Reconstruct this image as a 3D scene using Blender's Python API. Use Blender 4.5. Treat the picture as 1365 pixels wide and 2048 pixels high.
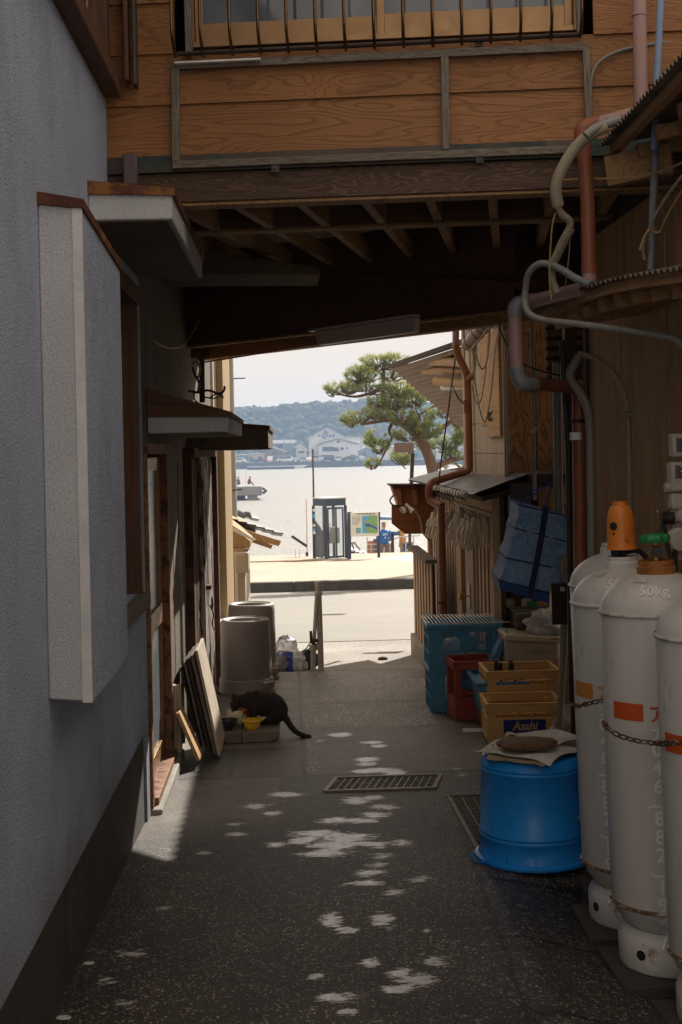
import bpy, bmesh, math, random
from mathutils import Vector as V, Matrix, noise as mn
random.seed(7)
rad = math.radians
for o in list(bpy.data.objects): bpy.data.objects.remove(o)
SC = bpy.context.scene
COL = SC.collection
# ------------------------------------------------------------------ camera, world, sun, exposure
FPX, CX, CY, ROLL, EYE = 2700.0, 682.5, 900.0, rad(1.25), 1.6
YAW = math.atan((CX - 584) / FPX)
r0 = V((math.cos(YAW), -math.sin(YAW), 0)); f0 = V((math.sin(YAW), math.cos(YAW), 0)); up = V((0, 0, 1))
cR, sR = math.cos(ROLL), math.sin(ROLL)
cam = bpy.data.cameras.new('camera'); co = bpy.data.objects.new('camera', cam); COL.objects.link(co)
ax = r0 * cR - up * sR; ay = r0 * sR + up * cR; az = -f0
co.matrix_world = Matrix(((ax.x, ay.x, az.x, 0), (ax.y, ay.y, az.y, 0), (ax.z, ay.z, az.z, EYE), (0, 0, 0, 1)))
cam.sensor_fit = 'VERTICAL'; cam.sensor_height = 36; cam.sensor_width = 24
cam.lens = FPX / 2048 * 36; cam.shift_y = -(1024 - CY) / 2048
cam.clip_start = .05; cam.clip_end = 9000
SC.camera = co
SUN_EL, SUN_AZ = rad(36), rad(24)
w = bpy.data.worlds.new('World'); SC.world = w; w.use_nodes = True
nt = w.node_tree; bg = nt.nodes['Background']
sky = nt.nodes.new('ShaderNodeTexSky'); sky.sky_type = 'NISHITA'; sky.sun_disc = False
sky.sun_elevation = SUN_EL; sky.sun_rotation = SUN_AZ; sky.altitude = 0; sky.air_density = 1.0; sky.dust_density = 1.0; sky.ozone_density = 1.0
tn_ = nt.nodes.new('ShaderNodeMix'); tn_.data_type = 'RGBA'; tn_.blend_type = 'MULTIPLY'; tn_.inputs[0].default_value = 1; tn_.inputs[7].default_value = (2.35, 2.45, 2.95, 1); nt.links.new(sky.outputs[0], tn_.inputs[6]); mn_ = nt.nodes.new('ShaderNodeVectorMath'); mn_.operation = 'MINIMUM'; mn_.inputs[1].default_value = (.52, .44, .36); nt.links.new(tn_.outputs[2], mn_.inputs[0]); nt.links.new(mn_.outputs[0], bg.inputs[0])   # thin even haze veils the bright horizon; bg.inputs[1].default_value = 0.13
sl = bpy.data.lights.new('sun', 'SUN'); sl.energy = 4.0; sl.angle = rad(.55); sl.color = (1, .93, .83)
so = bpy.data.objects.new('sun', sl); COL.objects.link(so)
sd = V((math.sin(SUN_AZ) * math.cos(SUN_EL), math.cos(SUN_AZ) * math.cos(SUN_EL), math.sin(SUN_EL)))
so.rotation_euler = sd.to_track_quat('Z', 'Y').to_euler()
SC.view_settings.view_transform = 'Standard'; SC.view_settings.look = 'None'
SC.view_settings.exposure = 0.95; SC.view_settings.gamma = 1; SC.view_settings.use_curve_mapping = False
cy = SC.cycles
cy.max_bounces = 8; cy.diffuse_bounces = 4; cy.glossy_bounces = 3; cy.transmission_bounces = 4; cy.transparent_max_bounces = 8; cy.volume_bounces = 0
cy.use_denoising = True; cy.sample_clamp_indirect = 6; cy.caustics_reflective = False; cy.caustics_refractive = False
# ------------------------------------------------------------------ photo-measurement helpers (real places in metres)
def ray(px, py):
    dx = px - CX; dy = CY - py
    x = cR * dx + sR * dy; y = -sR * dx + cR * dy
    return f0 + r0 * (x / FPX) + up * (y / FPX)
E0 = V((0, 0, EYE))
def PY(px, py, Y): r = ray(px, py); return E0 + r * (Y / r.y)
def PX(px, py, X): r = ray(px, py); return E0 + r * (X / r.x)
def PZ(px, py, Z): r = ray(px, py); return E0 + r * ((Z - EYE) / r.z)
def PP(px, py, p0, n): r = ray(px, py); return E0 + r * ((V(p0) - E0).dot(V(n)) / r.dot(V(n)))
def PG(px, py): r = ray(px, py); t = (.17 - EYE) / (r.z + .042 * r.y); return E0 + r * t
def ss(a, b, x): t = min(1, max(0, (x - a) / (b - a))); return t * t * (3 - 2 * t)
def gz(x, y):
    z = .17 - .042 * min(y, 11.8)
    if x > .72: z -= .27 * min(x - .72, .6) * (1 - ss(5.0, 5.35, y))
    if y > 11.8: z -= .0642 * (min(y, 30) - 11.8) + .03
    return z
# ------------------------------------------------------------------ nodes / materials
class NT:
    def __init__(s, name):
        s.m = bpy.data.materials.new(name); s.m.use_nodes = True; s.t = s.m.node_tree
        s.b = s.t.nodes['Principled BSDF']; s.out = s.t.nodes['Material Output']
        s.tc = s.t.nodes.new('ShaderNodeTexCoord')
    def n(s, typ, **kw):
        d = s.t.nodes.new('ShaderNode' + typ)
        for k, v in kw.items(): setattr(d, k, v)
        return d
    def l(s, a, b): s.t.links.new(a, b)
    def mapping(s, scale=(1, 1, 1), rot=(0, 0, 0), src=None):
        d = s.n('Mapping'); d.inputs['Scale'].default_value = scale; d.inputs['Rotation'].default_value = rot
        s.l(src or s.tc.outputs['Object'], d.inputs[0]); return d.outputs[0]
    def noise(s, vec, scale, detail=4, rough=.55, dist=0):
        d = s.n('TexNoise'); s.l(vec, d.inputs['Vector']); d.inputs['Scale'].default_value = scale
        d.inputs['Detail'].default_value = detail; d.inputs['Roughness'].default_value = rough; d.inputs['Distortion'].default_value = dist
        return d.outputs[0]
    def vor(s, vec, scale, feat='F1', out='Distance'):
        d = s.n('TexVoronoi', feature=feat); s.l(vec, d.inputs['Vector']); d.inputs['Scale'].default_value = scale; return d.outputs[out]
    def ramp(s, f, stops):
        d = s.n('ValToRGB'); e = d.color_ramp.elements
        while len(e) < len(stops): e.new(.5)
        for i, (p, c) in enumerate(stops):
            e[i].position = p; e[i].color = (*c, 1) if hasattr(c, '__len__') else (c, c, c, 1)
        s.l(f, d.inputs[0]); return d.outputs[0]
    def math(s, op, a, b=None, c=None):
        d = s.n('Math', operation=op)
        for i, x in enumerate((a, b, c)):
            if x is None: continue
            if isinstance(x, (int, float)): d.inputs[i].default_value = x
            else: s.l(x, d.inputs[i])
        return d.outputs[0]
    def mix(s, f, a, b, blend='MIX'):
        d = s.n('Mix', data_type='RGBA', blend_type=blend)
        for i, x in ((0, f), (6, a), (7, b)):
            if isinstance(x, (int, float)): d.inputs[i].default_value = x
            elif isinstance(x, tuple): d.inputs[i].default_value = (*x, 1)
            else: s.l(x, d.inputs[i])
        return d.outputs[2]
    def bump(s, h, strength, dist=.01, prev=None):
        d = s.n('Bump'); s.l(h, d.inputs['Height']); d.inputs['Strength'].default_value = strength; d.inputs['Distance'].default_value = dist
        if prev: s.l(prev, d.inputs['Normal'])
        s.l(d.outputs[0], s.b.inputs['Normal']); return d.outputs[0]
    def set(s, col=None, rough=None, metal=None, **kw):
        for k, x in (('Base Color', col), ('Roughness', rough), ('Metallic', metal)):
            if x is None: continue
            i = s.b.inputs[k]
            if isinstance(x, (int, float)): i.default_value = x
            elif isinstance(x, tuple): i.default_value = (*x, 1)
            else: s.l(x, i)
        for k, x in kw.items(): s.b.inputs[k.replace('_', ' ')].default_value = x
        return s.m
def mul(c, k): return tuple(min(1, a * k) for a in c)
def plain(name, c, rough=.6, metal=0, var=.25, scale=6, bump=0, bscale=60, stretch=(1, 1, 1), dirt=None, dirt_t=.6, dscale=3, **kw):
    """painted / plastic / metal surface with mottling, fine bump and optional patches of dirt or rust"""
    s = NT(name); v = s.mapping(stretch)
    n1 = s.noise(v, scale, 6, .6); c_ = s.ramp(n1, [(.3, mul(c, 1 - var)), (.7, mul(c, 1 + var * .6))])
    n2 = s.noise(v, scale * 9, 3); c_ = s.mix(.35, c_, s.ramp(n2, [(.35, mul(c, 1 - var * .9)), (.65, mul(c, 1 + var * .5))]))
    r_ = s.ramp(s.noise(v, scale * 3, 5), [(.3, max(.05, rough - .1)), (.7, min(1, rough + .12))])
    if dirt:
        d1 = s.noise(v, dscale, 8, .7, .3); f = s.ramp(d1, [(dirt_t - .02, 0), (dirt_t + .06, 1)])
        c_ = s.mix(f, c_, dirt); r_ = s.mix(f, r_, (.9, .9, .9))
    if bump: s.bump(s.noise(v, bscale, 6, .65), bump)
    return s.set(c_, r_, metal, **kw)
def wood(name, c1, c2, axis='X', rings=12, freq=(.7, 5), rough=.7, line=.55, fibre=.35, bump=.3, jit=0.0, dirt=None, coords='Object', off=0):
    """wood whose grain runs along one axis: contour lines of a stretched noise read as cathedral grain"""
    s = NT(name); a, b = freq
    sc = {'X': (a, b, b), 'Y': (b, a, b), 'Z': (b, b, a)}[axis]
    src = s.tc.outputs[coords]
    v = s.mapping(sc, src=src)
    n = s.noise(v, 1, 2, .45, .2)
    f = s.math('FRACT', s.math('MULTIPLY', n, rings))
    lines = s.ramp(f, [(0, 0), (line, .12), (.86, 1), (1, 0)])
    big = tuple(x * 24 for x in sc)
    fb = s.noise(s.mapping(tuple(x * (6 if x == a else 34) for x in sc), src=src), 1, 4, .6)
    col = s.mix(lines, c1, c2)
    col = s.mix(fibre, col, s.ramp(fb, [(.3, mul(c2, .8)), (.7, mul(c1, 1.25))]))
    tone = s.noise(s.mapping((1, 1, 1), src=src), 1.3 + off, 3)
    col = s.mix(.7, col, s.ramp(tone, [(.3, .72), (.7, 1.15)]), 'MULTIPLY')
    if dirt:
        d1 = s.noise(s.mapping(tuple(x * 2 for x in sc), src=src), 2, 6, .7); col = s.mix(s.ramp(d1, [(.52, 0), (.66, 1)]), col, dirt)
    bn = s.bump(s.math('ADD', s.math('MULTIPLY', lines, -.6), fb), bump, .004)
    return s.set(col, rough)
M = {}
def build_materials():
    s = NT('stucco'); v = s.mapping()                     # rough sprayed stucco, stained low down
    n = s.noise(v, 150, 3, .7); st = s.noise(s.mapping((2, 2, 1.5)), 1.2, 7, .7); big = s.noise(v, 1.1, 4)
    c = s.ramp(n, [(.38, (.20, .26, .40)), (.5, (.50, .60, .82)), (.62, (.70, .82, .98))])
    c = s.mix(.45, c, s.ramp(st, [(.32, (.52, .5, .47)), (.55, (1, 1, 1))]), 'MULTIPLY')
    z = s.n('SeparateXYZ'); s.l(s.tc.outputs['Object'], z.inputs[0])
    grime = s.ramp(s.math('ADD', z.outputs[2], s.math('MULTIPLY', big, .9)), [(.62, (.42, .36, .29)), (1.35, (1, 1, 1))])
    c = s.mix(.85, c, grime, 'MULTIPLY')
    s.bump(s.noise(v, 130, 4, .8), .85, .008); M['stucco'] = s.set(c, .92)
    s = NT('stucco_box'); v = s.mapping(); n = s.vor(v, 60); n2 = s.noise(v, 170, 4, .7, .3)
    c = s.ramp(n2, [(.36, (.56, .58, .63)), (.5, (.76, .79, .84)), (.7, (.82, .85, .90))]); c = s.mix(.5, c, s.ramp(s.noise(v, 2, 4), [(.3, .7), (.65, 1)]), 'MULTIPLY')
    s.bump(n2, .8, .012); M['stucco_box'] = s.set(c, .9)
    M['trim_white'] = plain('trim_white', (.72, .73, .75), .8, var=.2, bump=.2, scale=10)
    M['plinth'] = plain('plinth', (.07, .06, .055), .9, var=.45, scale=3, bump=.4, bscale=70, stretch=(1, 1, .5))
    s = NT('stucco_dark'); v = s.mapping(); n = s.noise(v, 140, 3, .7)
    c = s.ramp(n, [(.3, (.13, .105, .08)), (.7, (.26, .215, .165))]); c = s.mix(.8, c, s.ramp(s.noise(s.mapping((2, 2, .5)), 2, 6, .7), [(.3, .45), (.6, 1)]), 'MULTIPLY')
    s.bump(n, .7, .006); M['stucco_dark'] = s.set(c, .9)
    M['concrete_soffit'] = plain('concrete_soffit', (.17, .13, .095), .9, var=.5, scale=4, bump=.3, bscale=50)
    M['concrete'] = plain('concrete', (.34, .315, .28), .9, var=.3, scale=7, bump=.5, bscale=60)
    M['plank_dark'] = wood('plank_dark', (.085, .07, .065), (.04, .034, .032), 'X', 10, (1.5, 26), .85, .4, .5, .6)
    M['block'] = plain('block', (.27, .25, .22), .95, var=.35, scale=30, bump=.8, bscale=120)
    M['rust_edge'] = plain('rust_edge', (.13, .045, .025), .8, var=.6, scale=14, bump=.5, dirt=(.30, .13, .03), dirt_t=.52, dscale=8)
    M['rust'] = plain('rust', (.16, .065, .03), .85, var=.6, scale=9, bump=.6, dirt=(.05, .03, .02), dirt_t=.5, dscale=7)
    M['rust_white'] = plain('rust_white', (.62, .58, .52), .6, var=.2, scale=5, bump=.4, dirt=(.12, .045, .018), dirt_t=.5, dscale=6, stretch=(1, 1, .4))
    M['rust_brown'] = plain('rust_brown', (.28, .13, .06), .7, var=.4, scale=6, bump=.3, dirt=(.09, .035, .018), dirt_t=.53, dscale=16)
    for k in range(3):
        M['siding%d' % k] = wood('siding', (.35, .152, .045), (.16, .065, .02), 'X', 20, (.5, 8.0 + 2 * k), .55, .6, .3, .5, off=k)
    M['siding'] = M['siding0']
    M['beam_grain'] = wood('beam_grain', (.06, .032, .021), (.18, .105, .068), 'X', 26, (1.1, 13), .65, .45, .15, .6)
    M['beam_dark'] = wood('beam_dark', (.15, .075, .04), (.07, .035, .02), 'X', 8, (.6, 8), .8)
    M['batten_grey'] = wood('batten_grey', (.26, .235, .205), (.10, .075, .055), 'X', 10, (1.5, 26), .9, .4, .5, .6, dirt=(.14, .085, .05))
    M['batten_grey_z'] = wood('batten_grey_z', (.28, .255, .225), (.11, .085, .06), 'Z', 10, (1.5, 26), .9, .4, .5, .6, dirt=(.14, .085, .05))
    M['wood_wall'] = wood('wood_wall', (.66, .40, .20), (.32, .18, .085), 'Z', 7, (.45, 9), .75, .5, .5, .35)
    M['wood_dark'] = wood('wood_dark', (.07, .04, .024), (.03, .018, .011), 'Z', 6, (.5, 9), .8)
    M['veneer'] = wood('veneer', (.42, .215, .07), (.13, .06, .022), 'Z', 16, (1.5, 7), .5, .45, .15, .3)
    M['slat'] = wood('slat', (.62, .45, .29), (.32, .21, .13), 'Z', 5, (.6, 16), .8, .5, .4, .3, dirt=(.24, .18, .13))
    M['board_tan'] = wood('board_tan', (.60, .37, .17), (.40, .22, .10), 'Y', 6, (.6, 9), .7, .5, .3, .2)
    M['board_red'] = wood('board_red', (.30, .105, .035), (.20, .065, .022), 'X', 6, (.6, 9), .6, .5, .3, .2)
    M['board_pale'] = wood('board_pale', (.62, .53, .41), (.38, .30, .22), 'Z', 5, (.5, 10), .8, .5, .4, .3)
    M['rafter'] = wood('rafter', (.44, .26, .12), (.24, .13, .055), 'Y', 6, (.6, 12), .75)
    M['frame_alu'] = plain('frame_alu', (.36, .22, .11), .4, .55, var=.15)
    M['frame_brown'] = wood('frame_brown', (.14, .065, .035), (.07, .03, .018), 'Z', 5, (.6, 12), .6)
    M['bronze'] = plain('bronze', (.16, .095, .05), .32, .9, var=.25, scale=20)
    M['bronze_dark'] = plain('bronze_dark', (.05, .032, .025), .4, .6, var=.25)
    M['flashing'] = plain('flashing', (.09, .068, .058), .55, .5, var=.35, scale=8, dirt=(.06, .085, .075), dirt_t=.55)
    M['lilac'] = plain('lilac', (.11, .085, .10), .5, .2, var=.3)
    s = NT('window_glass'); s.set((.10, .12, .15), .06, 0); s.b.inputs['Specular IOR Level'].default_value = .8
    n = s.noise(s.mapping((1, 1, .3)), 3, 2); s.l(s.ramp(n, [(.35, (.07, .085, .11)), (.65, (.17, .19, .23))]), s.b.inputs['Base Color']); M['glass_dark'] = s.m
    M['glass_frost'] = plain('glass_frost', (.20, .23, .24), .22, 0, var=.25, scale=40, bump=.15, bscale=120, Specular_IOR_Level=.7)
    M['glass_black'] = plain('glass_black', (.02, .018, .018), .12, 0, var=.3)
    M['curtain'] = plain('curtain', (.45, .46, .48), .9, var=.15, stretch=(14, 1, .5), scale=2)
    for k, c in dict(pipe_pink=(.40, .25, .24), pipe_brown=(.26, .085, .045), pipe_brown2=(.33, .13, .065), pipe_blue=(.22, .32, .50), pipe_grey=(.21, .23, .26), pipe_black=(.02, .02, .024),
                     conduit_grey=(.27, .26, .24), conduit_beige=(.36, .31, .23), hose_beige=(.38, .33, .25), cable_white=(.55, .53, .5), cable_black=(.02, .02, .02), cable_tan=(.4, .26, .12)).items():
        M[k] = plain(k, c, .45, 0, var=.22, scale=9, bump=.05, stretch=(1, 1, .4), dirt=mul(c, .45), dirt_t=.66)
    M['steel'] = plain('steel', (.66, .63, .57), .5, .25, var=.25, scale=12, dirt=(.30, .20, .12), dirt_t=.66)
    M['steel_shiny'] = plain('steel_shiny', (.7, .7, .7), .22, 1, var=.1)
    M['wire_white'] = plain('wire_white', (.75, .76, .78), .35, .3, var=.1)
    M['grate'] = plain('grate', (.24, .22, .195), .5, .5, var=.3, scale=15, dirt=(.22, .15, .10), dirt_t=.64, dscale=9)
    M['pit'] = plain('pit', (.03, .022, .018), .95, var=.4)
    M['cylinder_paint'] = plain('cylinder_paint', (.68, .665, .645), .34, .0, var=.10, scale=3, bump=.04, bscale=90, dirt=(.33, .25, .18), dirt_t=.63, dscale=5, stretch=(1, 1, .3))
    M['cylinder_skirt'] = plain('cylinder_skirt', (.74, .73, .71), .45, var=.15, scale=6, dirt=(.30, .20, .12), dirt_t=.57, dscale=8, bump=.1)
    M['rust_ring'] = plain('rust_ring', (.62, .60, .56), .5, 0, var=.2, scale=9, dirt=(.16, .07, .03), dirt_t=.5, dscale=11, bump=.3)
    M['paint_orange'] = plain('paint_orange', (.62, .10, .015), .5, var=.12)
    M['paint_amber'] = plain('paint_amber', (.62, .27, .03), .5, var=.12)
    M['rust_orange'] = plain('rust_orange', (.40, .16, .04), .7, var=.3, scale=12, dirt=(.2, .07, .02), dirt_t=.55)
    M['paint_white'] = plain('paint_white', (.95, .95, .95), .6, var=.12, scale=30)
    M['cap_orange'] = plain('cap_orange', (.80, .25, .03), .38, var=.12, scale=8, dirt=(.35, .10, .02), dirt_t=.62, dscale=9)
    M['brass'] = plain('brass', (.50, .30, .10), .35, .9, var=.25)
    M['valve_green'] = plain('valve_green', (.02, .26, .08), .4, var=.25)
    M['rubber'] = plain('rubber', (.018, .018, .02), .55, var=.3)
    M['meter_grey'] = plain('meter_grey', (.66, .63, .56), .6, .1, var=.25, scale=14, bump=.2, dirt=(.2, .16, .12), dirt_t=.6)
    M['tub_blue'] = plain('tub_blue', (.010, .27, .80), .40, var=.22, scale=4, bump=.05, dirt=(.04, .30, .72), dirt_t=.60, dscale=14)
    M['crate_teal'] = plain('crate_teal', (.08, .35, .60), .5, var=.25, scale=8, dirt=(.11, .16, .16), dirt_t=.62, dscale=7)
    M['crate_red'] = plain('crate_red', (.36, .05, .03), .5, var=.25, dirt=(.12, .04, .03), dirt_t=.6)
    M['crate_yellow'] = plain('crate_yellow', (.76, .47, .18), .5, var=.2, dirt=(.27, .18, .09), dirt_t=.6, dscale=5)
    M['red_plastic'] = plain('red_plastic', (.50, .025, .015), .4, var=.15)
    M['blue_plastic'] = plain('blue_plastic', (.07, .21, .42), .4, var=.2, dirt=(.25, .3, .33), dirt_t=.62)
    M['logo_blue'] = plain('logo_blue', (.012, .02, .22), .5, var=.1)
    M['logo_tan'] = plain('logo_tan', (.62, .42, .18), .5, var=.1)
    M['beige_metal'] = plain('beige_metal', (.52, .44, .33), .5, .0, var=.2, scale=4, dirt=(.19, .095, .035), dirt_t=.6, dscale=13, bump=.15)
    M['grey_text'] = plain('grey_text', (.19, .17, .15), .6)
    M['bag_white'] = plain('bag_white', (.80, .81, .83), .35, var=.12, scale=14, bump=.9, bscale=22, Transmission_Weight=.15)
    s = NT('net_blue'); v = s.mapping((1, 1, 1)); cr = s.noise(v, 22, 8, .75, 1.2)
    c = s.ramp(cr, [(.35, (.14, .33, .70)), (.5, (.30, .52, .88)), (.7, (.55, .72, .95))]); s.bump(cr, .9, .01)
    tr = s.n('BsdfTransparent'); mx = s.n('MixShader'); mx.inputs[0].default_value = .12; s.set(c, .6); s.l(s.b.outputs[0], mx.inputs[1]); s.l(tr.outputs[0], mx.inputs[2]); s.l(mx.outputs[0], s.out.inputs[0]); M['net_blue'] = s.m
    M['net_navy'] = plain('net_navy', (.012, .022, .11), .7, var=.2)
    M['net_deep'] = plain('net_deep', (.02, .09, .30), .6, var=.25, bump=.6, bscale=30)
    M['rope_blue'] = plain('rope_blue', (.03, .06, .40), .7, var=.3)
    M['glove'] = plain('glove', (.86, .81, .68), .85, var=.12, scale=30, bump=.3, bscale=200, Subsurface_Weight=.0)
    M['tarp_grey'] = plain('tarp_grey', (.15, .16, .18), .35, var=.35, scale=5, bump=.7, bscale=14, stretch=(.5, 1, 1))
    M['paper'] = plain('paper', (.62, .60, .56), .8, var=.25, scale=40, stretch=(1, .3, 1))
    M['cardboard'] = plain('cardboard', (.40, .30, .19), .85, var=.2)
    M['fishmeal'] = plain('fishmeal', (.17, .085, .042), .5, var=.5, scale=22, bump=1.0, bscale=90)
    M['bin_grey'] = plain('bin_grey', (.31, .275, .26), .55, var=.10, scale=4, bump=.05, dirt=(.30, .27, .25), dirt_t=.66, dscale=4)
    M['bowl_black'] = plain('bowl_black', (.035, .035, .042), .35, var=.2)
    s = NT('bowl_yellow'); s.set((.85, .55, .04), .3); s.b.inputs['Subsurface Weight'].default_value = .3; s.b.inputs['Subsurface Radius'].default_value = (.02, .012, .003); M['bowl_yellow'] = s.m
    M['bowl_cream'] = plain('bowl_cream', (.75, .68, .52), .25, var=.06)
    M['bowl_patch'] = plain('bowl_patch', (.42, .09, .02), .3, var=.1)
    M['kibble'] = plain('kibble', (.25, .12, .05), .8, var=.4, scale=90)
    s = NT('cat_fur'); v = s.mapping(); n = s.noise(v, 160, 5, .7); c = s.ramp(n, [(.3, (.005, .004, .0035)), (.7, (.026, .016, .011))]); s.bump(s.noise(v, 220, 3, .7), .8, .006)
    s.b.inputs['Sheen Weight'].default_value = .15; s.b.inputs['Sheen Tint'].default_value = (.55, .35, .22, 1); s.b.inputs['Sheen Roughness'].default_value = .4; M['cat_fur'] = s.set(c, .75)
    M['cat_ear'] = plain('cat_ear', (.20, .07, .035), .8)
    M['bag_blue'] = plain('bag_blue', (.02, .07, .42), .25, var=.3, scale=9, bump=.8, bscale=20)
    s = NT('bag_clear'); s.set((.85, .86, .88), .15); s.b.inputs['Transmission Weight'].default_value = .75; s.bump(s.noise(s.mapping(), 18, 5, .7, 1), .9, .01); M['bag_clear'] = s.m
    # ---- ground of the alley: attributes carry aggregate, stains, tone
    s = NT('alley_concrete'); v = s.mapping(); geo = s.tc.outputs['Object']
    def attr(nm): a = s.n('Attribute', attribute_name=nm); return a.outputs['Fac']
    agg, stn, ton = attr('aggregate'), attr('splotch'), attr('tone')
    base = s.mix(.5, s.ramp(s.noise(v, 5, 7, .65), [(.3, (.022, .018, .014)), (.7, (.115, .092, .072))]), s.ramp(s.noise(v, 60, 4, .6), [(.3, (.04, .032, .025)), (.7, (.12, .10, .08))]))
    brush = s.noise(s.mapping((1.2, 60, 1)), 3, 4, .7)
    base = s.mix(.55, base, s.ramp(s.noise(v, 230, 3, .7), [(.38, (.012, .010, .008)), (.62, (.15, .13, .11))]))
    base = s.mix(.85, base, s.ramp(brush, [(.3, .6), (.7, 1.25)]), 'MULTIPLY')
    vd = s.n('TexVoronoi'); s.l(s.mapping((1, .75, 1)), vd.inputs[0]); vd.inputs['Scale'].default_value = 72
    peb = s.ramp(vd.outputs['Distance'], [(.25, 1), (.42, 0)]); pr = s.ramp(vd.outputs['Color'], [(.38, 0), (.52, 1)])
    pebc = s.ramp(vd.outputs['Color'], [(.2, (.07, .06, .05)), (.55, (.20, .17, .14)), (.75, (.62, .58, .52))])
    f = s.math('MULTIPLY', s.math('MULTIPLY', peb, pr), agg)
    base = s.mix(f, base, pebc)
    vs = s.n('TexVoronoi'); s.l(s.mapping((1, .6, 1)), vs.inputs[0]); vs.inputs['Scale'].default_value = 62
    vt = s.n('TexVoronoi'); s.l(s.mapping((1, .6, 1)), vt.inputs[0]); vt.inputs['Scale'].default_value = 120
    sp2 = s.math('MULTIPLY', s.ramp(vt.outputs['Distance'], [(.15, 1), (.22, 0)]), s.ramp(vt.outputs['Color'], [(.60, 0), (.66, 1)]))
    sp = s.math('MULTIPLY', s.ramp(vs.outputs['Distance'], [(.10, 1), (.17, 0)]), s.ramp(vs.outputs['Color'], [(.54, 0), (.60, 1)]))
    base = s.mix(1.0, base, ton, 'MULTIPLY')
    sp = s.math('MAXIMUM', s.math('MULTIPLY', sp, s.ramp(s.noise(v, 6, 4, .7), [(.42, .1), (.6, 1)])), sp2)
    base = s.mix(s.math('MULTIPLY', sp, s.math('MINIMUM', 1.0, s.math('ADD', agg, .3))), base, (.85, .84, .82))  # pale aggregate specks, whitened in the colour to stand in for glints
    damp = s.ramp(s.noise(s.mapping((1, .6, 1)), 1.7, 5, .65), [(.42, (.62, .60, .58)), (.58, (1.12, 1.1, 1.06))]); base = s.mix(.9, base, damp, 'MULTIPLY')
    nn = s.noise(s.mapping((1, 2.2, 1)), 22, 6, .7, .4); streak = s.noise(s.mapping((4, 45, 1)), 3, 4, .7)
    sfv = s.n('MapRange'); s.l(s.math('ADD', stn, s.math('ADD', s.math('MULTIPLY', nn, 2.2), s.math('MULTIPLY', streak, 1.5))), sfv.inputs[0])
    sfv.inputs[1].default_value = 2.18; sfv.inputs[2].default_value = 2.36; sfo = s.math('MULTIPLY', s.math('MULTIPLY', sfv.outputs[0], .95), s.ramp(s.noise(s.mapping((1, 2.6, 1)), 38, 6, .75, .8), [(.34, .2), (.47, 1)]))
    base2 = s.mix(sfo, base, s.mix(attr('pale'), (.62, .61, .60), (.97, .97, .97)))
    b1 = s.bump(s.math('ADD', s.math('MULTIPLY', s.noise(v, 110, 5, .7), s.math('SUBTRACT', 1.0, s.math('MULTIPLY', sfo, .75))), s.math('MULTIPLY', f, .8)), .42, .006)
    M['alley'] = s.set(base2, s.math('SUBTRACT', .54, s.math('MULTIPLY', s.math('MAXIMUM', sfo, s.math('MULTIPLY', sp, .9)), .34)))
    def roadmat(nm, c1, c2, sc=90):
        s = NT(nm); v = s.mapping(); a = s.noise(v, sc, 3, .7); b = s.noise(v, .8, 6, .6)
        c = s.mix(.5, s.ramp(a, [(.3, c1), (.7, c2)]), s.ramp(b, [(.3, c1), (.7, c2)])); s.bump(a, .4, .01); M[nm] = s.set(c, .85)
    roadmat('road', (.21, .20, .185), (.30, .285, .265)); roadmat('road_near', (.10, .09, .08), (.50, .47, .43), 34); roadmat('quay', (.34, .29, .22), (.46, .41, .33), 30)
    M['kerb'] = plain('kerb', (.075, .065, .055), .9, var=.45, scale=6, bump=.5, stretch=(1, 1, .4))
    M['quay_white'] = plain('quay_white', (.62, .58, .52), .9, var=.12)
    M['land'] = plain('land', (.36, .34, .31), .95, var=.3)
    s = NT('sea_water'); v = s.mapping((1, .45, 1)); h = s.math('ADD', s.noise(v, 2.4, 5, .6), s.math('MULTIPLY', s.noise(v, .35, 3), 1.5))
    s.set((.29, .285, .28), .42); s.b.inputs['IOR'].default_value = 1.33; s.bump(h, .25, .4); M['sea'] = s.m
    # ---- distance
    M['hill'] = plain('hill', (.06, .07, .035), .95, var=.4, scale=.05)
    s = NT('forest_leaf'); v = s.mapping(); c = s.ramp(s.noise(v, .035, 4, .7), [(.35, (.035, .055, .022)), (.5, (.065, .08, .032)), (.62, (.12, .11, .05)), (.7, (.17, .12, .07))])
    c = s.mix(.6, c, s.ramp(s.noise(v, .9, 4, .7), [(.3, .35), (.7, 1.5)]), 'MULTIPLY'); s.bump(s.noise(v, .8, 5, .7), 1, 1.5); M['forest'] = s.set(c, .9)
    for k, c in dict(far_white=(.72, .74, .76), far_cream=(.62, .58, .5), far_blue=(.16, .26, .38), far_grey=(.28, .27, .26), far_brown=(.18, .12, .09), far_roof=(.55, .56, .57), far_dark=(.05, .06, .075), far_roofdark=(.13, .12, .12)).items():
        M[k] = plain(k, c, .7, var=.12, scale=.6, stretch=(3, 1, .4))
    for k, c in dict(car_white=(.8, .8, .8), car_silver=(.45, .47, .5), car_navy=(.03, .05, .12), car_red=(.25, .03, .03), car_green=(.12, .22, .16), car_lightblue=(.3, .45, .6), car_black=(.02, .02, .022)).items():
        M[k] = plain(k, c, .25, .1, var=.05)
    M['booth_frame'] = plain('booth_frame', (.045, .055, .085), .5, .3, var=.2)
    s = NT('clear_glass'); s.set((.9, .93, .95), .02); tr = s.n('BsdfTransparent'); tr.inputs[0].default_value = (.9, .93, .95, 1); mx = s.n('MixShader'); mx.inputs[0].default_value = .88
    s.l(s.b.outputs[0], mx.inputs[1]); s.l(tr.outputs[0], mx.inputs[2]); s.l(mx.outputs[0], s.out.inputs[0]); M['clear_glass'] = s.m
    M['phone_green'] = plain('phone_green', (.25, .25, .22), .5)
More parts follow.
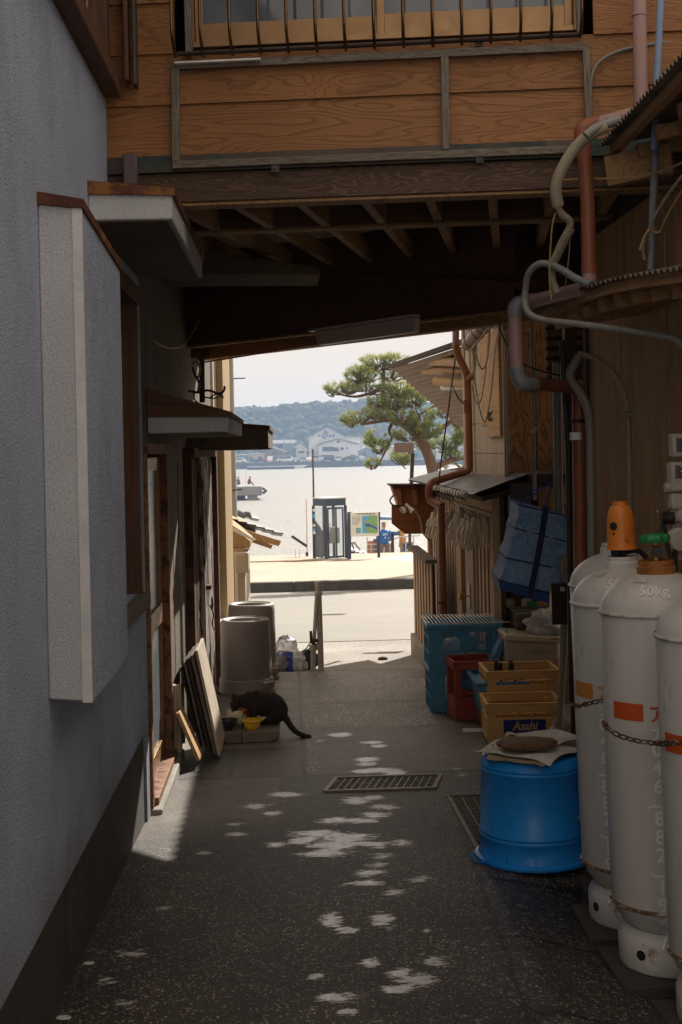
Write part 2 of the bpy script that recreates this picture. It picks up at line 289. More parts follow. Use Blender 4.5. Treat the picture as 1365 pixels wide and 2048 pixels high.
    M['sign_white'] = plain('sign_white', (.72, .71, .66), .6, var=.05); M['map_blue'] = plain('map_blue', (.10, .38, .62), .6, var=.08); M['map_deep'] = plain('map_deep', (.04, .10, .36), .6)
    M['map_green'] = plain('map_green', (.22, .40, .14), .6, var=.3, scale=12); M['map_orange'] = plain('map_orange', (.6, .35, .08), .6); M['ink'] = plain('ink', (.06, .06, .07), .7)
    M['skin'] = plain('skin', (.45, .26, .18), .6, var=.08); M['cloth_blue'] = plain('cloth_blue', (.02, .16, .55), .8, var=.12); M['cloth_khaki'] = plain('cloth_khaki', (.30, .23, .16), .85); M['cloth_dark'] = plain('cloth_dark', (.04, .045, .06), .9); M['cloth_red'] = plain('cloth_red', (.3, .05, .04), .9); M['hat'] = plain('hat', (.35, .28, .2), .9)
    M['bark'] = plain('bark', (.155, .085, .05), .95, var=.5, scale=14, bump=1.0, bscale=30, stretch=(1, 1, .5))
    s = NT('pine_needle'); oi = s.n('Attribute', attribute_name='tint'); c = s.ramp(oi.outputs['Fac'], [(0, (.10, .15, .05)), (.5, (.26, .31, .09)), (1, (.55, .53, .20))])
    s.set(c, .5); tl = s.n('BsdfTranslucent'); s.l(c, tl.inputs[0]); mx = s.n('MixShader'); mx.inputs[0].default_value = .35; s.l(s.b.outputs[0], mx.inputs[1]); s.l(tl.outputs[0], mx.inputs[2]); s.l(mx.outputs[0], s.out.inputs[0]); M['needle'] = s.m
    M['leaf'] = plain('leaf', (.10, .17, .04), .6, var=.4)
    M['tile'] = plain('tile', (.30, .31, .33), .35, .1, var=.2, scale=9)
    M['roof_corr'] = plain('roof_corr', (.20, .13, .08), .6, .1, var=.1, scale=3)
    M['roof_corr_dark'] = plain('roof_corr_dark', (.20, .16, .125), .7, .1, var=.4, scale=7, dirt=(.09, .06, .04), dirt_t=.5)
    M['tan_wall'] = plain('tan_wall', (.40, .28, .14), .85, var=.15, scale=9, bump=.3, stretch=(1, 1, 4))
    M['cream_wall'] = plain('cream_wall', (.60, .55, .46), .9, var=.15, scale=40, bump=.5)
    M['beige_panel'] = plain('beige_panel', (.42, .36, .29), .7, var=.1)
    M['log'] = plain('log', (.42, .24, .09), .6, var=.3, scale=8); M['lamp_white'] = plain('lamp_white', (.52, .48, .47), .45, var=.12)
    M['spot_metal'] = plain('spot_metal', (.62, .55, .47), .35, .5, var=.15)
    M['boat_white'] = plain('boat_white', (.75, .76, .76), .35, var=.08); M['boat_orange'] = plain('boat_orange', (.55, .22, .07), .6, var=.3); M['boat_blue'] = plain('boat_blue', (.05, .14, .26), .5)
    M['ceil_panel'] = plain('ceil_panel', (.75, .70, .60), .9, var=.2)
    M['bottle'] = plain('bottle', (.035, .016, .008), .12, var=.2)
build_materials()
# ------------------------------------------------------------------ mesh helpers
ORG = {}
KS = [1.0]   # enlarges a group of parts about the eye point when it was measured too near
def ks(p): return V((0, 0, 1.6)) + (V(p) - V((0, 0, 1.6))) * KS[0]
class MB:
    def __init__(s): s.v = []; s.f = []
    def add(s, vs, fs):
        k = len(s.v); s.v += [V(a) for a in vs]; s.f += [tuple(i + k for i in f) for f in fs]; return s
    def hexa(s, p):   # p: 4 bottom ccw, 4 top
        return s.add(p, [(3, 2, 1, 0), (4, 5, 6, 7), (0, 1, 5, 4), (1, 2, 6, 5), (2, 3, 7, 6), (3, 0, 4, 7)])
    def box(s, a, b):
        x0, y0, z0 = a; x1, y1, z1 = b
        return s.hexa([(x0, y0, z0), (x1, y0, z0), (x1, y1, z0), (x0, y1, z0), (x0, y0, z1), (x1, y0, z1), (x1, y1, z1), (x0, y1, z1)])
    def ob(s, c, size, rot=(0, 0, 0)):
        R = rot if isinstance(rot, Matrix) else Matrix.Rotation(rot[2], 3, 'Z') @ Matrix.Rotation(rot[1], 3, 'Y') @ Matrix.Rotation(rot[0], 3, 'X')
        h = V(size) / 2; c = V(c)
        return s.hexa([c + R @ V((x * h.x, y * h.y, z * h.z)) for z in (-1, 1) for x, y in ((-1, -1), (1, -1), (1, 1), (-1, 1))])
    def beam(s, a, b, w, h, upv=(0, 0, 1)):   # bar from a to b, w sideways, h along upv
        a, b = V(a), V(b); d = (b - a).normalized(); sd_ = d.cross(V(upv)).normalized(); u = sd_.cross(d).normalized()
        q = [(-1, -1), (1, -1), (1, 1), (-1, 1)]
        return s.hexa([a + sd_ * (x * w / 2) + u * (y * h / 2) for x, y in q] + [b + sd_ * (x * w / 2) + u * (y * h / 2) for x, y in q])
    def prism(s, poly, vec):
        n = len(poly); vec = V(vec); P = [V(p) for p in poly]
        return s.add(P + [p + vec for p in P], [tuple(range(n))[::-1], tuple(range(n, 2 * n))] + [(i, (i + 1) % n, n + (i + 1) % n, n + i) for i in range(n)])
    def tube(s, pts, r, n=10, caps=True, smooth=0):
        P = [V(p) for p in pts]; R = list(r) if hasattr(r, '__len__') else [r] * len(P)
        for _ in range(smooth):
            Q, S = [P[0]], [R[0]]
            for i in range(len(P) - 1):
                Q += [P[i] * .75 + P[i + 1] * .25, P[i] * .25 + P[i + 1] * .75]; S += [R[i] * .75 + R[i + 1] * .25, R[i] * .25 + R[i + 1] * .75]
            P, R = Q + [P[-1]], S + [R[-1]]
        t = (P[1] - P[0]).normalized(); ref = V((0, 0, 1)) if abs(t.z) < .9 else V((1, 0, 0)); nrm = t.cross(ref).normalized()
        vs, fs = [], []; m = len(P)
        for i, p in enumerate(P):
            t = ((P[i + 1] if i < m - 1 else p) - (P[i - 1] if i else p)).normalized()
            nrm = (nrm - t * nrm.dot(t)).normalized(); bn = t.cross(nrm)
            vs += [p + (nrm * math.cos(2 * math.pi * k / n) + bn * math.sin(2 * math.pi * k / n)) * R[i] for k in range(n)]
        for i in range(m - 1):
            for k in range(n): a, b = i * n + k, i * n + (k + 1) % n; fs.append((a, b, b + n, a + n))
        if caps: fs += [tuple(range(n))[::-1], tuple(range((m - 1) * n, m * n))]
        return s.add(vs, fs)
    def lathe(s, prof, c=(0, 0, 0), n=32, M_=None, sx=1, sy=1):
        vs, fs = [], []; c = V(c)
        for r, z in prof:
            for k in range(n):
                a = 2 * math.pi * k / n; p = V((r * sx * math.cos(a), r * sy * math.sin(a), z)); vs.append(c + (M_ @ p if M_ else p))
        for i in range(len(prof) - 1):
            for k in range(n): a, b = i * n + k, i * n + (k + 1) % n; fs.append((a, b, b + n, a + n))
        if prof[0][0] > 1e-4: fs.append(tuple(range(n))[::-1])
        if prof[-1][0] > 1e-4: fs.append(tuple(range((len(prof) - 1) * n, len(prof) * n)))
        return s.add(vs, fs)
    def ball(s, c, r, n=12, m=8, sq=(1, 1, 1), jit=0):
        vs, fs = [], []; c = V(c)
        for i in range(m + 1):
            th = math.pi * i / m
            for k in range(n):
                a = 2 * math.pi * k / n; d = V((math.sin(th) * math.cos(a) * sq[0], math.sin(th) * math.sin(a) * sq[1], math.cos(th) * sq[2]))
                q = r * (1 + (jit * mn.noise(c * 3 + d * 1.7 * (1 / max(r, .01)) * r * 2) if jit else 0)); vs.append(c + d * q)
        for i in range(m):
            for k in range(n): a, b = i * n + k, i * n + (k + 1) % n; fs.append((a, a + n, b + n, b))
        return s.add(vs, fs)
    def torus(s, c, R, r, n=20, m=8, M_=None, sx=1, sy=1):
        vs, fs = [], []; c = V(c)
        for i in range(n):
            a = 2 * math.pi * i / n
            for k in range(m):
                b = 2 * math.pi * k / m; p = V(((R * sx + r * math.cos(b)) * math.cos(a), (R * sy + r * math.cos(b)) * math.sin(a), r * math.sin(b))); vs.append(c + (M_ @ p if M_ else p))
        for i in range(n):
            for k in range(m): fs.append((i * m + k, ((i + 1) % n) * m + k, ((i + 1) % n) * m + (k + 1) % m, i * m + (k + 1) % m))
        return s.add(vs, fs)
    def quad(s, *p): return s.add(p, [tuple(range(len(p)))])
    def wall(s, O, U, N, L, H, opens, depth, back=True):
        """wall face with real openings: O lower corner, U along, N outward; opens = (u0,u1,v0,v1)"""
        O, U, N = V(O), V(U).normalized(), V(N).normalized(); Z = V((0, 0, 1))
        us = sorted({0, L} | {a for o in opens for a in o[:2]}); vs_ = sorted({0, H} | {a for o in opens for a in o[2:]})
        for i in range(len(us) - 1):
            for j in range(len(vs_) - 1):
                uc, vc = (us[i] + us[i + 1]) / 2, (vs_[j] + vs_[j + 1]) / 2
                if any(o[0] < uc < o[1] and o[2] < vc < o[3] for o in opens): continue
                s.quad(*[O + U * u + Z * v for u, v in ((us[i], vs_[j]), (us[i + 1], vs_[j]), (us[i + 1], vs_[j + 1]), (us[i], vs_[j + 1]))])
        D = -N * depth
        for a, b, c, d in opens:
            q = [O + U * u + Z * v for u, v in ((a, c), (b, c), (b, d), (a, d))]
            for k in range(4): s.quad(q[k], q[(k + 1) % 4], q[(k + 1) % 4] + D, q[k] + D)
        q = [O + U * u + Z * v for u, v in ((0, 0), (L, 0), (L, H), (0, H))]
        for k in range(4): s.quad(q[k] + D, q[(k + 1) % 4] + D, q[(k + 1) % 4], q[k])
        if back: s.quad(*[p + D for p in q])
        return s
    def build(s, name, mat, parent=None, org=None, ang=35, bevel=0, seg=2):
        if isinstance(mat, str): mat = M[mat]
        if KS[0] != 1: s.v = [ks(v) for v in s.v]
        if parent is not None: O = ORG[parent.name]
        elif org is not None: O = V(org)
        else:
            xs = [v.x for v in s.v]; ys = [v.y for v in s.v]; zs = [v.z for v in s.v]; O = V(((min(xs) + max(xs)) / 2, (min(ys) + max(ys)) / 2, min(zs)))
        me = bpy.data.meshes.new(name); me.from_pydata([v - O for v in s.v], [], s.f); me.update()
        bm = bmesh.new(); bm.from_mesh(me); bmesh.ops.remove_doubles(bm, verts=bm.verts, dist=1e-5); bmesh.ops.recalc_face_normals(bm, faces=bm.faces); bm.to_mesh(me); bm.free()
        me.materials.append(mat)
        if ang: me.shade_smooth(); me.set_sharp_from_angle(angle=rad(ang))
        o = bpy.data.objects.new(name, me); COL.objects.link(o); ORG[o.name] = O
        if parent is not None: o.parent = parent
        else: o.location = O
        if bevel:
            b = o.modifiers.new('bevel', 'BEVEL'); b.width = bevel; b.segments = seg; b.limit_method = 'ANGLE'; b.angle_limit = rad(40); b.harden_normals = False
        return o
def tag(o, label=None, cat=None, group=None, kind=None):
    for k, v in (('label', label), ('category', cat), ('group', group), ('kind', kind)):
        if v: o[k] = v
    return o
def thing(name, loc, label, cat, group=None):
    loc = ks(loc); o = bpy.data.objects.new(name, None); COL.objects.link(o); o.location = loc; o.empty_display_size = .1; ORG[o.name] = V(loc)
    return tag(o, label, cat, group)
def struct(mb, name, mat, kind='structure', **kw): return tag(mb.build(name, mat, **kw), kind=kind)
def copy_tree(o, loc=None, rz=None, parent=None, mats=None):
    c = o.copy(); COL.objects.link(c); c.parent = parent
    if loc is not None: c.location = loc; ORG[c.name] = V(loc)
    if rz is not None: c.rotation_euler = (0, 0, rz)
    if mats and c.type == 'MESH' and c.data.materials[0].name in mats:
        c.data = c.data.copy(); c.data.materials[0] = mats[c.data.materials[0].name]
    for ch in [x for x in bpy.data.objects if x.parent == o]: copy_tree(ch, parent=c, mats=mats)
    return c
def text2d(body, size=1.0, align='LEFT', width=None, bold=0):
    c = bpy.data.curves.new('txt', 'FONT'); c.body = body; c.size = size; c.align_x = align; c.resolution_u = 3; c.offset = bold * size
    o = bpy.data.objects.new('txt', c); COL.objects.link(o)
    dg = bpy.context.evaluated_depsgraph_get(); ev = o.evaluated_get(dg); me = ev.to_mesh()
    vs = [(v.co.x, v.co.y) for v in me.vertices]; fs = [tuple(p.vertices) for p in me.polygons]; ev.to_mesh_clear()
    bpy.data.objects.remove(o); bpy.data.curves.remove(c)
    if width and vs:
        x0, x1 = min(a for a, b in vs), max(a for a, b in vs); k = width / (x1 - x0); vs = [(a * k, b) for a, b in vs]
    return vs, fs
def text_on(mb, body, fn, size=1.0, align='LEFT', width=None, bold=0):
    vs, fs = text2d(body, size, align, width, bold); mb.add([fn(a, b) for a, b in vs], fs); return mb
def remesh(mb, voxel, it=4):
    me = bpy.data.meshes.new('tmp'); me.from_pydata([tuple(v) for v in mb.v], [], mb.f); me.update()
    bm = bmesh.new(); bm.from_mesh(me); bmesh.ops.recalc_face_normals(bm, faces=bm.faces); bm.to_mesh(me); bm.free()
    o = bpy.data.objects.new('tmp', me); COL.objects.link(o)
    r = o.modifiers.new('r', 'REMESH'); r.mode = 'VOXEL'; r.voxel_size = voxel; r.use_smooth_shade = True
    sm = o.modifiers.new('s', 'SMOOTH'); sm.iterations = it; sm.factor = .5
    dg = bpy.context.evaluated_depsgraph_get(); ev = o.evaluated_get(dg); m2 = ev.to_mesh()
    out = MB(); out.v = [v.co.copy() for v in m2.vertices]; out.f = [tuple(p.vertices) for p in m2.polygons]; ev.to_mesh_clear(); bpy.data.objects.remove(o)
    return out
def lerp(a, b, t): return V(a) * (1 - t) + V(b) * t
# ------------------------------------------------------------------ SETTING: ground
PITS = [(.13, .68, 6.77, 7.10), (.725, 1.12, 5.56, 6.58)]
SPL = []   # photo pixels of the pale splashes on the concrete: x, y, half-width, half-height, strength, whiteness
for a in [(683, 1470, 24, 4, 1, .8), (745, 1485, 20, 4, 1, .9), (757, 1492, 18, 3, 1, .8), (735, 1519, 26, 5, 1, 1), (730, 1528, 24, 4, 1, .9), (745, 1541, 48, 5, 1, 1), (790, 1546, 28, 8, 1, 1), (572, 1589, 36, 5, .9, .8), (510, 1612, 28, 5, .8, .6), (548, 1627, 24, 5, .9, .7),
          (470, 1648, 26, 4, .7, .4), (475, 1667, 22, 4, .8, .5), (710, 1600, 32, 8, .9, .7), (750, 1595, 24, 5, .8, .6), (770, 1613, 34, 6, .7, .6), (670, 1641, 34, 6, 1, .9), (720, 1641, 34, 6, 1, .9), (750, 1629, 34, 6, .9, .8), (640, 1668, 62, 8, 1, .9), (690, 1676, 62, 10, 1, 1),
          (610, 1680, 34, 8, 1, .9), (650, 1706, 56, 8, 1, .9), (665, 1690, 50, 9, 1, .9), (740, 1686, 36, 6, .9, .7), (553, 1689, 22, 6, 1, .8), (802, 1685, 32, 9, .6, .2), (762, 1694, 18, 5, .7, .3), (770, 1713, 28, 7, .7, .2), (755, 1728, 26, 5, .7, .2), (742, 1746, 38, 8, .8, .4), (728, 1766, 40, 7, .9, .6),
          (838, 1760, 24, 9, .6, .3), (795, 1784, 26, 6, .7, .3), (405, 1707, 18, 4, .7, .5), (662, 1840, 26, 13, .9, .8), (692, 1860, 22, 8, .8, .8), (765, 1841, 30, 17, .7, .4), (853, 1861, 12, 5, .6, .3), (742, 1924, 22, 10, .8, .3), (872, 1920, 24, 12, .7, .2), (636, 1950, 20, 8, .9, .5),
          (800, 1945, 30, 10, .8, .5), (832, 1960, 40, 14, .7, .3), (795, 1978, 34, 9, .9, .5), (680, 1995, 44, 10, .8, .3), (696, 2025, 24, 8, .9, .3), (330, 1817, 22, 5, .5, .1), (265, 1907, 40, 9, .5, .1), (215, 1962, 30, 9, .45, .1), (255, 2006, 30, 9, .5, .1), (640, 1482, 12, 2, .7, .4), (915, 1537, 14, 2, .6, .4), (922, 1549, 14, 5, .5, .3)]:
    p = PG(a[0], a[1]); q = PG(a[0] + a[2], a[1]); u = PG(a[0], a[1] - a[3]); SPL.append((p.x, p.y, q.x - p.x, max(u.y - p.y, .02), a[4], a[5]))
def alley():
    ys = [-6 + .4 * i for i in range(20)] + [2.0 + .3 * i for i in range(4)]
    y = 3.2
    while y < 8.9: ys.append(y); y += .0165
    while y < 11.76: ys.append(y); y += .035
    ys.append(11.77); xs = [-.72 + .0165 * i for i in range(int(2.5 / .0165))]
    vs, A, S_, T, P_ = [], [], [], [], []
    for y in ys:
        near = [s for s in SPL if abs(s[1] - y) < s[3] * 1.8]
        for x in xs:
            z = gz(x, y) + .004 * mn.noise(V((x * 1.5, y * 1.5, 0))); a = .0; t = 1.0
            d1, d2 = mn.noise(V((x * 7, y * 7, 1))), mn.noise(V((x * 7, y * 7, 5)))
            a = ss(6.1, 4.9, y) * .75 + .12
            jr = .62 + (y - 3.7) * .04
            if x > jr - .12 and y < 6.75: a = .8
            if 6.7 < y < 7.25: a = .1
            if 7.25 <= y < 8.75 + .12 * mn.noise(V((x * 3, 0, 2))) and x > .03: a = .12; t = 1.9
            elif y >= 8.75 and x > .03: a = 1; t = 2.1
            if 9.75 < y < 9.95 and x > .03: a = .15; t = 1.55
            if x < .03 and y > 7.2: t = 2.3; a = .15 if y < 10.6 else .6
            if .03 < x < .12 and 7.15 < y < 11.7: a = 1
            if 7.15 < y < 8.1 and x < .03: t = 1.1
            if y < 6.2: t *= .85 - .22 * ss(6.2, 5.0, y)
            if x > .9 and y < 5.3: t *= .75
            if x < -.1 and 5.9 < y < 7.2: t = 1.0 + 1.1 * ss(5.9, 6.4, y)  # floor colour lightened here to brighten the sun patch by the door
            def line(d, wd): return 1 - .86 * (1 if abs(d) < wd + .003 else 0)
            t *= line(x - (.03 + .006 * d1 - .003 * (y - 8)), .010) if y > 7.15 else 1
            t *= line(x - (jr + .01 * d1), .008) if y < 5.6 or y < 6.7 else 1
            t *= line(y - 7.2, .010) * line(y - (11.2 + .02 * d1), .012)
            if x < .03: t *= line(y - (8.03 + .02 * d1), .010) * line(y - 9.2, .01) * line(y - 10.1, .01) * line(y - 10.7, .01)
            if x < .03 and y < 8.03 and y > 7.2: t *= line(x + .37 + .02 * d2, .008)
            if x > jr: t *= line(y - 4.45, .010) * line(y - 5.12, .014) * line(y - 3.75, .01)
            f = c_ = 0
            for s in near:
                dd = math.hypot((x - s[0]) / s[2] + .45 * d1, (y - s[1]) / s[3] + .45 * d2); g = max(0, 1.35 - dd) * s[4] * .92
                if g > f: f, c_ = g, s[5]
            vs.append((x, y, z)); A.append(a); S_.append(min(1, f)); T.append(t); P_.append(c_)
    nx = len(xs); fs = []
    for j in range(len(ys) - 1):
        for i in range(nx - 1):
            cx_, cy_ = (xs[i] + xs[i + 1]) / 2, (ys[j] + ys[j + 1]) / 2
            if any(p[0] < cx_ - (.22 * (cy_ - p[2]) if k_ == 0 else 0) < p[1] and p[2] < cy_ < p[3] for k_, p in enumerate(PITS)): continue
            k = j * nx + i; fs.append((k, k + 1, k + nx + 1, k + nx))
    me = bpy.data.meshes.new('alley_pavement'); me.from_pydata(vs, [], fs); me.update()
    for nm, dat in (('aggregate', A), ('splotch', S_), ('tone', T), ('pale', P_)):
        at = me.attributes.new(nm, 'FLOAT', 'POINT'); at.data.foreach_set('value', dat)
    me.materials.append(M['alley']); me.shade_smooth()
    o = bpy.data.objects.new('alley_pavement', me); COL.objects.link(o); tag(o, kind='structure')
    e = MB()   # front riser of the alley slab where it drops to the road
    e.box((-.72, 11.77, -.9), (1.75, 11.80, gz(0, 11.77) - .002)); struct(e, 'pavement_edge', 'concrete')
    for i, (a, b, c, d) in enumerate(PITS):
        z = gz(a, c) - .03; m = MB(); zb = z - .28; h = .22 * (d - c) if i == 0 else 0
        m.quad((a, c, zb), (b, c, zb), (b + h, d, zb), (a + h, d, zb))
        for p, q in (((a, c), (b, c)), ((b, c), (b + h, d)), ((b + h, d), (a + h, d)), ((a + h, d), (a, c))):
            m.quad((*p, zb), (*q, zb), (*q, gz(*q) + .002), (*p, gz(*p) + .002))
        struct(m, 'drain_pit', 'pit', ang=0)
alley()
m = MB()
for (x0, x1) in ((-14, -.715), (1.74, 14)):
    m.quad((x0, -8, .17 + .3), (x1, -8, .17 + .3), (x1, 3, .03), (x0, 3, .03)); m.quad((x0, 3, .03), (x1, 3, .03), (x1, 11.79, -.345), (x0, 11.79, -.345))
m.quad((-14, -60, .6), (14, -60, .6), (14, -8, .47), (-14, -8, .47)); struct(m, 'ground', 'land', ang=0)
def sheet(name, x0, x1, y0, y1, mat, nx=6, ny=14, zf=None):
    m = MB(); zf = zf or (lambda x, y: gz(0, y))
    for j in range(ny + 1):
        for i in range(nx + 1): x = x0 + (x1 - x0) * i / nx; y = y0 + (y1 - y0) * j / ny; m.v.append(V((x, y, zf(x, y))))
    for j in range(ny):
        for i in range(nx): k = j * (nx + 1) + i; m.f.append((k, k + 1, k + nx + 2, k + nx + 1))
    return struct(m, name, mat)
sheet('road_shoulder', -14, 30, 11.80, 15.4, 'road_near')
sheet('road', -30, 45, 15.41, 30.02, 'road', zf=lambda x, y: gz(0, y) - .004)
m = MB(); m.box((-14, 15.385, gz(0, 15.4) - .05), (30, 15.425, gz(0, 15.4) + .004)); struct(m, 'road_joint', 'kerb')
m = MB(); x = -30
while x < 45:
    z = gz(0, 30); m.box((x, 30.0, z - .3), (x + 2.985, 30.24, z + .215)); x += 3.0
tag(m.build('kerb', 'kerb', bevel=.012), kind='structure')
ZQ = gz(0, 30) + .20
def zq(y): return ZQ - .048 * (y - 30) if y < 50 else ZQ - .96
sheet('quay', -40, 60, 30.25, 50.5, 'quay', zf=lambda x, y: zq(y))
m = MB(); m.box((-40, 50.4, -9), (60, 50.5, zq(50.5) - .003)); struct(m, 'quay_wall', 'kerb', ang=0)
# raised ramp slab on the quay, right of the phone booth
m = MB(); p = [PY(672, 1127, 45.5), PY(850, 1104, 43), PY(1100, 1085, 43), PY(1100, 1125, 40), PY(850, 1126, 40), PY(700, 1131, 43)]
m.prism([V((q.x, q.y, q.z)) for q in p], (0, 0, -.12)); struct(m, 'ramp_slab', 'quay_white', ang=20)
SEA = -3.7
m = MB(); m.quad((-3000, 50.45, SEA), (3000, 50.45, SEA), (3000, 4500, SEA), (-3000, 4500, SEA)); struct(m, 'sea', 'sea', ang=0)
# far shore: quay, land, hill, forest
FQ = 420
m = MB(); m.box((-260, FQ, SEA - 1), (300, FQ + 2, SEA + 1.9)); struct(m, 'far_quay_wall', 'far_dark', ang=0)
m = MB(); m.box((-700, FQ + 1.9, SEA - 1), (700, 1500, SEA + 1.87)); struct(m, 'far_shore', 'quay', ang=0)
def hz(x, y):
    u = x / 90.0
    h = 13.5 + 2.0 * math.sin(u * 1.3 + .6) + 1.2 * math.sin(u * 3.1) + 3 * ss(-20, -110, -abs(x - 30) + 0) - 5.5 * ss(18, 110, x)
    return SEA + 1.5 + (h + 5) * ss(500, 560, y) * (1 - .35 * ss(600, 700, y))
m = MB(); nx, ny = 60, 14
for j in range(ny + 1):
    for i in range(nx + 1): x = -260 + 560 * i / nx; y = 490 + 230 * j / ny; m.v.append(V((x, y, hz(x, y))))
for j in range(ny):
    for i in range(nx): k = j * (nx + 1) + i; m.f.append((k, k + 1, k + nx + 2, k + nx + 1))
struct(m, 'hill', 'hill')
m = MB(); rng = random.Random(3)
for i in range(1500):
    x = rng.uniform(-95, 140); y = 497 + 70 * rng.random() ** .8 ; z = hz(x, y); r = rng.uniform(1.2, 2.9)
    m.ball((x, y, z + r * .35 + rng.uniform(-.3, .8)), r, 9, 6, (1.15, 1, .95), .55)
tag(m.build('forest', 'forest', ang=85), kind='stuff')
# ------------------------------------------------------------------ LEFT HOUSE (stucco) with window box, hoods, doors
XW = -.7
LH = thing('stucco_house', (XW, 5, 0), 'grey stucco house wall with a raised plaster window box, hoods and low wooden doors', 'house')
zp = .324
ua0, ua1 = 2.6 - .6, 5.24 - .6; wa0, wa1 = 4.75 - .6, 6.08 - .6
m = MB(); m.wall((XW, .6, zp), (0, 1, 0), (1, 0, 0), 5.65, 4.0 - zp, [(ua0, ua1, 3.06 - zp, 3.8 - zp), (wa0, wa1, .98 - zp, 2.32 - zp)], .07, back=False)
m.wall((XW, 6.25, -.16), (0, 1, 0), (1, 0, 0), .12, 4.1, [], .07, back=False)
m.build('wall', 'stucco', LH, ang=20)
m = MB(); m.box((-3.5, .6, -.2), (XW - .075, 6.3, 4.0)); m.box((-3.5, 6.3, -.6), (XW - .13, 9.3, 4.0)); m.box((-3.5, 9.3, -.6), (XW - .13, 12.0, 2.7)); m.build('inner_wall', 'wood_dark', LH)
m = MB(); m.box((XW - .06, .6, -.35), (XW - .012, 6.24, zp)); m.build('plinth', 'plinth', LH)
m = MB(); m.ob((XW - .008, 4.27, .17), (.012, .26, .17)); m.build('vent_plate', 'plinth', LH)
m = MB(); m.box((XW - .2, .6, 4.0), (XW + .12, 5.3, 4.07)); m.build('eave', 'rust_edge', LH)
# dark stucco stretch beyond the corner, with door opening and rusty sliding doors
zd = 1.6
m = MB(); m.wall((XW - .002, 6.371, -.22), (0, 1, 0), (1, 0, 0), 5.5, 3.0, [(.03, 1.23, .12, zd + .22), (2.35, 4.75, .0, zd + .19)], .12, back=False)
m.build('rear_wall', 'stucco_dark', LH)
# window box
b = MB(); y0, y1 = 3.83, 4.67; xo = XW + .118
b.hexa([(XW, y0, .915), (xo, y0, .905), (xo, y1, .905), (XW, y1, .915), (XW, y0, 2.315), (xo, y0, 2.30), (xo, y1, 2.235), (XW, y1, 2.24)])
wb = b.build('window_box', 'stucco_box', LH, bevel=.006)
b = MB(); b.hexa([(xo, y0 + .004, .903), (xo + .0035, y0 + .004, .903), (xo + .0035, y1 + .003, .903), (xo, y1 + .003, .903), (xo, y0 + .004, 2.298), (xo + .0035, y0 + .004, 2.298), (xo + .0035, y1 + .003, 2.233), (xo, y1 + .003, 2.233)]); b.build('side_face', 'stucco', wb)
b = MB(); b.box((xo - .022, y0 - .003, .904), (xo + .006, y0 + .004, 2.298)); b.build('corner_bead', 'trim_white', wb)
b = MB(); b.hexa([(XW, y0 - .012, 2.31), (xo + .012, y0 - .012, 2.296), (xo + .012, y1 + .01, 2.232), (XW, y1 + .01, 2.237), (XW, y0 - .012, 2.345), (xo + .012, y0 - .012, 2.322), (xo + .012, y1 + .01, 2.258), (XW, y1 + .01, 2.275)]); b.build('cap_flashing', 'rust_edge', wb)
# plain window beyond the box
b = MB(); W0, W1, Z0, Z1 = 4.75, 6.08, .98, 2.32
b.box((XW - .03, W0, Z0 - .06), (XW + .05, W1 + .05, Z0 - .001)); b.build('window_sill', 'batten_grey', LH, bevel=.004)
b = MB(); b.box((XW - .06, W0, Z0), (XW + .012, W0 + .05, Z1)); b.box((XW - .06, W1 - .05, Z0), (XW + .022, W1, Z1)); b.box((XW - .06, W0, Z1 - .05), (XW + .03, W1 + .02, Z1 + .03)); b.box((XW - .055, 5.40, Z0), (XW - .03, 5.45, Z1 - .05))
wf = b.build('window_frame', 'frame_brown', LH); b = MB(); b.box((XW - .066, W0 + .05, Z0), (XW - .061, W1 - .05, Z1 - .05)); b.build('pane', 'glass_black', wf)
# upper window
b = MB(); y0, y1 = 2.6, 5.24; z0 = 3.06
b.beam((XW + .015, y0 - .1, z0 - .03), (XW + .015, y1 + .05, z0 - .03), .10, .07); b.box((XW - .06, y1 - .06, z0), (XW + .03, y1 + .02, 3.8)); b.box((XW - .06, 3.9, z0 + .005), (XW - .02, 3.97, 3.8)); b.box((XW - .06, y0, z0 + .005), (XW + .02, y0 + .06, 3.8))
wf = b.build('upper_window_frame', 'frame_brown', LH, bevel=.004); b = MB(); b.box((XW - .068, y0 + .05, z0), (XW - .062, y1 - .05, 3.8)); b.build('pane', 'glass_black', wf)
b = MB()
for k in range(9): yy = 4.25 + k * .115; b.tube([(XW - .045, yy, z0 + .01), (XW - .045, yy, 3.8)], .008, 6)
b.build('window_bars', 'bronze', wf)
# hoods
def hood(y0, y1, xo, zt, zb, ztop_in, mats=('stucco_box', 'concrete_soffit', 'rust_edge'), xe=None):
    """projecting plaster hood: outer x xo, fascia between zb and zt, sloping cap"""
    xe = xe or xo
    b = MB(); b.hexa([(XW, y0, zb), (xo, y0, zb), (xe, y1, zb), (XW, y1, zb), (XW, y0, zt), (xo, y0, zt), (xe, y1, zt), (XW, y1, zt)])
    h = b.build('window_hood', mats[0], LH, bevel=.006)
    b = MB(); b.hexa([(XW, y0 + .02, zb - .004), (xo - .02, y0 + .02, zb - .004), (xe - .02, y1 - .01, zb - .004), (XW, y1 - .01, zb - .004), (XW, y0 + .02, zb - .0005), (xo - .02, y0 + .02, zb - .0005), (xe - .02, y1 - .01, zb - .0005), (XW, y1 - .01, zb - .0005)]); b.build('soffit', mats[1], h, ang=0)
    b = MB(); e = .012; b.hexa([(XW + .001, y0 - e, zt - .003), (xo + e, y0 - e, zt - .012), (xe + e, y1 + e, zt - .012), (XW, y1 + e, zt - .003), (XW, y0 - e, ztop_in + .03), (xo + e, y0 - e, zt + .014), (xe + e, y1 + e, zt + .014), (XW, y1 + e, ztop_in + .03)])
    b.build('hood_flashing', mats[2], h); return h
hood(4.80, 6.42, -.405, 2.525, 2.43, 2.54)
p = PY(640, 532, 7.4)
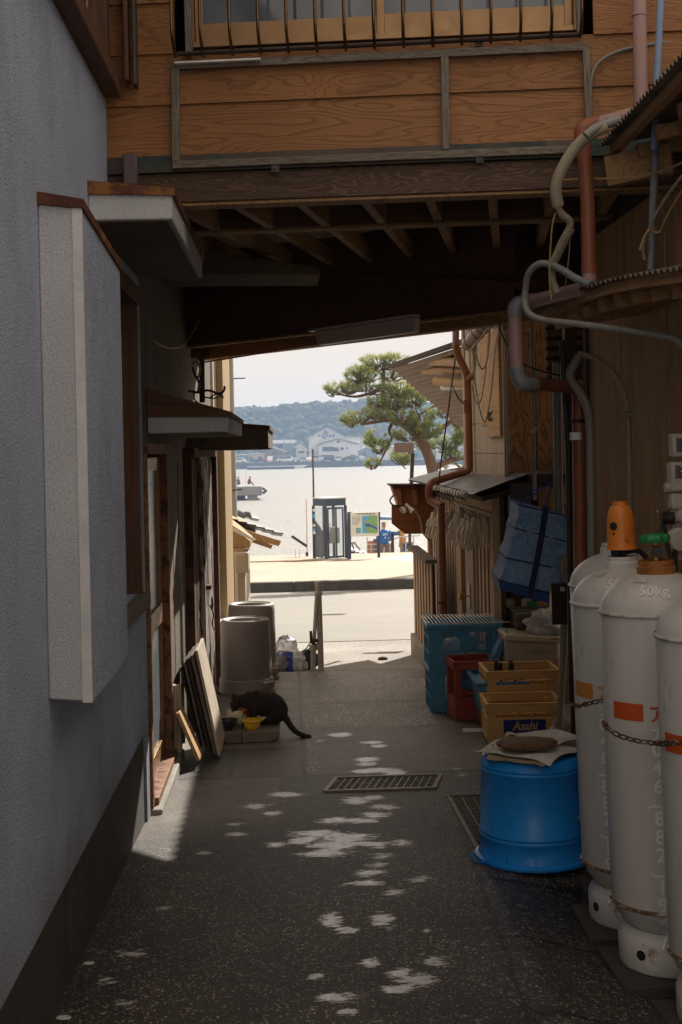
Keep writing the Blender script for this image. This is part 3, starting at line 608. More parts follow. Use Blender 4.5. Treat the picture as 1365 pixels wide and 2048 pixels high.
b = MB(); b.hexa([(XW, 7.2, 2.56), (p.x, 7.3, 2.55), (p.x, 7.8, 2.55), (XW, 7.8, 2.56), (XW, 7.2, 2.725), (p.x, 7.3, 2.59), (p.x, 7.8, 2.59), (XW, 7.8, 2.725)]); b.build('roof_bracket', 'concrete_soffit', LH, bevel=.01)
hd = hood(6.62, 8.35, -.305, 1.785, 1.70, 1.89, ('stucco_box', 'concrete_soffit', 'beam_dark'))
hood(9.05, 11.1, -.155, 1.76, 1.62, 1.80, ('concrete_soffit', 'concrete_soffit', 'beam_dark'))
# glazed low door
Y0, Y1 = 6.40, 7.60
b = MB(); b.box((XW - .10, Y0, -.12), (XW + .012, Y0 + .07, zd)); b.box((XW - .10, Y1 - .07, -.12), (XW + .006, Y1, zd)); b.box((XW - .10, Y0, zd - .001), (XW + .02, Y1, zd + .055)); b.box((XW - .085, Y0 + .07, -.10), (XW + .03, Y1 - .07, -.04))
df = b.build('door_frame', 'rust_brown', LH, bevel=.003)
b = MB(); b.box((XW - .07, Y0 + .07, -.035), (XW - .035, Y0 + .15, zd - .02)); b.box((XW - .07, Y1 - .14, -.035), (XW - .035, Y1 - .07, zd - .02)); b.box((XW - .07, Y0 + .15, zd - .09), (XW - .035, Y1 - .14, zd - .02)); b.box((XW - .07, Y0 + .15, -.035), (XW - .035, Y1 - .14, .05)); b.box((XW - .068, Y0 + .15, .68), (XW - .03, Y1 - .14, .78)); dd = b.build('door', 'frame_alu', LH, bevel=.003)
b = MB(); b.box((XW - .056, Y0 + .15, .05), (XW - .050, Y1 - .14, .68)); b.box((XW - .056, Y0 + .15, .78), (XW - .050, Y1 - .14, zd - .09)); b.build('pane', 'glass_frost', dd)
b = MB(); b.ob((XW - .02, Y0 + .17, .55), (.03, .02, .16)); b.build('handle', 'bronze_dark', dd, bevel=.004)
b = MB(); b.box((XW - .05, 6.385, -.3), (XW + .055, 7.7, -.075)); b.build('threshold', 'concrete', LH, bevel=.01)
# rusty sliding doors
Y0, Y1 = 8.72, 11.12; XR = XW + .055
b = MB(); b.box((XW - .10, Y0, zd - .03), (XR + .02, Y1, zd + .035)); b.box((XW - .1, Y0, -.4), (XR, Y0 + .12, zd - .03)); b.box((XW - .1, Y1 - .1, -.4), (XR + .03, Y1, zd - .03)); b.build('rusty_door_frame', 'rust', LH, bevel=.004)
for i, (a, c, xx) in enumerate(((Y0 + .12, Y0 + 1.2, XR - .055), (Y0 + 1.15, Y1 - .1, XR - .02))):
    b = MB(); b.box((xx - .02, a, -.34), (xx, c, zd - .03)); n = 9
    for k in range(n): yy = a + (c - a) * (k + .5) / n; b.box((xx, yy - .035, -.32), (xx + .012, yy + .035, zd - .05))
    b.build('rusty_door', 'rust_white' if i else 'rust', LH)
b = MB(); b.ob((XR + .02, 9.9, .62), (.035, .10, .03)); b.torus((XR + .04, 9.9, .50), .05, .006, 14, 6, Matrix.Rotation(rad(90), 3, 'Y')); b.build('door_latch', 'rust', LH)
b = MB(); b.tube([(XR + .02, 9.9, .49), (XR + .05, 9.92, .42), (XR + .03, 9.95, .34), (XR + .05, 9.93, .30)], .005, 6, smooth=1); b.build('latch_wire', 'cable_black', LH)
b = MB(); b.tube([(XW + .03, 7.95, -.1), (XW + .03, 7.97, 1.55)], .009, 8); b.build('conduit', 'conduit_grey', LH)
# ------------------------------------------------------------------ BRIDGE HOUSE across the alley
n_f = V((-.115, -1, 0)).normalized(); F0 = V((XW, 5.35, 0))
def FP(px, py, out=0): return PP(px, py, F0 + n_f * out, n_f)
uF = V((1, -.115, 0)).normalized()
BH = thing('wooden_house', (.4, 5.3, 2.6), 'brown timber house storey bridging the alley, with barred window and grained wood siding', 'house')
LF = 5.2; zb = 2.755
def fpt(u, z, out=0): q = F0 + uF * u + n_f * out; return V((q.x, q.y, z))
wu0, wu1 = (FP(372, 60) - F0).dot(uF), (FP(1163, 60) - F0).dot(uF); wz = FP(700, 84).z
def rowz(k): return zb + .012 + .2 * k
for k in range(17):                                # lap siding courses
    z0, z1 = rowz(k), rowz(k) + .2
    segs = [(0, LF)]
    if z1 > wz + .01 and z0 < wz + 1.25: segs = [(0, wu0 - .045), (wu1 + .045, LF)]
    b = MB()
    for a, c in segs: b.hexa([fpt(a, z0, .016), fpt(c, z0, .016), fpt(c, z0, -.02), fpt(a, z0, -.02), fpt(a, z1 + .004, .004), fpt(c, z1 + .004, .004), fpt(c, z1 + .004, -.02), fpt(a, z1 + .004, -.02)])
    if k < 9 or k % 2: b.build('siding_board', 'siding%d' % (k * 2 % 3), BH, ang=20)
    else: b.build('siding_board', 'siding1', BH, ang=20)
b = MB(); b.prism([fpt(0, zb + .06, -.115), fpt(LF, zb + .06, -.115), V((4.6, 8.0, zb + .17)), V((1.2, 7.7, zb + .17)), V((XW, 9.4, zb + .21))], (0, 0, .02)); b.build('underfloor', 'ceil_panel', BH, ang=20)
# body above (walls at the back and sides, roof)
bk = [V((XW, 9.5)), V((1.35, 7.85)), V((4.6, 8.0))]
b = MB(); b.quad(fpt(0, 2.78, -.03), V((XW, 9.5, 2.78)), V((XW, 9.5, 6.15)), fpt(0, 7.2, -.03)); b.quad((XW, 9.5, 2.4), (1.35, 7.85, 2.4), (1.35, 7.85, 6.15), (XW, 9.5, 6.15)); b.quad((1.35, 7.85, 2.4), (4.6, 8, 2.4), (4.6, 8, 6.15), (1.35, 7.85, 6.15)); b.quad((4.6, 8, .0), fpt(LF, 0, 0), fpt(LF, 7.2, 0), (4.6, 8, 6.15))
b.quad(fpt(0, 7.2, .3), fpt(LF, 7.2, .3), (4.8, 8.3, 6.15), (1.35, 8.2, 6.15), (XW, 9.8, 6.15)); b.quad(fpt(0, rowz(6)+1.26, -.04), fpt(LF, rowz(6)+1.26, -.04), fpt(LF, 7.2, -.04), fpt(0, 7.2, -.04)); b.build('rear_wall', 'wood_dark', BH, ang=0)
# flashing and lintel beam
fl0, fl1 = FP(300, 344), FP(1150, 312)
b = MB(); b.hexa([fpt(.0, zb - .055, .03), fpt(LF, zb - .055, .03), fpt(LF, zb - .055, -.02), fpt(0, zb - .055, -.02), fpt(0, zb + .012, .018), fpt(LF, zb + .012, .018), fpt(LF, zb + .012, -.02), fpt(0, zb + .012, -.02)]); b.build('flashing', 'flashing', BH)
zl1 = zb - .056; zl0 = FP(500, 401).z
b = MB(); b.hexa([fpt(.0, zl0, .01), fpt(LF, zl0, .01), fpt(LF, zl0, -.11), fpt(0, zl0, -.11), fpt(0, zl1, .01), fpt(LF, zl1, .01), fpt(LF, zl1, -.11), fpt(0, zl1, -.11)]); b.build('lintel_beam', 'beam_grain', BH, bevel=.004)
b = MB(); b.hexa([fpt(.0, zl0 - .012, .0), fpt(LF, zl0 - .012, .0), fpt(LF, zl0 - .012, -.10), fpt(0, zl0 - .012, -.10), fpt(0, zl0 - .001, .0), fpt(LF, zl0 - .001, .0), fpt(LF, zl0 - .001, -.10), fpt(0, zl0 - .001, -.10)]); b.build('lintel_strip', 'rafter', BH)
p0, p1 = FP(247, 310, .04), FP(277, 372, .04); b = MB(); b.box((p0.x, p0.y - .03, p1.z), (p1.x, p0.y + .03, p0.z)); b.build('corner_flashing', 'lilac', BH, bevel=.006)
p0, p1 = FP(263, -60, .05), FP(277, 175, .05); b = MB(); b.box((p0.x, p0.y - .04, p1.z), (p1.x, p0.y + .02, 4.6)); b.build('side_flashing', 'flashing', BH, bevel=.004)
p0, p1 = FP(247, -60, .05), FP(262, 168, .05); b = MB(); b.box((p0.x, p0.y - .06, p1.z), (p1.x - .002, p0.y + .02, 4.6)); b.build('side_jamb', 'frame_brown', BH, bevel=.004)
# batten frame
def batten(x0, y0, x1, y1, wd, out=.032, mat='batten_grey', name='batten', th=.026):
    a, c = FP(x0, y0, out), FP(x1, y1, out); b = MB(); b.beam(a, c, th, wd, up if abs(c.z - a.z) < .3 else uF)
    return b.build(name, mat, BH, bevel=.0025)
batten(345, 133, 1178, 94, .030); batten(346, 331, 1160, 299, .030)
batten(352, 140, 353, 323, .030, mat='batten_grey_z'); batten(890, 112, 893, 300, .030, out=.031, mat='batten_grey_z'); batten(1172, 98, 1178, 240, .026, mat='batten_grey_z')
batten(350, 127, 522, 119, .009, out=.055, mat='trim_white', name='metal_strip')
batten(376, 0, 379, 108, .026, out=.032, mat='batten_grey_z'); batten(1156, -40, 1160, 66, .022, out=.032, mat='batten_grey_z')
for q in ((958, 86), (960, 319), (551, 338)):
    c = FP(*q, .036); b = MB(); b.ob(c, (.030, .012, .026)); b.tube([c, c + n_f * .012], .005, 8); b.build('bracket', 'flashing', BH)
# window
W = MB(); zt = wz + 1.2; u0, u1 = wu0, wu1
def fbox(b, ua, ub, za, zb_, o0, o1): b.hexa([fpt(ua, za, o1), fpt(ub, za, o1), fpt(ub, za, o0), fpt(ua, za, o0), fpt(ua, zb_, o1), fpt(ub, zb_, o1), fpt(ub, zb_, o0), fpt(ua, zb_, o0)])
fbox(W, u0, u0 + .03, wz, zt, -.06, .022); fbox(W, u1 - .03, u1, wz, zt, -.06, .022); fbox(W, u0 + .03, u1 - .03, wz, wz + .022, -.06, .02)
wf = W.build('window_frame', 'frame_alu', BH, bevel=.002)
um = (FP(760, 60) - F0).dot(uF)
for a, c, o in ((u0 + .032, um + .02, -.05), (um - .012, u1 - .032, -.028)):
    b = MB(); zz = wz + .022; fbox(b, a, a + .03, zz, zt, o, o + .02); fbox(b, c - .03, c, zz, zt, o, o + .02); fbox(b, a + .03, c - .03, zz, zz + .085, o, o + .02); sa = b.build('sash', 'frame_alu', wf, bevel=.002)
b = MB(); fbox(b, u0 + .06, um - .01, wz + .10, zt, -.044, -.040); fbox(b, um + .01, u1 - .06, wz + .10, zt, -.022, -.018); b.build('pane', 'glass_dark', wf)
b = MB(); n = 60; pts = [fpt(u0 + .05 + (u1 - u0 - .1) * i / n, wz + .1, -.075 + .008 * math.sin(i * 1.3)) for i in range(n + 1)]
for i in range(n): b.quad(pts[i], pts[i + 1], pts[i + 1] + V((0, 0, 1.1)), pts[i] + V((0, 0, 1.1)))
b.build('curtain', 'curtain', wf)
# curved bars of the window grille, on two rails
GR = thing('window_grille', FP(760, 80, .2), 'bronze window grille of curved bars in front of the upstairs window', 'window grille')
xs = [(352, 108), (408, 107), (466, 104), (522, 101), (578, 99), (635, 97), (692, 94), (750, 91), (808, 88), (866, 86), (924, 83), (982, 80), (1041, 76), (1102, 73), (1161, 68)]
a, c = FP(356, 108, .05), FP(1163, 69, .05); b = MB(); b.tube([a, c], .010, 8); b.build('rail', 'bronze_dark', GR)
a, c = FP(356, 108, .05) + V((0, 0, 1.25)), FP(1163, 69, .05) + V((0, 0, 1.25)); b = MB(); b.tube([a, c], .010, 8); b.build('rail', 'bronze_dark', GR)
for x, y in xs:
    e = FP(x, y, .05); t = n_f
    P_ = [e + V((0, 0, -.012)), e + t * .03 + V((0, 0, .004)), e + t * .068 + V((0, 0, .045)), e + t * .078 + V((0, 0, .10)), e + t * .078 + V((0, 0, 1.15)), e + t * .05 + V((0, 0, 1.23)), e + V((0, 0, 1.25))]
    off = -t.x * .078 / 1; P_ = [q - uF * 0 for q in P_]
    b = MB(); b.tube(P_, .0062, 8, smooth=2); b.build('bar', 'bronze', GR)
# beams and joists under the bridge
Yb1 = 6.35
a, c = PY(300, 469, Yb1), PY(1180, 432, Yb1); hB = .19
b = MB(); b.beam(V((XW, Yb1, a.z + hB / 2)), V((1.9, Yb1 - .02, c.z + hB / 2)), .10, hB); b.build('beam', 'beam_dark', BH, bevel=.003)
b = MB(); b.beam(V((XW, Yb1, a.z - .006)), V((1.9, Yb1 - .02, c.z - .006)), .09, .011); b.build('beam_strip', 'rafter', BH)
jd = ray(1015, 745); jd = jd / jd.y
for x, y in ((330, 473), (443, 468), (550, 464), (661, 461), (770, 455), (880, 449), (989, 446), (1095, 442), (1200, 438)):
    q = PY(x, y, 6.42); b = MB(); b.beam(q - jd * .95 + V((0, 0, .05)), q + jd * 2.0 + V((0, 0, .05)), .04, .09); b.build('joist', 'rafter', BH, bevel=.002)
dq = V((1.95, -1.55, 0)).normalized()
A = V((XW - .05, 9.3 + .04, 0)); L_ = 2.62
b = MB(); b.prism([A + V((0, 0, 2.335)), A + dq * L_ + V((0, 0, 2.385)), A + dq * L_ + V((0, 0, 3.05)), A + V((0, 0, 3.05))], dq.cross(up) * -.10); b.build('rear_beam', 'beam_dark', BH, ang=20)
b = MB(); b.beam(A + V((.0, -.0, 2.325)), A + dq * L_ + V((0, 0, 2.375)), .05, .014); b.build('beam_strip', 'rafter', BH)
A2 = PY(398, 722, 10.35); B2 = PY(945, 656, 8.05); d2 = (B2 - A2); d2.z = 0; d2.normalize()
A2 = A2 - d2 * .35; B2 = B2 + d2 * .8
b = MB(); b.beam(A2 + V((0, 0, .07)), B2 + V((0, 0, .07)), .09, .14); b.build('exit_lintel', 'rafter', BH, bevel=.003)
b = MB(); b.prism([A2 + V((0, 0, .14)), B2 + V((0, 0, .14)), V((1.55, 7.9, 2.9)), V((XW - .2, 9.5, 2.9))], (0, 0, .03)); b.build('exit_soffit', 'beam_dark', BH, ang=0)
# long lamp housing on the exit side
LP = A - dq.cross(up) * (.14 if dq.cross(up).y > 0 else -.14); a, c = PP(628, 664, LP, dq.cross(up)), PP(830, 634, LP, dq.cross(up))
T_ = thing('tube_lamp', lerp(a, c, .5), 'long white fluorescent lamp housing fixed under the rear beam', 'lamp')
dn = dq.cross(up)
if dn.y > 0: dn = -dn
a2 = PP(636, 690, LP, dn); c2 = PP(828, 664, LP, dn); a1 = PP(628, 664, LP, dn); c1 = PP(830, 634, LP, dn)
b = MB(); b.prism([a1, c1, c2, a2], dn * -.06); b.build('housing', 'lamp_white', T_, bevel=.004)
b = MB(); b.beam(a1 + V((0, 0, .008)) + (a1 - c1) * .02, c1 + V((0, 0, .008)) - (a1 - c1) * .02, .075, .012); b.build('mounting_plate', 'lamp_white', T_)
# ------------------------------------------------------------------ RIGHT SIDE houses
def corr(mb, A, B, D, n, amp=.006, th=.003, sub=6, curve=None):
    """corrugated sheet: waves follow one another along A-B, ridges run along D"""
    A, B, D = V(A), V(B), V(D); N = (B - A).cross(D).normalized()
    if N.z < 0: N = -N
    m = n * sub; vs = []; R_ = 1
    for k in (0, 1):
        for j in range(R_ + 1):
            for i in range(m + 1):
                t = i / m; p = lerp(A, B, t) + D * (j / R_) + N * (amp * math.sin(2 * math.pi * n * t) - k * th)
                if curve: p = p + V((0, 0, curve(t)))
                vs.append(p)
    fs = []; w_ = m + 1; K = (R_ + 1) * w_
    for j in range(R_):
        for i in range(m): q = j * w_ + i; fs.append((q, q + 1, q + w_ + 1, q + w_)); fs.append((K + q, K + q + w_, K + q + w_ + 1, K + q + 1))
    for i in range(m):
        fs.append((i + 1, i, K + i, K + i + 1)); q = R_ * w_ + i; fs.append((q, q + 1, K + q + 1, K + q))
    for j in range(R_): q = j * w_; fs.append((q, q + w_, K + q + w_, K + q)); q += m; fs.append((q + w_, q, K + q, K + q + w_))
    return mb.add(vs, fs)
RH = thing('boarded_house', (1.5, 5, 0), 'dark brown boarded house behind the gas cylinders, with two small corrugated eaves', 'house')
XB = 1.5
b = MB(); y = 1.0; rng = random.Random(5)
while y < 6.72:
    wd = rng.choice((.17, .19, .21)); wd = min(wd, 6.74 - y); b.box((XB + rng.uniform(0, .006), y + .0025, -.3), (XB + .03, y + wd - .0025, 2.62)); y += wd
b.build('board_wall', 'wood_wall', RH, ang=20)
b = MB(); b.box((XB + .031, 1.0, -.3), (4.6, 6.72, 2.75)); b.box((2.1, .4, 2.75), (4.8, 5.0, 3.2)); b.build('inner_wall', 'wood_dark', RH)
b = MB(); b.box((XB - .015, 6.72, -.3), (XB + .09, 6.80, 2.5)); b.build('corner_post', 'wood_dark', RH, bevel=.004)
def eave(P0, P1, D, nw, rmat, nr, rlen, parent, curve=None):
    b = MB(); corr(b, P0, P1, D, nw, .0075, curve=curve); rf = b.build('corrugated_roof', rmat, parent, ang=50)
    u = (P1 - P0).normalized(); b = MB(); n = 10
    for i in range(n):
        t0, t1 = i / n, (i + 1) / n; c0 = curve(t0) if curve else 0; c1 = curve(t1) if curve else 0
        b.beam(lerp(P0, P1, t0) + D * .06 + V((0, 0, -.030 + c0)), lerp(P0, P1, t1) + D * .06 + V((0, 0, -.030 + c1)), .03, .035)
    b.build('fascia', 'rafter', rf)
    for i in range(nr):
        t = (i + .5) / nr; q = lerp(P0, P1, t) + V((0, 0, -.075 + (curve(t) if curve else 0)))
        b = MB(); b.beam(q + D * .12, q + D * .98, .042, .05); b.build('rafter', 'rafter', rf, bevel=.002)
    return rf
P0, P1 = PY(1062, 624, 5.62), PY(1365, 532, 4.05); P1 = P0 + (P1 - P0) * 1.9
eave(P0, P1, V((.62, .02, .10)), 62, 'roof_corr_dark', 17, .4, RH, lambda t: .03 * math.sin(t * 2 * math.pi) )
P0, P1 = PY(1197, 292, 5.05), PY(1365, 106, 3.95); P1 = P0 + (P1 - P0) * 2.2
eave(P0, P1, V((.95, .02, .16)), 60, 'roof_corr_dark', 9, .6, RH)
b = MB()
q0, q1 = PY(1215, 345, 5.0), PY(1345, 318, 4.9); b.beam(q0, q1, .05, .11)
b.build('eave_beam', 'rafter', RH)
# ------ slatted house further in
KS[0] = 1.2
SH = thing('slatted_house', (1.2, 9.5, -.3), 'light wooden slat-fronted house with a tarp covered lean-to roof on the right of the alley', 'house')
XS = 1.165
b = MB(); y = 7.86
gaps = [(8.75, 8.95), (9.32, 9.62)]
while y < 11.45:
    if not any(a < y + .05 < c for a, c in gaps): b.box((XS + .012, y, gz(0, y) + .03), (XS + .0215, y + .085, 1.20))
    y += .165
b.build('slat_screen', 'slat', SH, ang=20)
b = MB(); b.box((XS + .022, 7.8, -.4), (XS + .06, 11.6, 1.30)); b.build('screen_backing', 'wood_dark', SH)
for p0_, p1_ in (((XS - .012, 9.33, -.25), (XS + .02, 9.60, 1.2)), ((XS - .012, 7.79, -.2), (XS + .03, 7.86, 1.33)), ((XS - .012, 11.56, -.4), (XS + .04, 11.64, 1.32))): b = MB(); b.box(p0_, p1_); b.build('screen_post', 'slat', SH, bevel=.004)
b = MB(); b.box((XS - .018, 7.82, 1.19), (XS + .02, 9.62, 1.215)); b.build('screen_rail', 'board_pale', SH, bevel=.003)
b = MB(); b.box((XS - .006, 7.84, 1.215), (XS + .02, 9.66, 1.335)); b.build('eave_board', 'board_tan', SH, bevel=.003)
b = MB(); b.hexa([(XS - .004, 8.74, -.15), (XS + .016, 8.74, -.15), (XS - .004, 8.96, -.15), (XS - .024, 8.96, -.15), (XS - .004, 8.74, 1.18), (XS + .016, 8.74, 1.18), (XS - .004, 8.96, 1.18), (XS - .024, 8.96, 1.18)]); dr = b.build('door', 'beige_panel', SH)
c = V((XS - .02, 8.85, .62)); b = MB(); b.lathe([(.006, 0), (.006, .03), (.022, .035), (.024, .06), (.015, .068)], c, 16, Matrix.Rotation(rad(-90), 3, 'Y')); b.build('door_knob', 'brass', dr)
b = MB(); b.box((XS - .023, 8.82, .54), (XS - .014, 8.88, .70)); b.build('lock_plate', 'steel', dr)
# lean-to roof with tarp
b = MB(); xe, ze = 1.0, 1.335; nn = 26
for j in range(nn + 1):
    for i in range(9):
        t = i / 8; yy = 7.50 + (11.75 - 7.50) * j / nn; x = xe + .32 * t; z = ze + (.075 + .035 * (1 - j / nn)) * t + .006 * mn.noise(V((x * 9, yy * 7, 2))); b.v.append(V((x, yy, z)))
for j in range(nn):
    for i in range(8): k = j * 9 + i; b.f.append((k, k + 1, k + 10, k + 9))
k0 = len(b.v); b.v += [p + V((0, 0, -.012)) for p in b.v[:k0]]; b.f += [tuple(k0 + q for q in f[::-1]) for f in b.f[:]]
rf = b.build('lean_to_roof', 'tarp_grey', SH, ang=60)
b = MB(); b.hexa([(xe + .06, 7.52, ze - .04), (1.45, 7.52, ze + .04), (1.45, 9.9, ze + .03), (xe + .06, 9.9, ze - .04), (xe + .06, 7.52, ze - .014), (1.45, 7.52, ze + .085), (1.45, 9.9, ze + .05), (xe + .06, 9.9, ze - .014)]); b.build('roof_board', 'wood_dark', rf)
b = MB(); b.hexa([(xe + .32, 7.505, ze + .05), (1.75, 7.42, ze + .06), (1.75, 8.02, ze + .10), (xe + .32, 8.02, ze + .10), (xe + .32, 7.505, ze + .105), (1.75, 7.42, ze + .115), (1.75, 8.02, ze + .13), (xe + .32, 8.02, ze + .12)]); b.build('roof_flap', 'wood_dark', rf)
b = MB(); P_ = [(xe - .005, 7.72 + .1 * i, ze - .012 + .004 * math.sin(i)) for i in range(22)]; b.tube(P_, .021, 10); b.build('rolled_tarp_edge', 'paper', rf)
for i in range(14): b = MB(); yy = 7.78 + .145 * i; b.torus((xe - .005, yy, ze - .012), .025, .0028, 14, 5, Matrix.Rotation(rad(25), 3, 'Z') @ Matrix.Rotation(rad(90), 3, 'X')); b.build('tie_wire', 'cable_black', rf)
# upper storey wall towards the alley
XU = 1.285
b = MB(); b.wall((XU, 8.02, 1.36), (0, 1, 0), (-1, 0, 0), 1.85, 1.7, [], .05); b.build('upper_wall', 'board_pale', SH, ang=0)
for p0_, p1_ in (((XU - .02, 9.80, 1.36), (XU + .05, 9.90, 3.0)), ((XU - .015, 9.50, 1.38), (XU + .01, 9.54, 2.9)), ((XU - .014, 8.02, 1.37), (XU + .01, 8.06, 3))): b = MB(); b.box(p0_, p1_); b.build('upper_post', 'slat', SH, bevel=.003)
b = MB(); b.box((XU - .028, 8.10, 1.66), (XU - .002, 8.62, 2.9)); sb = b.build('shutter_box', 'board_tan', SH, bevel=.003)
b = MB(); [b.tube([(XU - .03, 8.40 + k * .09, 1.76), (XU - .045, 8.40 + k * .09, 1.79), (XU - .03, 8.40 + k * .09, 1.82)], .006, 6) for k in range(2)]; b.build('pull', 'bronze_dark', sb)
b = MB(); b.box((XU - .018, 8.62, 1.74), (XU - .002, 8.95, 2.9)); b.build('shutter_panel', 'board_tan', SH, bevel=.002)
b = MB()
for k in range(7): b.box((XU - .008, 8.06, 1.36 + k * .2), (XU + .0, 9.80, 1.545 + k * .2 + .01))
b.build('upper_siding', 'board_pale', SH)
# veneer wall facing the alley mouth
b = MB(); b.box((XU + .01, 8.0, 1.44), (1.455, 8.02, 3.0)); b.box((1.463, 8.003, -.2), (1.63, 8.022, 3.0)); b.box((1.638, 8.0, -.2), (2.0, 8.02, 3.0)); b.build('veneer_wall', 'veneer', SH, ang=20)
b = MB(); b.box((1.29, 8.03, -.3), (4.6, 9.85, 2.95)); b.box((1.20, 9.86, -.4), (4.6, 11.55, 1.30)); b.box((1.72, 9.87, 1.301), (4.6, 12.4, 2.3)); b.build('house_body', 'wood_dark', SH)
KS[0] = 1.0
b = MB(); corr(b, (1.14, 8.6, 2.93), (1.14, 14.3, 2.90), (2.5, 0, .62), 44, .012, .004); b.build('added_shade_eave', 'roof_corr_dark', SH, ang=50)  # unseen eave, added to keep the sun off the alley floor
KS[0] = 1.2
b = MB()
for k in range(11): b.box((1.42, 7.40 + .0, 1.98 + k * .055), (2.1, 7.43, 2.015 + k * .055))
b.box((1.42, 7.44, 1.96), (2.1, 7.46, 2.62)); b.build('louvre_panel', 'wood_dark', SH)
b = MB(); b.box((1.40, 6.82, -.15), (1.46, 6.88, 2.6)); b.box((1.30, 7.95, -.15), (1.34, 7.99, 1.38)); b.build('dark_post', 'wood_dark', SH)
KS[0] = 1.0
# low corrugated roof on the sea side, with log purlins
A, B_ = PY(785, 738, 15.0), PY(838, 784, 15.35); C = PY(938, 688, 12.0); D_ = C + (B_ - A) * 1.35 + V((.1, -.3, 0))
A2_, B2_ = A, A + (B_ - A) * 3.0
b = MB(); corr(b, A2_, A2_ + (B_ - A) * 2.6, C - A, 17, .013, .004)
rf = b.build('sea_side_roof', 'roof_corr', SH, ang=50)
b = MB(); b.beam(A + V((-.02, 0, .03)), C + V((-.02, 0, .03)), .05, .045); b.build('roof_edge', 'wood_dark', rf)
for (pa, pb) in (((850, 740, 14.2), (935, 742, 12.6)), ((873, 762, 13.4), (935, 768, 12.4)), ((860, 722, 13.8), (935, 726, 12.0))):
    q0, q1 = PY(*pa), PY(*pb); q1 = q1 + (q1 - q0) * .6; b = MB(); b.tube([q0, q1], .045, 12); b.build('log_purlin', 'log', rf)
b = MB(); b.tube([PY(879, 722, 13.9), PY(879, 722, 13.9) + V((.2, .5, .02))], .05, 12); b.tube([PY(886, 775, 13.5), PY(935, 772, 12.6)], .03, 8); b.build('purlin_end', 'steel', rf)
# low slat fence
FN = thing('slat_fence', (XS, 12.4, -.35), 'low wooden slat fence with weathered top rail where the alley meets the road', 'fence')
b = MB(); y = 11.66
while y < 13.3: b.box((XS + .02, y, gz(0, y) + .14), (XS + .0295, y + .15, .60)); y += .27
b.build('slat_panel', 'slat', FN, ang=20)
b = MB(); b.box((XS - .03, 11.64, .60), (XS + .07, 13.42, .635)); b.build('top_rail', 'batten_grey', FN, bevel=.004)
b = MB(); b.box((XS + .03, 11.66, -.6), (XS + .05, 13.36, .59)); b.build('backing', 'wood_dark', FN)
b = MB(); b.box((XS - .02, 11.5, -.8), (XS + .10, 13.45, -.24)); b.build('base_kerb', 'concrete', FN, bevel=.01)
# wooden box sign hanging beyond, with spotlights
q = PY(862, 1000, 13.5); SG = thing('wooden_box_sign', q, 'orange brown wooden signboard under a bracketed box shelf, lit by two clamp spotlights', 'signboard')
Yq = 13.45
def sq(px, py, dy=0): return PY(px, py, Yq + dy)
b = MB(); b.prism([sq(784, 972), sq(900, 972), sq(900, 1012), sq(797, 1012)], (0, .30, 0)); b.build('box', 'board_red', SG, bevel=.004)
for x in (798, 830, 858): b = MB(); b.prism([sq(x - 6, 978, -.03), sq(x + 5, 978, -.03), sq(x + 6, 1010, -.10), sq(x - 2, 1010, -.10)], (0, .05, 0)); b.build('bracket', 'board_red', SG, bevel=.002)
b = MB(); b.prism([sq(784, 1009.5, .02), sq(900, 1009.5, .02), sq(900, 1067, .02), sq(810, 1068, .02), sq(784, 1047, .02)], (0, .035, 0)); b.build('board', 'board_red', SG, bevel=.002)
b = MB(); b.prism([sq(780, 969, -.05), sq(905, 969, -.05), sq(905, 972, -.05), sq(782, 972.5, -.05)], (0, .45, 0)); b.build('top_board', 'wood_dark', SG)
b = MB(); b.tube([sq(788, 990), sq(779, 1000, -.05), sq(784, 1010, -.08), sq(800, 1013, -.08)], .008, 8, smooth=2); b.build('cable', 'cable_black', SG)
for (x0, y0, x1, y1) in ((814, 1012, 806, 1020), (812, 1008, 828, 1024)):
    a, c = sq(x0, y0, -.08), sq(x1, y1, -.14); d = (c - a).normalized(); R_ = d.to_track_quat('Z', 'Y').to_matrix(); Ln = (c - a).length
    b = MB(); b.lathe([(.012, 0), (.016, .01), (.018, Ln * .45), (.034, Ln * .8), (.036, Ln), (.030, Ln), (.026, Ln * .85)], a, 16, R_); b.build('spotlight', 'spot_metal', SG)
b = MB(); b.tube([sq(832, 1022, -.1), sq(840, 1033, -.08), sq(844, 1050, -.07), sq(845, 1064, -.06), sq(852, 1072, -.05), sq(862, 1085, 0)], .012, 8, smooth=2); b.build('conduit', 'conduit_beige', SG)
b = MB(); b.beam(sq(826, 905, 1.6), sq(823, 970, 1.6), .04, .04, (1, 0, 0)); b.build('post', 'batten_grey', SG)
# ------------------------------------------------------------------ left side far bits
TH = thing('tan_house', (-.9, 13, -.4), 'narrow tan clapboard house corner with white pipe just past the rusty doors', 'house')
xa, xb = PY(437, 1000, 12.6).x, PY(451, 1000, 12.6).x
b = MB(); b.box((-2.5, 12.6, -.5), (xb, 14.0, 3.1)); b.build('wall', 'tan_wall', TH)
b = MB(); b.box((-2.5, 12.30, -.42), (PY(427, 800, 12.3).x, 12.59, 3.0)); b.build('plaster_wall', 'cream_wall', TH)
b = MB(); q = PY(434, 1000, 12.5); b.tube([(q.x, 12.5, -.35), (q.x, 12.5, 4)], .013, 8); b.build('white_pipe', 'trim_white', TH)
for z in (.55, 1.9): b = MB(); b.torus((q.x, 12.5, z), .02, .006, 10, 5); b.build('pipe_clip', 'steel', TH)
b = MB(); q = PY(430, 1247, 12.4); b.box((q.x - .1, 12.2, q.z - .03), (q.x + .24, 12.58, q.z + .03)); b.build('sill_step', 'trim_white', TH, bevel=.02)
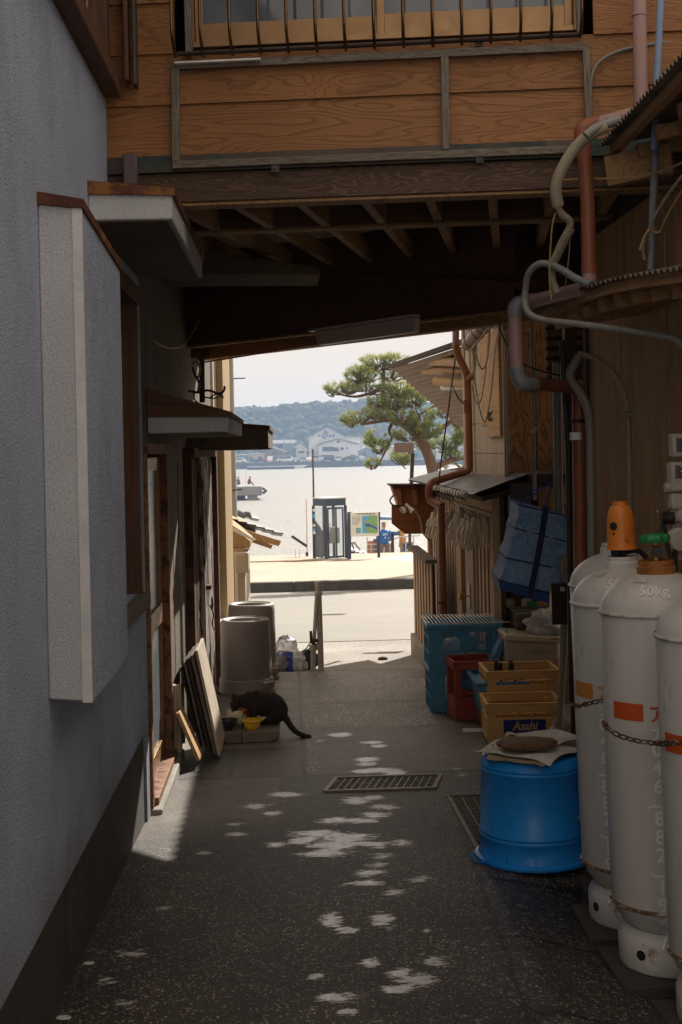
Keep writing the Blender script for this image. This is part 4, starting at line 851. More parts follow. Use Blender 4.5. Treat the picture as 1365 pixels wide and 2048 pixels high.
# concrete pole
a, c = PY(456, 720, 16.5), PY(459, 1080, 16.5)
UP = thing('concrete_pole', (c.x, 16.5, -.65), 'round concrete utility pole behind the tan house corner', 'pole')
b = MB(); b.lathe([(.145, -.7), (.14, 0), (.105, 7.5), (.0, 7.5)], (c.x - .03, 16.5, 0), 24); b.build('shaft', 'concrete', UP)
q = PY(468, 757, 16.5); b = MB(); b.tube([q, q + V((.14, -.02, 0))], .008, 6); q = PY(466, 980, 16.5); b.tube([q + V((0, -.1, 0)), q + V((.12, -.1, .01))], .010, 6); b.build('step_bolt', 'rust', UP)
# tiled shed and beige panel hut
TS = thing('tiled_shed', (-.6, 15, -.5), 'small shed with grey roof tiles on two low slopes and a beige panelled side', 'shed')
Y = 14.6
b = MB(); b.prism([PY(440, 1050, Y), PY(452, 1047, Y), PY(501, 1082, Y), PY(501, 1095, Y), PY(440, 1095, Y)], (0, 2.2, 0)); b.build('gable_wall', 'tan_wall', TS, ang=0)
b = MB(); b.prism([PY(440, 1036, Y), PY(451, 1040, Y), PY(512, 1079, Y), PY(506, 1082, Y), PY(440, 1048, Y)], (0, -.03, 0)); b.build('bargeboard', 'trim_white', TS)
b = MB(); b.box((-1.3, Y - .05, -.6), (PY(491, 1150, Y).x, Y + 1.6, PY(480, 1096, Y).z)); b.build('panel_wall', 'beige_panel', TS)
for x in (457, 469, 472): q = PY(x, 1100, Y - .06); b = MB(); b.box((q.x, Y - .07, -.6), (q.x + .015, Y - .052, q.z - .02)); b.build('panel_joint', 'trim_white', TS)
q = PY(481, 1125, Y - .08); b = MB(); b.box((PY(472, 1100, Y).x, Y - .2, PY(480, 1143, Y).z), (PY(498, 1100, Y).x, Y + .3, PY(480, 1103, Y).z)); b.build('meter_box', 'beige_panel', TS, bevel=.02)
q = PY(455, 1118, Y - .06); b = MB(); b.box((q.x - .03, Y - .075, q.z - .08), (q.x + .02, Y - .055, q.z + .08)); b.build('vent', 'far_dark', TS)
def tiles(A, B, D, nrow, ncol, parent, name='tile_roof'):
    A, B, D = V(A), V(B), V(D); b = MB(); N = (B - A).cross(D).normalized(); N = N if N.z > 0 else -N
    for j in range(nrow):
        for i in range(ncol):
            o = lerp(A, B, i / ncol) + D * (j / nrow); u = (B - A) / ncol; d = D / nrow * 1.08
            vs = []
            for k in range(7):
                t = k / 6; h = N * (.016 * math.cos(t * 2 * math.pi) + .012); vs += [o + u * t + h + N * .018, o + u * t + d + h]
            vs += [p - N * .012 for p in vs]; fs = []
            for k in range(6): fs += [(2 * k, 2 * k + 2, 2 * k + 3, 2 * k + 1), (14 + 2 * k, 14 + 2 * k + 1, 14 + 2 * k + 3, 14 + 2 * k + 2), (2 * k, 14 + 2 * k, 14 + 2 * k + 2, 2 * k + 2)]
            b.add(vs, fs)
    return b.build(name, 'tile', parent, ang=40)
tiles(PY(565, 1074, 15.6), PY(545, 1063, 19.5), PY(440, 1036, 15.8) - PY(565, 1074, 15.6), 7, 12, TS)
a, c = PY(450, 1047, 15.5), PY(563, 1082, 15.5); b = MB(); b.prism([a, c, c + V((-.03, 0, -.06)), a + V((0, 0, -.09))], (0, .03, 0)); b.build('fascia', 'board_tan', TS)
a, c = PY(450, 1052, 15.55), PY(546, 1091, 15.55); b = MB(); b.prism([a, c, c + V((-.02, 0, -.04)), a + V((0, 0, -.08))], (0, .03, 0)); b.build('eave_rafter', 'board_tan', TS)
tiles(PY(517, 1044, 21), PY(512, 1036, 25), PY(440, 1018, 21) - PY(517, 1044, 21), 5, 8, TS, 'upper_tile_roof')
a, c = PY(446, 1014, 20.8), PY(492, 1032, 20.8); b = MB(); b.tube([a, c], .05, 10); b.tube([c + V((-.05, 0, -.02)), c + V((.03, 0, .06)), c + V((.08, 0, -.03))], [.03, .04, .02], 8, smooth=1); b.build('ridge_tile', 'far_roofdark', TS)
# ------------------------------------------------------------------ pipes, hoses and wires
def pth(pts): return [PY(*p) for p in pts]
def pipe(name, label, cat, segs, group=None, loc=None):
    """segs: (part name, material, points, radius, smoothing)"""
    l0 = PY(*segs[0][2][0]); t = thing(name, loc or l0, label, cat, group)
    for nm, mat, pts, r, sm in segs: b = MB(); b.tube(pth(pts), r, 14, smooth=sm); b.build(nm, mat, t, ang=50)
    return t
pipe('downpipe', 'thick pink, brown and grey rainwater downpipe stepping down the right side from the eaves', 'drainpipe', [
    ('pipe', 'pipe_pink', [(1279, -40, 5.0), (1280, 40, 5.0), (1283, 215, 4.98)], .0262, 0), ('collar', 'pipe_pink', [(1279, 25, 5.0), (1279, 32, 5.0)], .0295, 0),
    ('pipe', 'pipe_pink', [(1275, 226, 4.9), (1190, 249, 4.95)], .0262, 0),
    ('elbow', 'pipe_brown', [(1200, 246, 4.95), (1183, 250, 4.95), (1166, 255, 4.95), (1165, 280, 4.95)], .031, 2),
    ('pipe', 'pipe_brown', [(1165, 262, 4.95), (1176, 400, 4.95), (1179, 545, 4.95)], .0272, 0), ('collar', 'pipe_brown', [(1179, 530, 4.95), (1180, 546, 4.95)], .0305, 0),
    ('pipe', 'pipe_pink', [(1179, 540, 4.95), (1180, 566, 4.95)], .027, 0),
    ('pipe', 'pipe_pink', [(1172, 577, 5.0), (1060, 604, 5.5)], .0275, 0), ('elbow', 'pipe_grey', [(1068, 602, 5.45), (1050, 604, 5.5), (1031, 610, 5.5), (1030, 634, 5.5)], .032, 2),
    ('pipe', 'pipe_pink', [(1030, 618, 5.5), (1035, 755, 5.5)], .0285, 0), ('elbow', 'pipe_grey', [(1035, 735, 5.5), (1037, 756, 5.5), (1048, 769, 5.5), (1068, 770, 5.55)], .033, 2),
    ('pipe', 'pipe_brown', [(1052, 765, 5.52), (1110, 771, 5.75), (1152, 775, 5.9)], .028, 0),
    ('pipe', 'pipe_brown', [(1158, 770, 5.95), (1160, 1000, 5.95), (1164, 1400, 5.95)], .030, 0), ('clamp', 'rust', [(1158, 838, 5.95), (1158, 846, 5.95)], .034, 0), ('tape', 'paint_white', [(1152, 865, 5.93), (1152, 880, 5.93)], .027, 0)])
pipe('blue_downpipe', 'thin blue grey pipe dropping behind both corrugated eaves', 'pipe', [('pipe', 'pipe_blue', [(1324, -40, 4.75), (1308, 300, 4.75)], .0125, 0), ('pipe', 'pipe_grey', [(1312, 270, 4.85), (1302, 540, 4.85)], .0140, 0)])
pipe('grey_conduit', 'looping grey plastic conduit swinging around the lower eave', 'pipe', [('conduit', 'pipe_grey', [(1182, 569, 4.9), (1150, 556, 4.95), (1128, 541, 5.0), (1105, 530, 5.05)], .014, 2),
    ('conduit', 'conduit_grey', [(1110, 532, 5.05), (1080, 524, 5.1), (1056, 545, 5.15), (1051, 580, 5.2), (1049, 610, 5.2), (1060, 632, 5.15), (1098, 643, 5.1)], .0130, 2), ('conduit', 'conduit_grey', [(1085, 640, 5.12), (1200, 653, 4.9), (1330, 672, 4.7), (1352, 676, 4.68), (1375, 700, 4.65)], .0125, 1)])
pipe('insulated_hose', 'beige insulated air conditioner hose curling down past the brown pipe', 'hose', [('hose', 'hose_beige', [(1215, 252, 4.8), (1180, 268, 4.82), (1150, 295, 4.85), (1125, 335, 4.88), (1110, 375, 4.9), (1117, 412, 4.92)], .0215, 2), ('hose', 'conduit_grey', [(1240, 238, 4.8), (1190, 256, 4.8), (1172, 272, 4.8)], .017, 1),
    ('corrugated_hose', 'hose_beige', [(1114, 405, 4.92), (1122, 428, 4.93), (1141, 440, 4.95), (1141, 455, 4.96), (1126, 480, 5.0), (1112, 512, 5.05), (1104, 540, 5.1), (1106, 565, 5.1), (1116, 585, 5.1)], .0135, 2)])
b = MB(); a = PY(1112, 415, 4.9)
for i in range(22):
    t = i / 21; c = lerp(PY(1141, 458, 4.96), PY(1110, 520, 5.05), t); d = (PY(1110, 520, 5.05) - PY(1141, 458, 4.96)).normalized(); b.torus(c, .0145, .0025, 12, 5, d.to_track_quat('Z', 'Y').to_matrix())
tag(b.build('spiral_wrap', 'hose_beige'), 'spiral wrapped stretch of the beige hose below its knot', 'hose')
pipe('grey_wall_pipe', 'grey metal pipe with a swan neck running down beside the brown downpipe', 'pipe', [('pipe', 'conduit_grey', [(1158, 710, 5.8), (1150, 728, 5.8), (1140, 742, 5.8), (1143, 765, 5.8), (1163, 785, 5.8), (1176, 815, 5.8), (1181, 850, 5.8), (1184, 1100, 5.8), (1187, 1400, 5.8)], .0185, 2)])
pipe('beige_wall_pipe', 'thin beige pipe arching down the brown board wall', 'pipe', [('pipe', 'conduit_beige', [(1158, 707, 5.78), (1180, 712, 5.75), (1215, 730, 5.75), (1245, 770, 5.75), (1256, 820, 5.75), (1259, 900, 5.75), (1262, 1250, 5.75)], .0115, 2), ('clip', 'conduit_beige', [(1249, 828, 5.74), (1267, 828, 5.74)], .010, 0)])
pipe('black_pole', 'slim black pole standing left of the brown downpipe', 'pole', [('pole', 'pipe_black', [(1124, 680, 6.2), (1137, 900, 6.2), (1143, 1400, 6.2)], .0125, 0)])
pipe('pale_post', 'pale round post behind the hanging blue net', 'post', [('post', 'conduit_grey', [(1114, 726, 7.2), (1122, 1240, 7.2)], .024, 0)])
pipe('thin_conduit', 'grey conduit with clips on the wavy grained panel', 'pipe', [('conduit', 'conduit_grey', [(1065, 640, 7.7), (1070, 1000, 7.7)], .0105, 0), ('clip', 'steel', [(1066, 860, 7.69), (1073, 860, 7.69)], .014, 0)])
KS[0] = 1.2
pipe('corner_conduit', 'slim brown conduit on the corner of the upper panel wall', 'pipe', [('conduit', 'conduit_beige', [(1007, 660, 7.9), (1013, 962, 7.9)], .009, 0), ('conduit', 'conduit_grey', [(1013, 660, 7.9), (1018, 962, 7.9)], .005, 0)])
KS[0] = 1.2
pipe('brown_branch_pipe', 'forked brown rainwater pipe running down to the tarp roof on the right', 'drainpipe', [
    ('pipe', 'pipe_pink', [(912, 640, 9.4), (912, 700, 9.4)], .024, 0), ('pipe', 'pipe_brown2', [(912, 690, 9.4), (914, 708, 9.4), (933, 742, 9.4), (936, 770, 9.4), (940, 930, 9.4), (938, 942, 9.4), (918, 948, 9.4), (878, 960, 9.2), (861, 965, 9.1), (857, 985, 9.1), (862, 1003, 9.1), (885, 1012, 9.0)], .0255, 2),
    ('branch', 'pipe_brown2', [(955, 744, 9.3), (935, 760, 9.4)], .023, 0), ('elbow', 'pipe_pink', [(948, 690, 9.2), (955, 725, 9.25), (955, 748, 9.3)], .026, 1), ('collar', 'pipe_brown', [(935, 800, 9.4), (936, 826, 9.4)], .029, 0),
    ('pipe', 'pipe_brown', [(883, 1010, 9.0), (889, 1300, 9.0)], .0235, 0), ('clip', 'rust', [(885, 1203, 9.0), (885, 1207, 9.0)], .027, 0)])
KS[0] = 1.2
T_ = thing('rolled_blind', PY(960, 660, 8.2), 'pale tube bundled with wire under the rear beam at the right', 'tube')
b = MB(); b.tube([PY(978, 640, 8.0), PY(935, 690, 8.3)], .040, 16); b.build('tube', 'lamp_white', T_)
for t in (.15, .3, .5, .85): c = lerp(PY(978, 640, 8.0), PY(935, 690, 8.3), t); d = (PY(935, 690, 8.3) - PY(978, 640, 8.0)).normalized(); b = MB(); b.torus(c, .042, .0035, 16, 5, d.to_track_quat('Z', 'Y').to_matrix()); b.build('tie', 'cable_tan', T_)
def wire(name, label, pts, r=.003, mat='cable_white', sm=3, cat='cable', group='cables under the eaves'):
    b = MB(); b.tube(pth(pts), r, 6, smooth=sm); return tag(b.build(name, mat, ang=60), label, cat, group)
wire('hanging_cable', 'long white cable looping lowest beside the panel wall', [(946, 690, 8.1), (948, 740, 8.1), (955, 800, 8.1), (968, 850, 8.1), (975, 835, 8.1), (985, 770, 8.05), (990, 700, 8), (997, 660, 8)], .0045)
wire('hanging_cable', 'second white cable with a shorter loop beside the forked pipe', [(944, 770, 8.15), (950, 800, 8.15), (957, 814, 8.15), (966, 790, 8.1), (972, 740, 8.1), (980, 650, 8.1)], .004)
wire('hanging_cable', 'thick pale cable loop nearest the bundled tube', [(950, 700, 8.05), (958, 730, 8.05), (966, 741, 8.05), (974, 725, 8.05), (979, 690, 8.05), (980, 655, 8.05)], .0055)
wire('hanging_cable', 'white cable snaking along under the beam to the tube', [(942, 700, 8.1), (960, 680, 8.0), (972, 662, 7.95), (983, 653, 7.95), (990, 658, 7.95), (999, 648, 7.9), (985, 645, 7.9)], .006)
KS[0] = 1.0
wire('hanging_cable', 'black cable hanging in front of the wires to the pink pipe', [(1000, 640, 7.5), (1001, 665, 7.5), (1012, 685, 7.2), (1030, 720, 6.6), (1065, 738, 6.4), (1120, 752, 6.2)], .005, 'cable_black')
wire('hanging_cable', 'tan cable sagging from the lintel beam to the upper eave', [(1125, 361, 5.0), (1155, 358, 5.0), (1260, 357, 4.9), (1320, 345, 4.8), (1400, 310, 4.7)], .004, 'cable_tan')
wire('hanging_cable', 'grey cable climbing the siding beside the pink pipe', [(1180, 240, 5.1), (1180, 170, 5.1), (1190, 130, 5.1), (1225, 105, 5.1), (1290, 90, 5.1), (1380, 80, 5.1)], .0075, 'conduit_grey')
wire('hanging_cable', 'two twisted strings dropping from the beige hose knot', [(1112, 425, 4.95), (1104, 450, 4.95), (1100, 520, 5), (1099, 560, 5), (1103, 600, 5)], .0035, 'cable_tan')
wire('hanging_cable', 'dark strand beside the spiral wrapped hose', [(1141, 450, 5.0), (1140, 500, 5.0), (1130, 580, 5.05)], .002, 'cable_tan')
wire('hanging_cable', 'thin cable sagging off the left wall under the beam', [(270, 640, 6.6), (290, 665, 6.8), (320, 692, 7.2), (350, 698, 7.9), (372, 690, 8.6), (400, 640, 8.4)], .0035, 'cable_tan')
wire('hanging_cable', 'white cable running along the exit lintel', [(405, 725, 9.9), (470, 715, 9.5), (560, 700, 9.0), (640, 688, 8.7)], .006, 'cable_tan')
KS[0] = 1.2
wire('tie_rope', 'slack dark rope from the low roof to the tarp roof', [(915, 690, 9.6), (905, 760, 9.5), (893, 850, 9.4), (880, 940, 9.2), (877, 985, 9.1)], .006, 'cable_black', group=None, cat='rope')
b = MB(); b.tube(pth([(906, 772, 9.5), (916, 795, 9.6), (935, 815, 9.7)]), .005, 6); tag(b.build('guy_wire', 'cable_black'), 'short dark wire branching off the slack rope', 'wire')
KS[0] = 1.0
wire('wire_bundle', 'loose dark wires bunched behind the blue grey pipe, upper right', [(1365, 352, 4.6), (1335, 390, 4.7), (1300, 450, 4.8), (1285, 500, 4.85), (1290, 520, 4.85)], .006, 'conduit_beige', group=None)
wire('wire_bundle', 'second loose wire hooked behind the blue grey pipe', [(1365, 380, 4.65), (1330, 440, 4.75), (1320, 470, 4.8), (1296, 455, 4.8), (1280, 500, 4.8)], .005, 'cable_tan', group=None)
# left bracket with stripped cables
BR = thing('cable_bracket', PY(405, 780, 9.0), 'rusty iron post bracket carrying frayed cables above the plaster hoods', 'bracket')
b = MB(); b.beam(PY(404, 712, 9.0), PY(405, 805, 9.0), .035, .035, (0, 1, 0)); b.build('post', 'rust', BR); b = MB(); b.ob(PY(402, 706, 9.0), (.13, .06, .06)); b.build('head', 'rust', BR, bevel=.006)
for i, pts in enumerate(([(385, 735, 8.9), (392, 755, 8.9), (400, 765, 8.9), (396, 785, 8.9)], [(378, 782, 8.9), (398, 786, 8.85), (412, 780, 8.85), (425, 782, 8.85), (440, 790, 8.85), (450, 780, 8.8), (449, 772, 8.8)], [(384, 728, 8.9), (396, 722, 8.9), (402, 740, 8.9), (394, 760, 8.9)], [(400, 790, 8.9), (420, 798, 8.85), (432, 785, 8.8), (448, 796, 8.8)], [(390, 780, 8.9), (388, 800, 8.9), (398, 806, 8.9)], [(415, 795, 8.85), (428, 798, 8.85), (447, 790, 8.85)])):
    b = MB(); b.tube(pth(pts), .008 if i < 3 else .005, 7, smooth=3); b.build('frayed_cable', ('cable_black', 'rust', 'conduit_beige')[i % 3], BR)
# ------------------------------------------------------------------ GAS CYLINDERS
PROF = [(.150, 0), (.163, .004), (.166, .02), (.166, .085), (.160, .105), (.148, .122), (.142, .132), (.148, .145), (.166, .165), (.180, .19), (.185, .215)]
BODY = [(.120, .10), (.142, .132), (.155, .147), (.168, .165), (.180, .19), (.185, .215), (.185, 1.125)] + [(.185 * math.cos(a) if a < 1.3 else .185 * math.cos(a), 1.125 + .125 * math.sin(a)) for a in [i * math.pi / 2 / 9 for i in range(1, 9)]] + [(.03, 1.249), (.0, 1.25)]
def prof_r(z):
    for (r1, z1), (r2, z2) in zip(BODY, BODY[1:]):
        if z1 <= z <= z2: return r1 + (r2 - r1) * (z - z1) / max(1e-6, z2 - z1)
    return .185
def cyl(X, Y, zb_, ang, label, band, ring, valve, cap, txt=True, collar='cylinder_skirt'):
    t = thing('gas_cylinder', (X, Y, zb_), label, 'gas cylinder', 'tall grey gas cylinders chained against the boarded wall')
    c0 = V((X, Y, zb_)); az = math.atan2(-Y, -X) + ang    # towards the camera
    b = MB(); b.lathe(BODY, c0, 72); b.build('body', 'cylinder_paint', t, ang=60)
    b = MB(); b.lathe([(.150, 0), (.164, .002), (.168, .012), (.168, .088), (.161, .108), (.146, .124), (.140, .126), (.140, .0)], c0, 64); sk = b.build('skirt', 'cylinder_skirt', t, ang=40)
    for da, zz, rr in ((-.35, .060, .010), (.42, .045, .010), (.36, .095, .006), (.9, .06, .010)):
        a = az + da; p = c0 + V((math.cos(a) * .1665, math.sin(a) * .1665, zz)); n = V((math.cos(a), math.sin(a), 0)); R_ = n.to_track_quat('Z', 'Y').to_matrix()
        h = MB(); h.lathe([(rr * 1.6 if rr > .008 else rr, 0), (rr * 1.6 if rr > .008 else rr, .003)], p, 14, R_, sx=1, sy=.75 if da > -.3 else 1); h.build('vent_hole', 'rubber', sk)
    for zz, rm in ((.205, 'rust_ring'), (1.125, ring)): b = MB(); b.torus(c0 + V((0, 0, zz)), .186, .0065, 72, 8); b.build('weld_ring', rm, t)
    b = MB(); b.lathe([(.062, 1.215), (.062, 1.265), (.056, 1.268), (.056, 1.285), (.049, 1.285), (.049, 1.24)], c0, 32); b.build('neck_ring', collar, t, ang=40)
    def sf(u, z, a0, out=.0014): a = a0 + u / .185; r = prof_r(z) + out; return c0 + V((math.cos(a) * r, math.sin(a) * r, z + (out if z > 1.13 else 0)))
    def patch(name, mat, a0, u0, u1, z0, z1, out=.0012, n=14, skew=0):
        b = MB(); nz = 6
        for j in range(nz + 1):
            for i in range(n + 1): b.v.append(sf(u0 + (u1 - u0) * i / n + skew * (j / nz - .5), z0 + (z1 - z0) * j / nz, a0, out))
        for j in range(nz):
            for i in range(n): k = j * (n + 1) + i; b.f.append((k, k + 1, k + n + 2, k + n + 1))
        return b.build(name, mat, t)
    if band:
        z = .80; patch('band', band, az, -.125, -.012, z, z + .054)
        b = MB(); text_on(b, 'アストモス', lambda x, y: sf(.003 + x, z + .004 + y, az), .058, bold=.022); b.build('lettering', band, t, ang=0)
    if txt:
        cc = '046(882)1947'; zz = .70; b = MB(); a1 = az
        text_on(b, 'ア', lambda x, y: sf(.008 + x, .745 + y, a1), .045, bold=.02)
        for ch in cc:
            st = .042 if ch in '()' else .057
            if ch in '()': text_on(b, '⏜' if False else ch, lambda x, y: sf(.018 + (y - .015) * (1 if ch == '(' else 1), zz - x + .018, a1), .055, bold=.01)
            else: text_on(b, ch, lambda x, y: sf(.010 + x, zz - .005 + y, a1), .062, bold=.018)
            zz -= st
        b.build('lettering', 'paint_white', t, ang=0)
        b = MB(); text_on(b, '50kg', lambda x, y: sf(-.06 + x, 1.187 + y * .62, az - ang - .05, .0025), .06, bold=.012); b.build('weight_mark', 'paint_white', t, ang=0)
        p = patch('sticker', 'paper', az, -.055 - .03, .035 - .04, 1.222, 1.234, .0026)
    t.rotation_euler = (0, rad(-1.1), 0)
    if cap:   # orange valve cap
        k = MB(); k.lathe([(r * .82, .06 + (z - .075) * .80) for r, z in [(.066, .075), (.064, .082), (.060, .10), (.0585, .20), (.056, .225), (.048, .252), (.036, .268), (.033, .270), (.033, .288), (.0, .288)]], c0 + V((0, 0, 1.25)), 40); cp = k.build('valve_cap', 'cap_orange', t, ang=50)
        for zz, rr in ((.145, .0145), (.118, .004)):
            a = az + .08; n = V((math.cos(a), math.sin(a), 0)); k = MB(); k.lathe([(rr, 0), (rr, .0025)], c0 + n * .0487 + V((0, 0, 1.25 + zz)), 20, n.to_track_quat('Z', 'Y').to_matrix()); k.build('cap_hole', 'rubber', cp)
        k = MB(); k.tube([c0 + V((0, 0, 1.25)), c0 + V((0, 0, 1.33))], .017, 12); a = az; n = V((math.cos(a), math.sin(a), 0)); k.tube([c0 + V((0, 0, 1.30)), c0 + V((0, 0, 1.30)) + n * .045], .0165, 14); k.build('valve_body', 'rubber', t)
    if valve:
        k = MB(); k.lathe([(.026, 1.25), (.026, 1.275), (.019, 1.28), (.019, 1.315), (.014, 1.32), (.017, 1.325), (.017, 1.34), (.010, 1.345), (.006, 1.365)], c0, 18); vb = k.build('valve_body', 'brass', t, ang=40)
        a = az + .3; n = V((math.cos(a), math.sin(a), 0)); k = MB(); k.tube([c0 + V((0, 0, 1.315)), c0 + V((0, 0, 1.315)) + n * .055], .018, 16); k.build('outlet', 'rubber', t)
        k = MB(); nn = 48; vs = []
        for zz, s_ in ((1.372, .9), (1.378, 1), (1.392, 1), (1.398, .86)):
            for i in range(nn): q = 2 * math.pi * i / nn; r = (.045 + .0045 * math.cos(8 * q)) * s_; vs.append(c0 + V((r * math.cos(q), r * math.sin(q), zz - .03)))
        fs = [(j * nn + i, j * nn + (i + 1) % nn, (j + 1) * nn + (i + 1) % nn, (j + 1) * nn + i) for j in range(3) for i in range(nn)] + [tuple(range(nn))[::-1], tuple(range(3 * nn, 4 * nn))]
        k.add(vs, fs); k.build('handwheel', 'valve_green', t, ang=50)
    return t
def cx(px, Y): return PY(px, 1500, Y).x + .016
CYL = [(5.24, 1246, -.075), (4.78, 1258, -.085), (4.30, 1326, -.06), (3.90, 1450, -.075)]
Xc = [cx(p, y) for y, p, z in CYL]
cyl(Xc[0], 5.24, -.07, 0, 'rearmost gas cylinder, almost hidden behind the orange capped one', None, 'cylinder_paint', 0, 0, txt=False)
cyl(Xc[1], 4.78, -.085, -.62, 'gas cylinder with an orange valve cap and an amber stripe', 'paint_amber', 'cylinder_paint', 0, 1)
cyl(Xc[2], 4.30, -.06, -.24, 'gas cylinder with a green handwheel and rusty neck, full orange stripe showing', 'paint_orange', 'rust_ring', 1, 0, collar='rust_orange')
cyl(Xc[3], 3.90, -.085, -.42, 'nearest gas cylinder, cut by the right edge, with a rusty top ring', 'paint_orange', 'rust_ring', 0, 0)
# planks under them
for i, (y, px, z) in enumerate(CYL):
    x = Xc[i]; b = MB(); b.ob((x - .01, y - .03, z - .028), (.40, .36, .05), (0, 0, rad(-3 + 2 * i))); tag(b.build('wood_plank', 'plank_dark', bevel=.004), ['plank under the rearmost gas cylinder', 'dark wood plank under the amber striped gas cylinder', 'dark wood plank under the green handled gas cylinder', 'plank under the nearest gas cylinder'][i], 'plank', 'planks under the gas cylinders')
# chains
def chain(name, label, p0, p1, sag, n, pth_fn=None, start_rust=True):
    t = thing(name, p0, label, 'chain'); ps = []
    for i in range(n + 1): u = i / n; q = lerp(p0, p1, u) + V((0, 0, -sag * 4 * u * (1 - u))); ps.append(pth_fn(u, q) if pth_fn else q)
    for i in range(n):
        a, c = ps[i], ps[i + 1]; d = (c - a); L = d.length; R_ = d.to_track_quat('X', 'Z').to_matrix() @ Matrix.Rotation(rad(90 * (i % 2) + 20), 3, 'X')
        b = MB(); b.torus((a + c) / 2, .0085, .0026, 16, 6, R_, sx=(L * .62) / .0085, sy=1); b.build('link', 'rust' if (i < n * .45) else 'grate', t)
    return t
a, c = PY(1207, 1443, 4.22), PY(1385, 1484, 3.70)
def bulge(u, q): return V((q.x, q.y, q.z))
def wrapc(i0, i1, z0, z1, sag, off=.012):
    """chain path hugging the camera-side of cylinders i0..i1"""
    pts = []
    for k in (i0, i1): pass
    return pts
def front(k, a, z): x, y = Xc[k], CYL[k][0]; az = math.atan2(-y, -x) + a; return V((x + math.cos(az) * .196, y + math.sin(az) * .196, z))
zc = PY(1300, 1485, 4.1).z
PTS = [front(2, -.0 - 1.25 + .15 * i, zc + .075 - .085 * ss(0, 7, i)) for i in range(0, 11)] 
def pathlen(P): return sum((P[i + 1] - P[i]).length for i in range(len(P) - 1))
def along(P, n):
    L = pathlen(P); out = []; 
    for k in range(n + 1):
        d = L * k / n; i = 0
        while i < len(P) - 2 and d > (P[i + 1] - P[i]).length: d -= (P[i + 1] - P[i]).length; i += 1
        out.append(lerp(P[i], P[i + 1], min(1, d / (P[i + 1] - P[i]).length)))
    return out
def chain2(name, label, P, n):
    Q = along(P, n); t = thing(name, Q[0], label, 'chain')
    for i in range(n):
        a, c = Q[i], Q[i + 1]; d = (c - a); L = d.length; R_ = d.to_track_quat('X', 'Z').to_matrix() @ Matrix.Rotation(rad(90 * (i % 2) + 30), 3, 'X')
        b = MB(); b.torus((a + c) / 2, .0075, .0028, 16, 6, R_, sx=(L * .60) / .0075, sy=1); b.build('link', 'rust' if i % 5 else 'grate', t)
import math as _m
e0 = PX(1211, 1438, 1.0); 
P3 = [PY(1207, 1442, 4.22), PY(1216, 1458, 4.10), PY(1240, 1472, 4.07), PY(1270, 1481, 4.07), PY(1310, 1487, 4.02), PY(1328, 1487, 3.84), PY(1345, 1486, 3.72), PY(1372, 1484, 3.68), PY(1420, 1484, 3.66)]
chain2('rusty_chain', 'rusty chain slung across the two nearest gas cylinders', P3, 30)
P3 = [PY(1146, 1408, 4.72), PY(1155, 1412, 4.62), PY(1175, 1408, 4.56), PY(1200, 1402, 4.55), PY(1214, 1400, 4.56), PY(1240, 1398, 4.57)]
chain2('rusty_chain', 'dark chain around the amber striped gas cylinder', P3, 14)
# hoses
def hose(label, pts, r=.0095, mat='rubber'): b = MB(); b.tube([V(p) for p in pts], r, 10, smooth=3); return tag(b.build('gas_hose', mat, ang=60), label, 'hose', 'gas hoses')
hose('black hose leaving the orange capped cylinder towards the right', [PY(1250, 1105, 4.75), PY(1275, 1098, 4.9), PY(1290, 1112, 4.9), PY(1302, 1130, 4.9), PY(1312, 1160, 4.95)])
hose('black hose hanging from the regulator behind the green handwheel', [PY(1330, 1060, 4.9), PY(1334, 1090, 4.8), PY(1345, 1125, 4.7), PY(1352, 1170, 4.6)])
hose('black hose hanging at the right edge below the meter', [PY(1351, 1100, 4.9), PY(1350, 1130, 4.85), PY(1353, 1180, 4.8)])
# gas meter and regulator
MT = thing('gas_meter', PY(1350, 1000, 5.0), 'pale grey gas meter with dial windows and a black capped regulator on the boards', 'meter')
def mbx(x0, y0, x1, y1, Y, d, mat, name, par=MT, bev=.006): a, c = PY(x0, y1, Y), PY(x1, y0, Y); b = MB(); b.box((a.x, Y, a.z), (c.x, Y + d, c.z)); return b.build(name, mat, par, bevel=bev)
h = mbx(1346, 866, 1400, 914, 4.95, .06, 'meter_grey', 'dial_box', bev=.008); mbx(1354, 876, 1395, 904, 4.945, .004, 'glass_dark', 'dial_window', h, .002)
h = mbx(1344, 923, 1400, 984, 4.95, .07, 'meter_grey', 'counter_box', bev=.01); mbx(1352, 930, 1357, 957, 4.944, .005, 'glass_dark', 'counter_slot', h, .001); mbx(1359, 931, 1392, 957, 4.944, .005, 'ink', 'counter_window', h, .001)
b = MB(); text_on(b, '21', lambda x, y: PY(1360, 944, 4.942) + V((x, 0, y)), .03); b.build('digit', 'paint_white', h, ang=0)
b = MB(); text_on(b, '38', lambda x, y: PY(1360, 956, 4.942) + V((x, 0, y)), .022); b.build('digit', 'paint_amber', h, ang=0)
h = mbx(1344, 985, 1400, 1020, 4.96, .06, 'meter_grey', 'lower_box', bev=.01); mbx(1350, 990, 1362, 1016, 4.954, .004, 'paper', 'label_plate', h, .001)
b = MB(); b.lathe([(.018, 0), (.018, .03), (.014, .032)], PY(1346, 975, 4.98), 18, Matrix.Rotation(rad(-90), 3, 'Y')); b.build('side_port', 'meter_grey', MT)
b = MB(); q = PY(1340, 1033, 4.95); b.lathe([(.021, 0), (.021, .03), (.026, .035), (.026, .12)], q, 20, Matrix.Rotation(rad(90), 3, 'Y')); b.build('regulator_neck', 'meter_grey', MT)
b = MB(); b.lathe([(.022, 0), (.026, .004), (.026, .018), (.023, .020), (.025, .024), (.025, .046), (.0, .046)][::1], PY(1323, 1036, 4.95), 24, Matrix.Rotation(rad(90), 3, 'Y')); b.build('black_cap', 'rubber', MT)
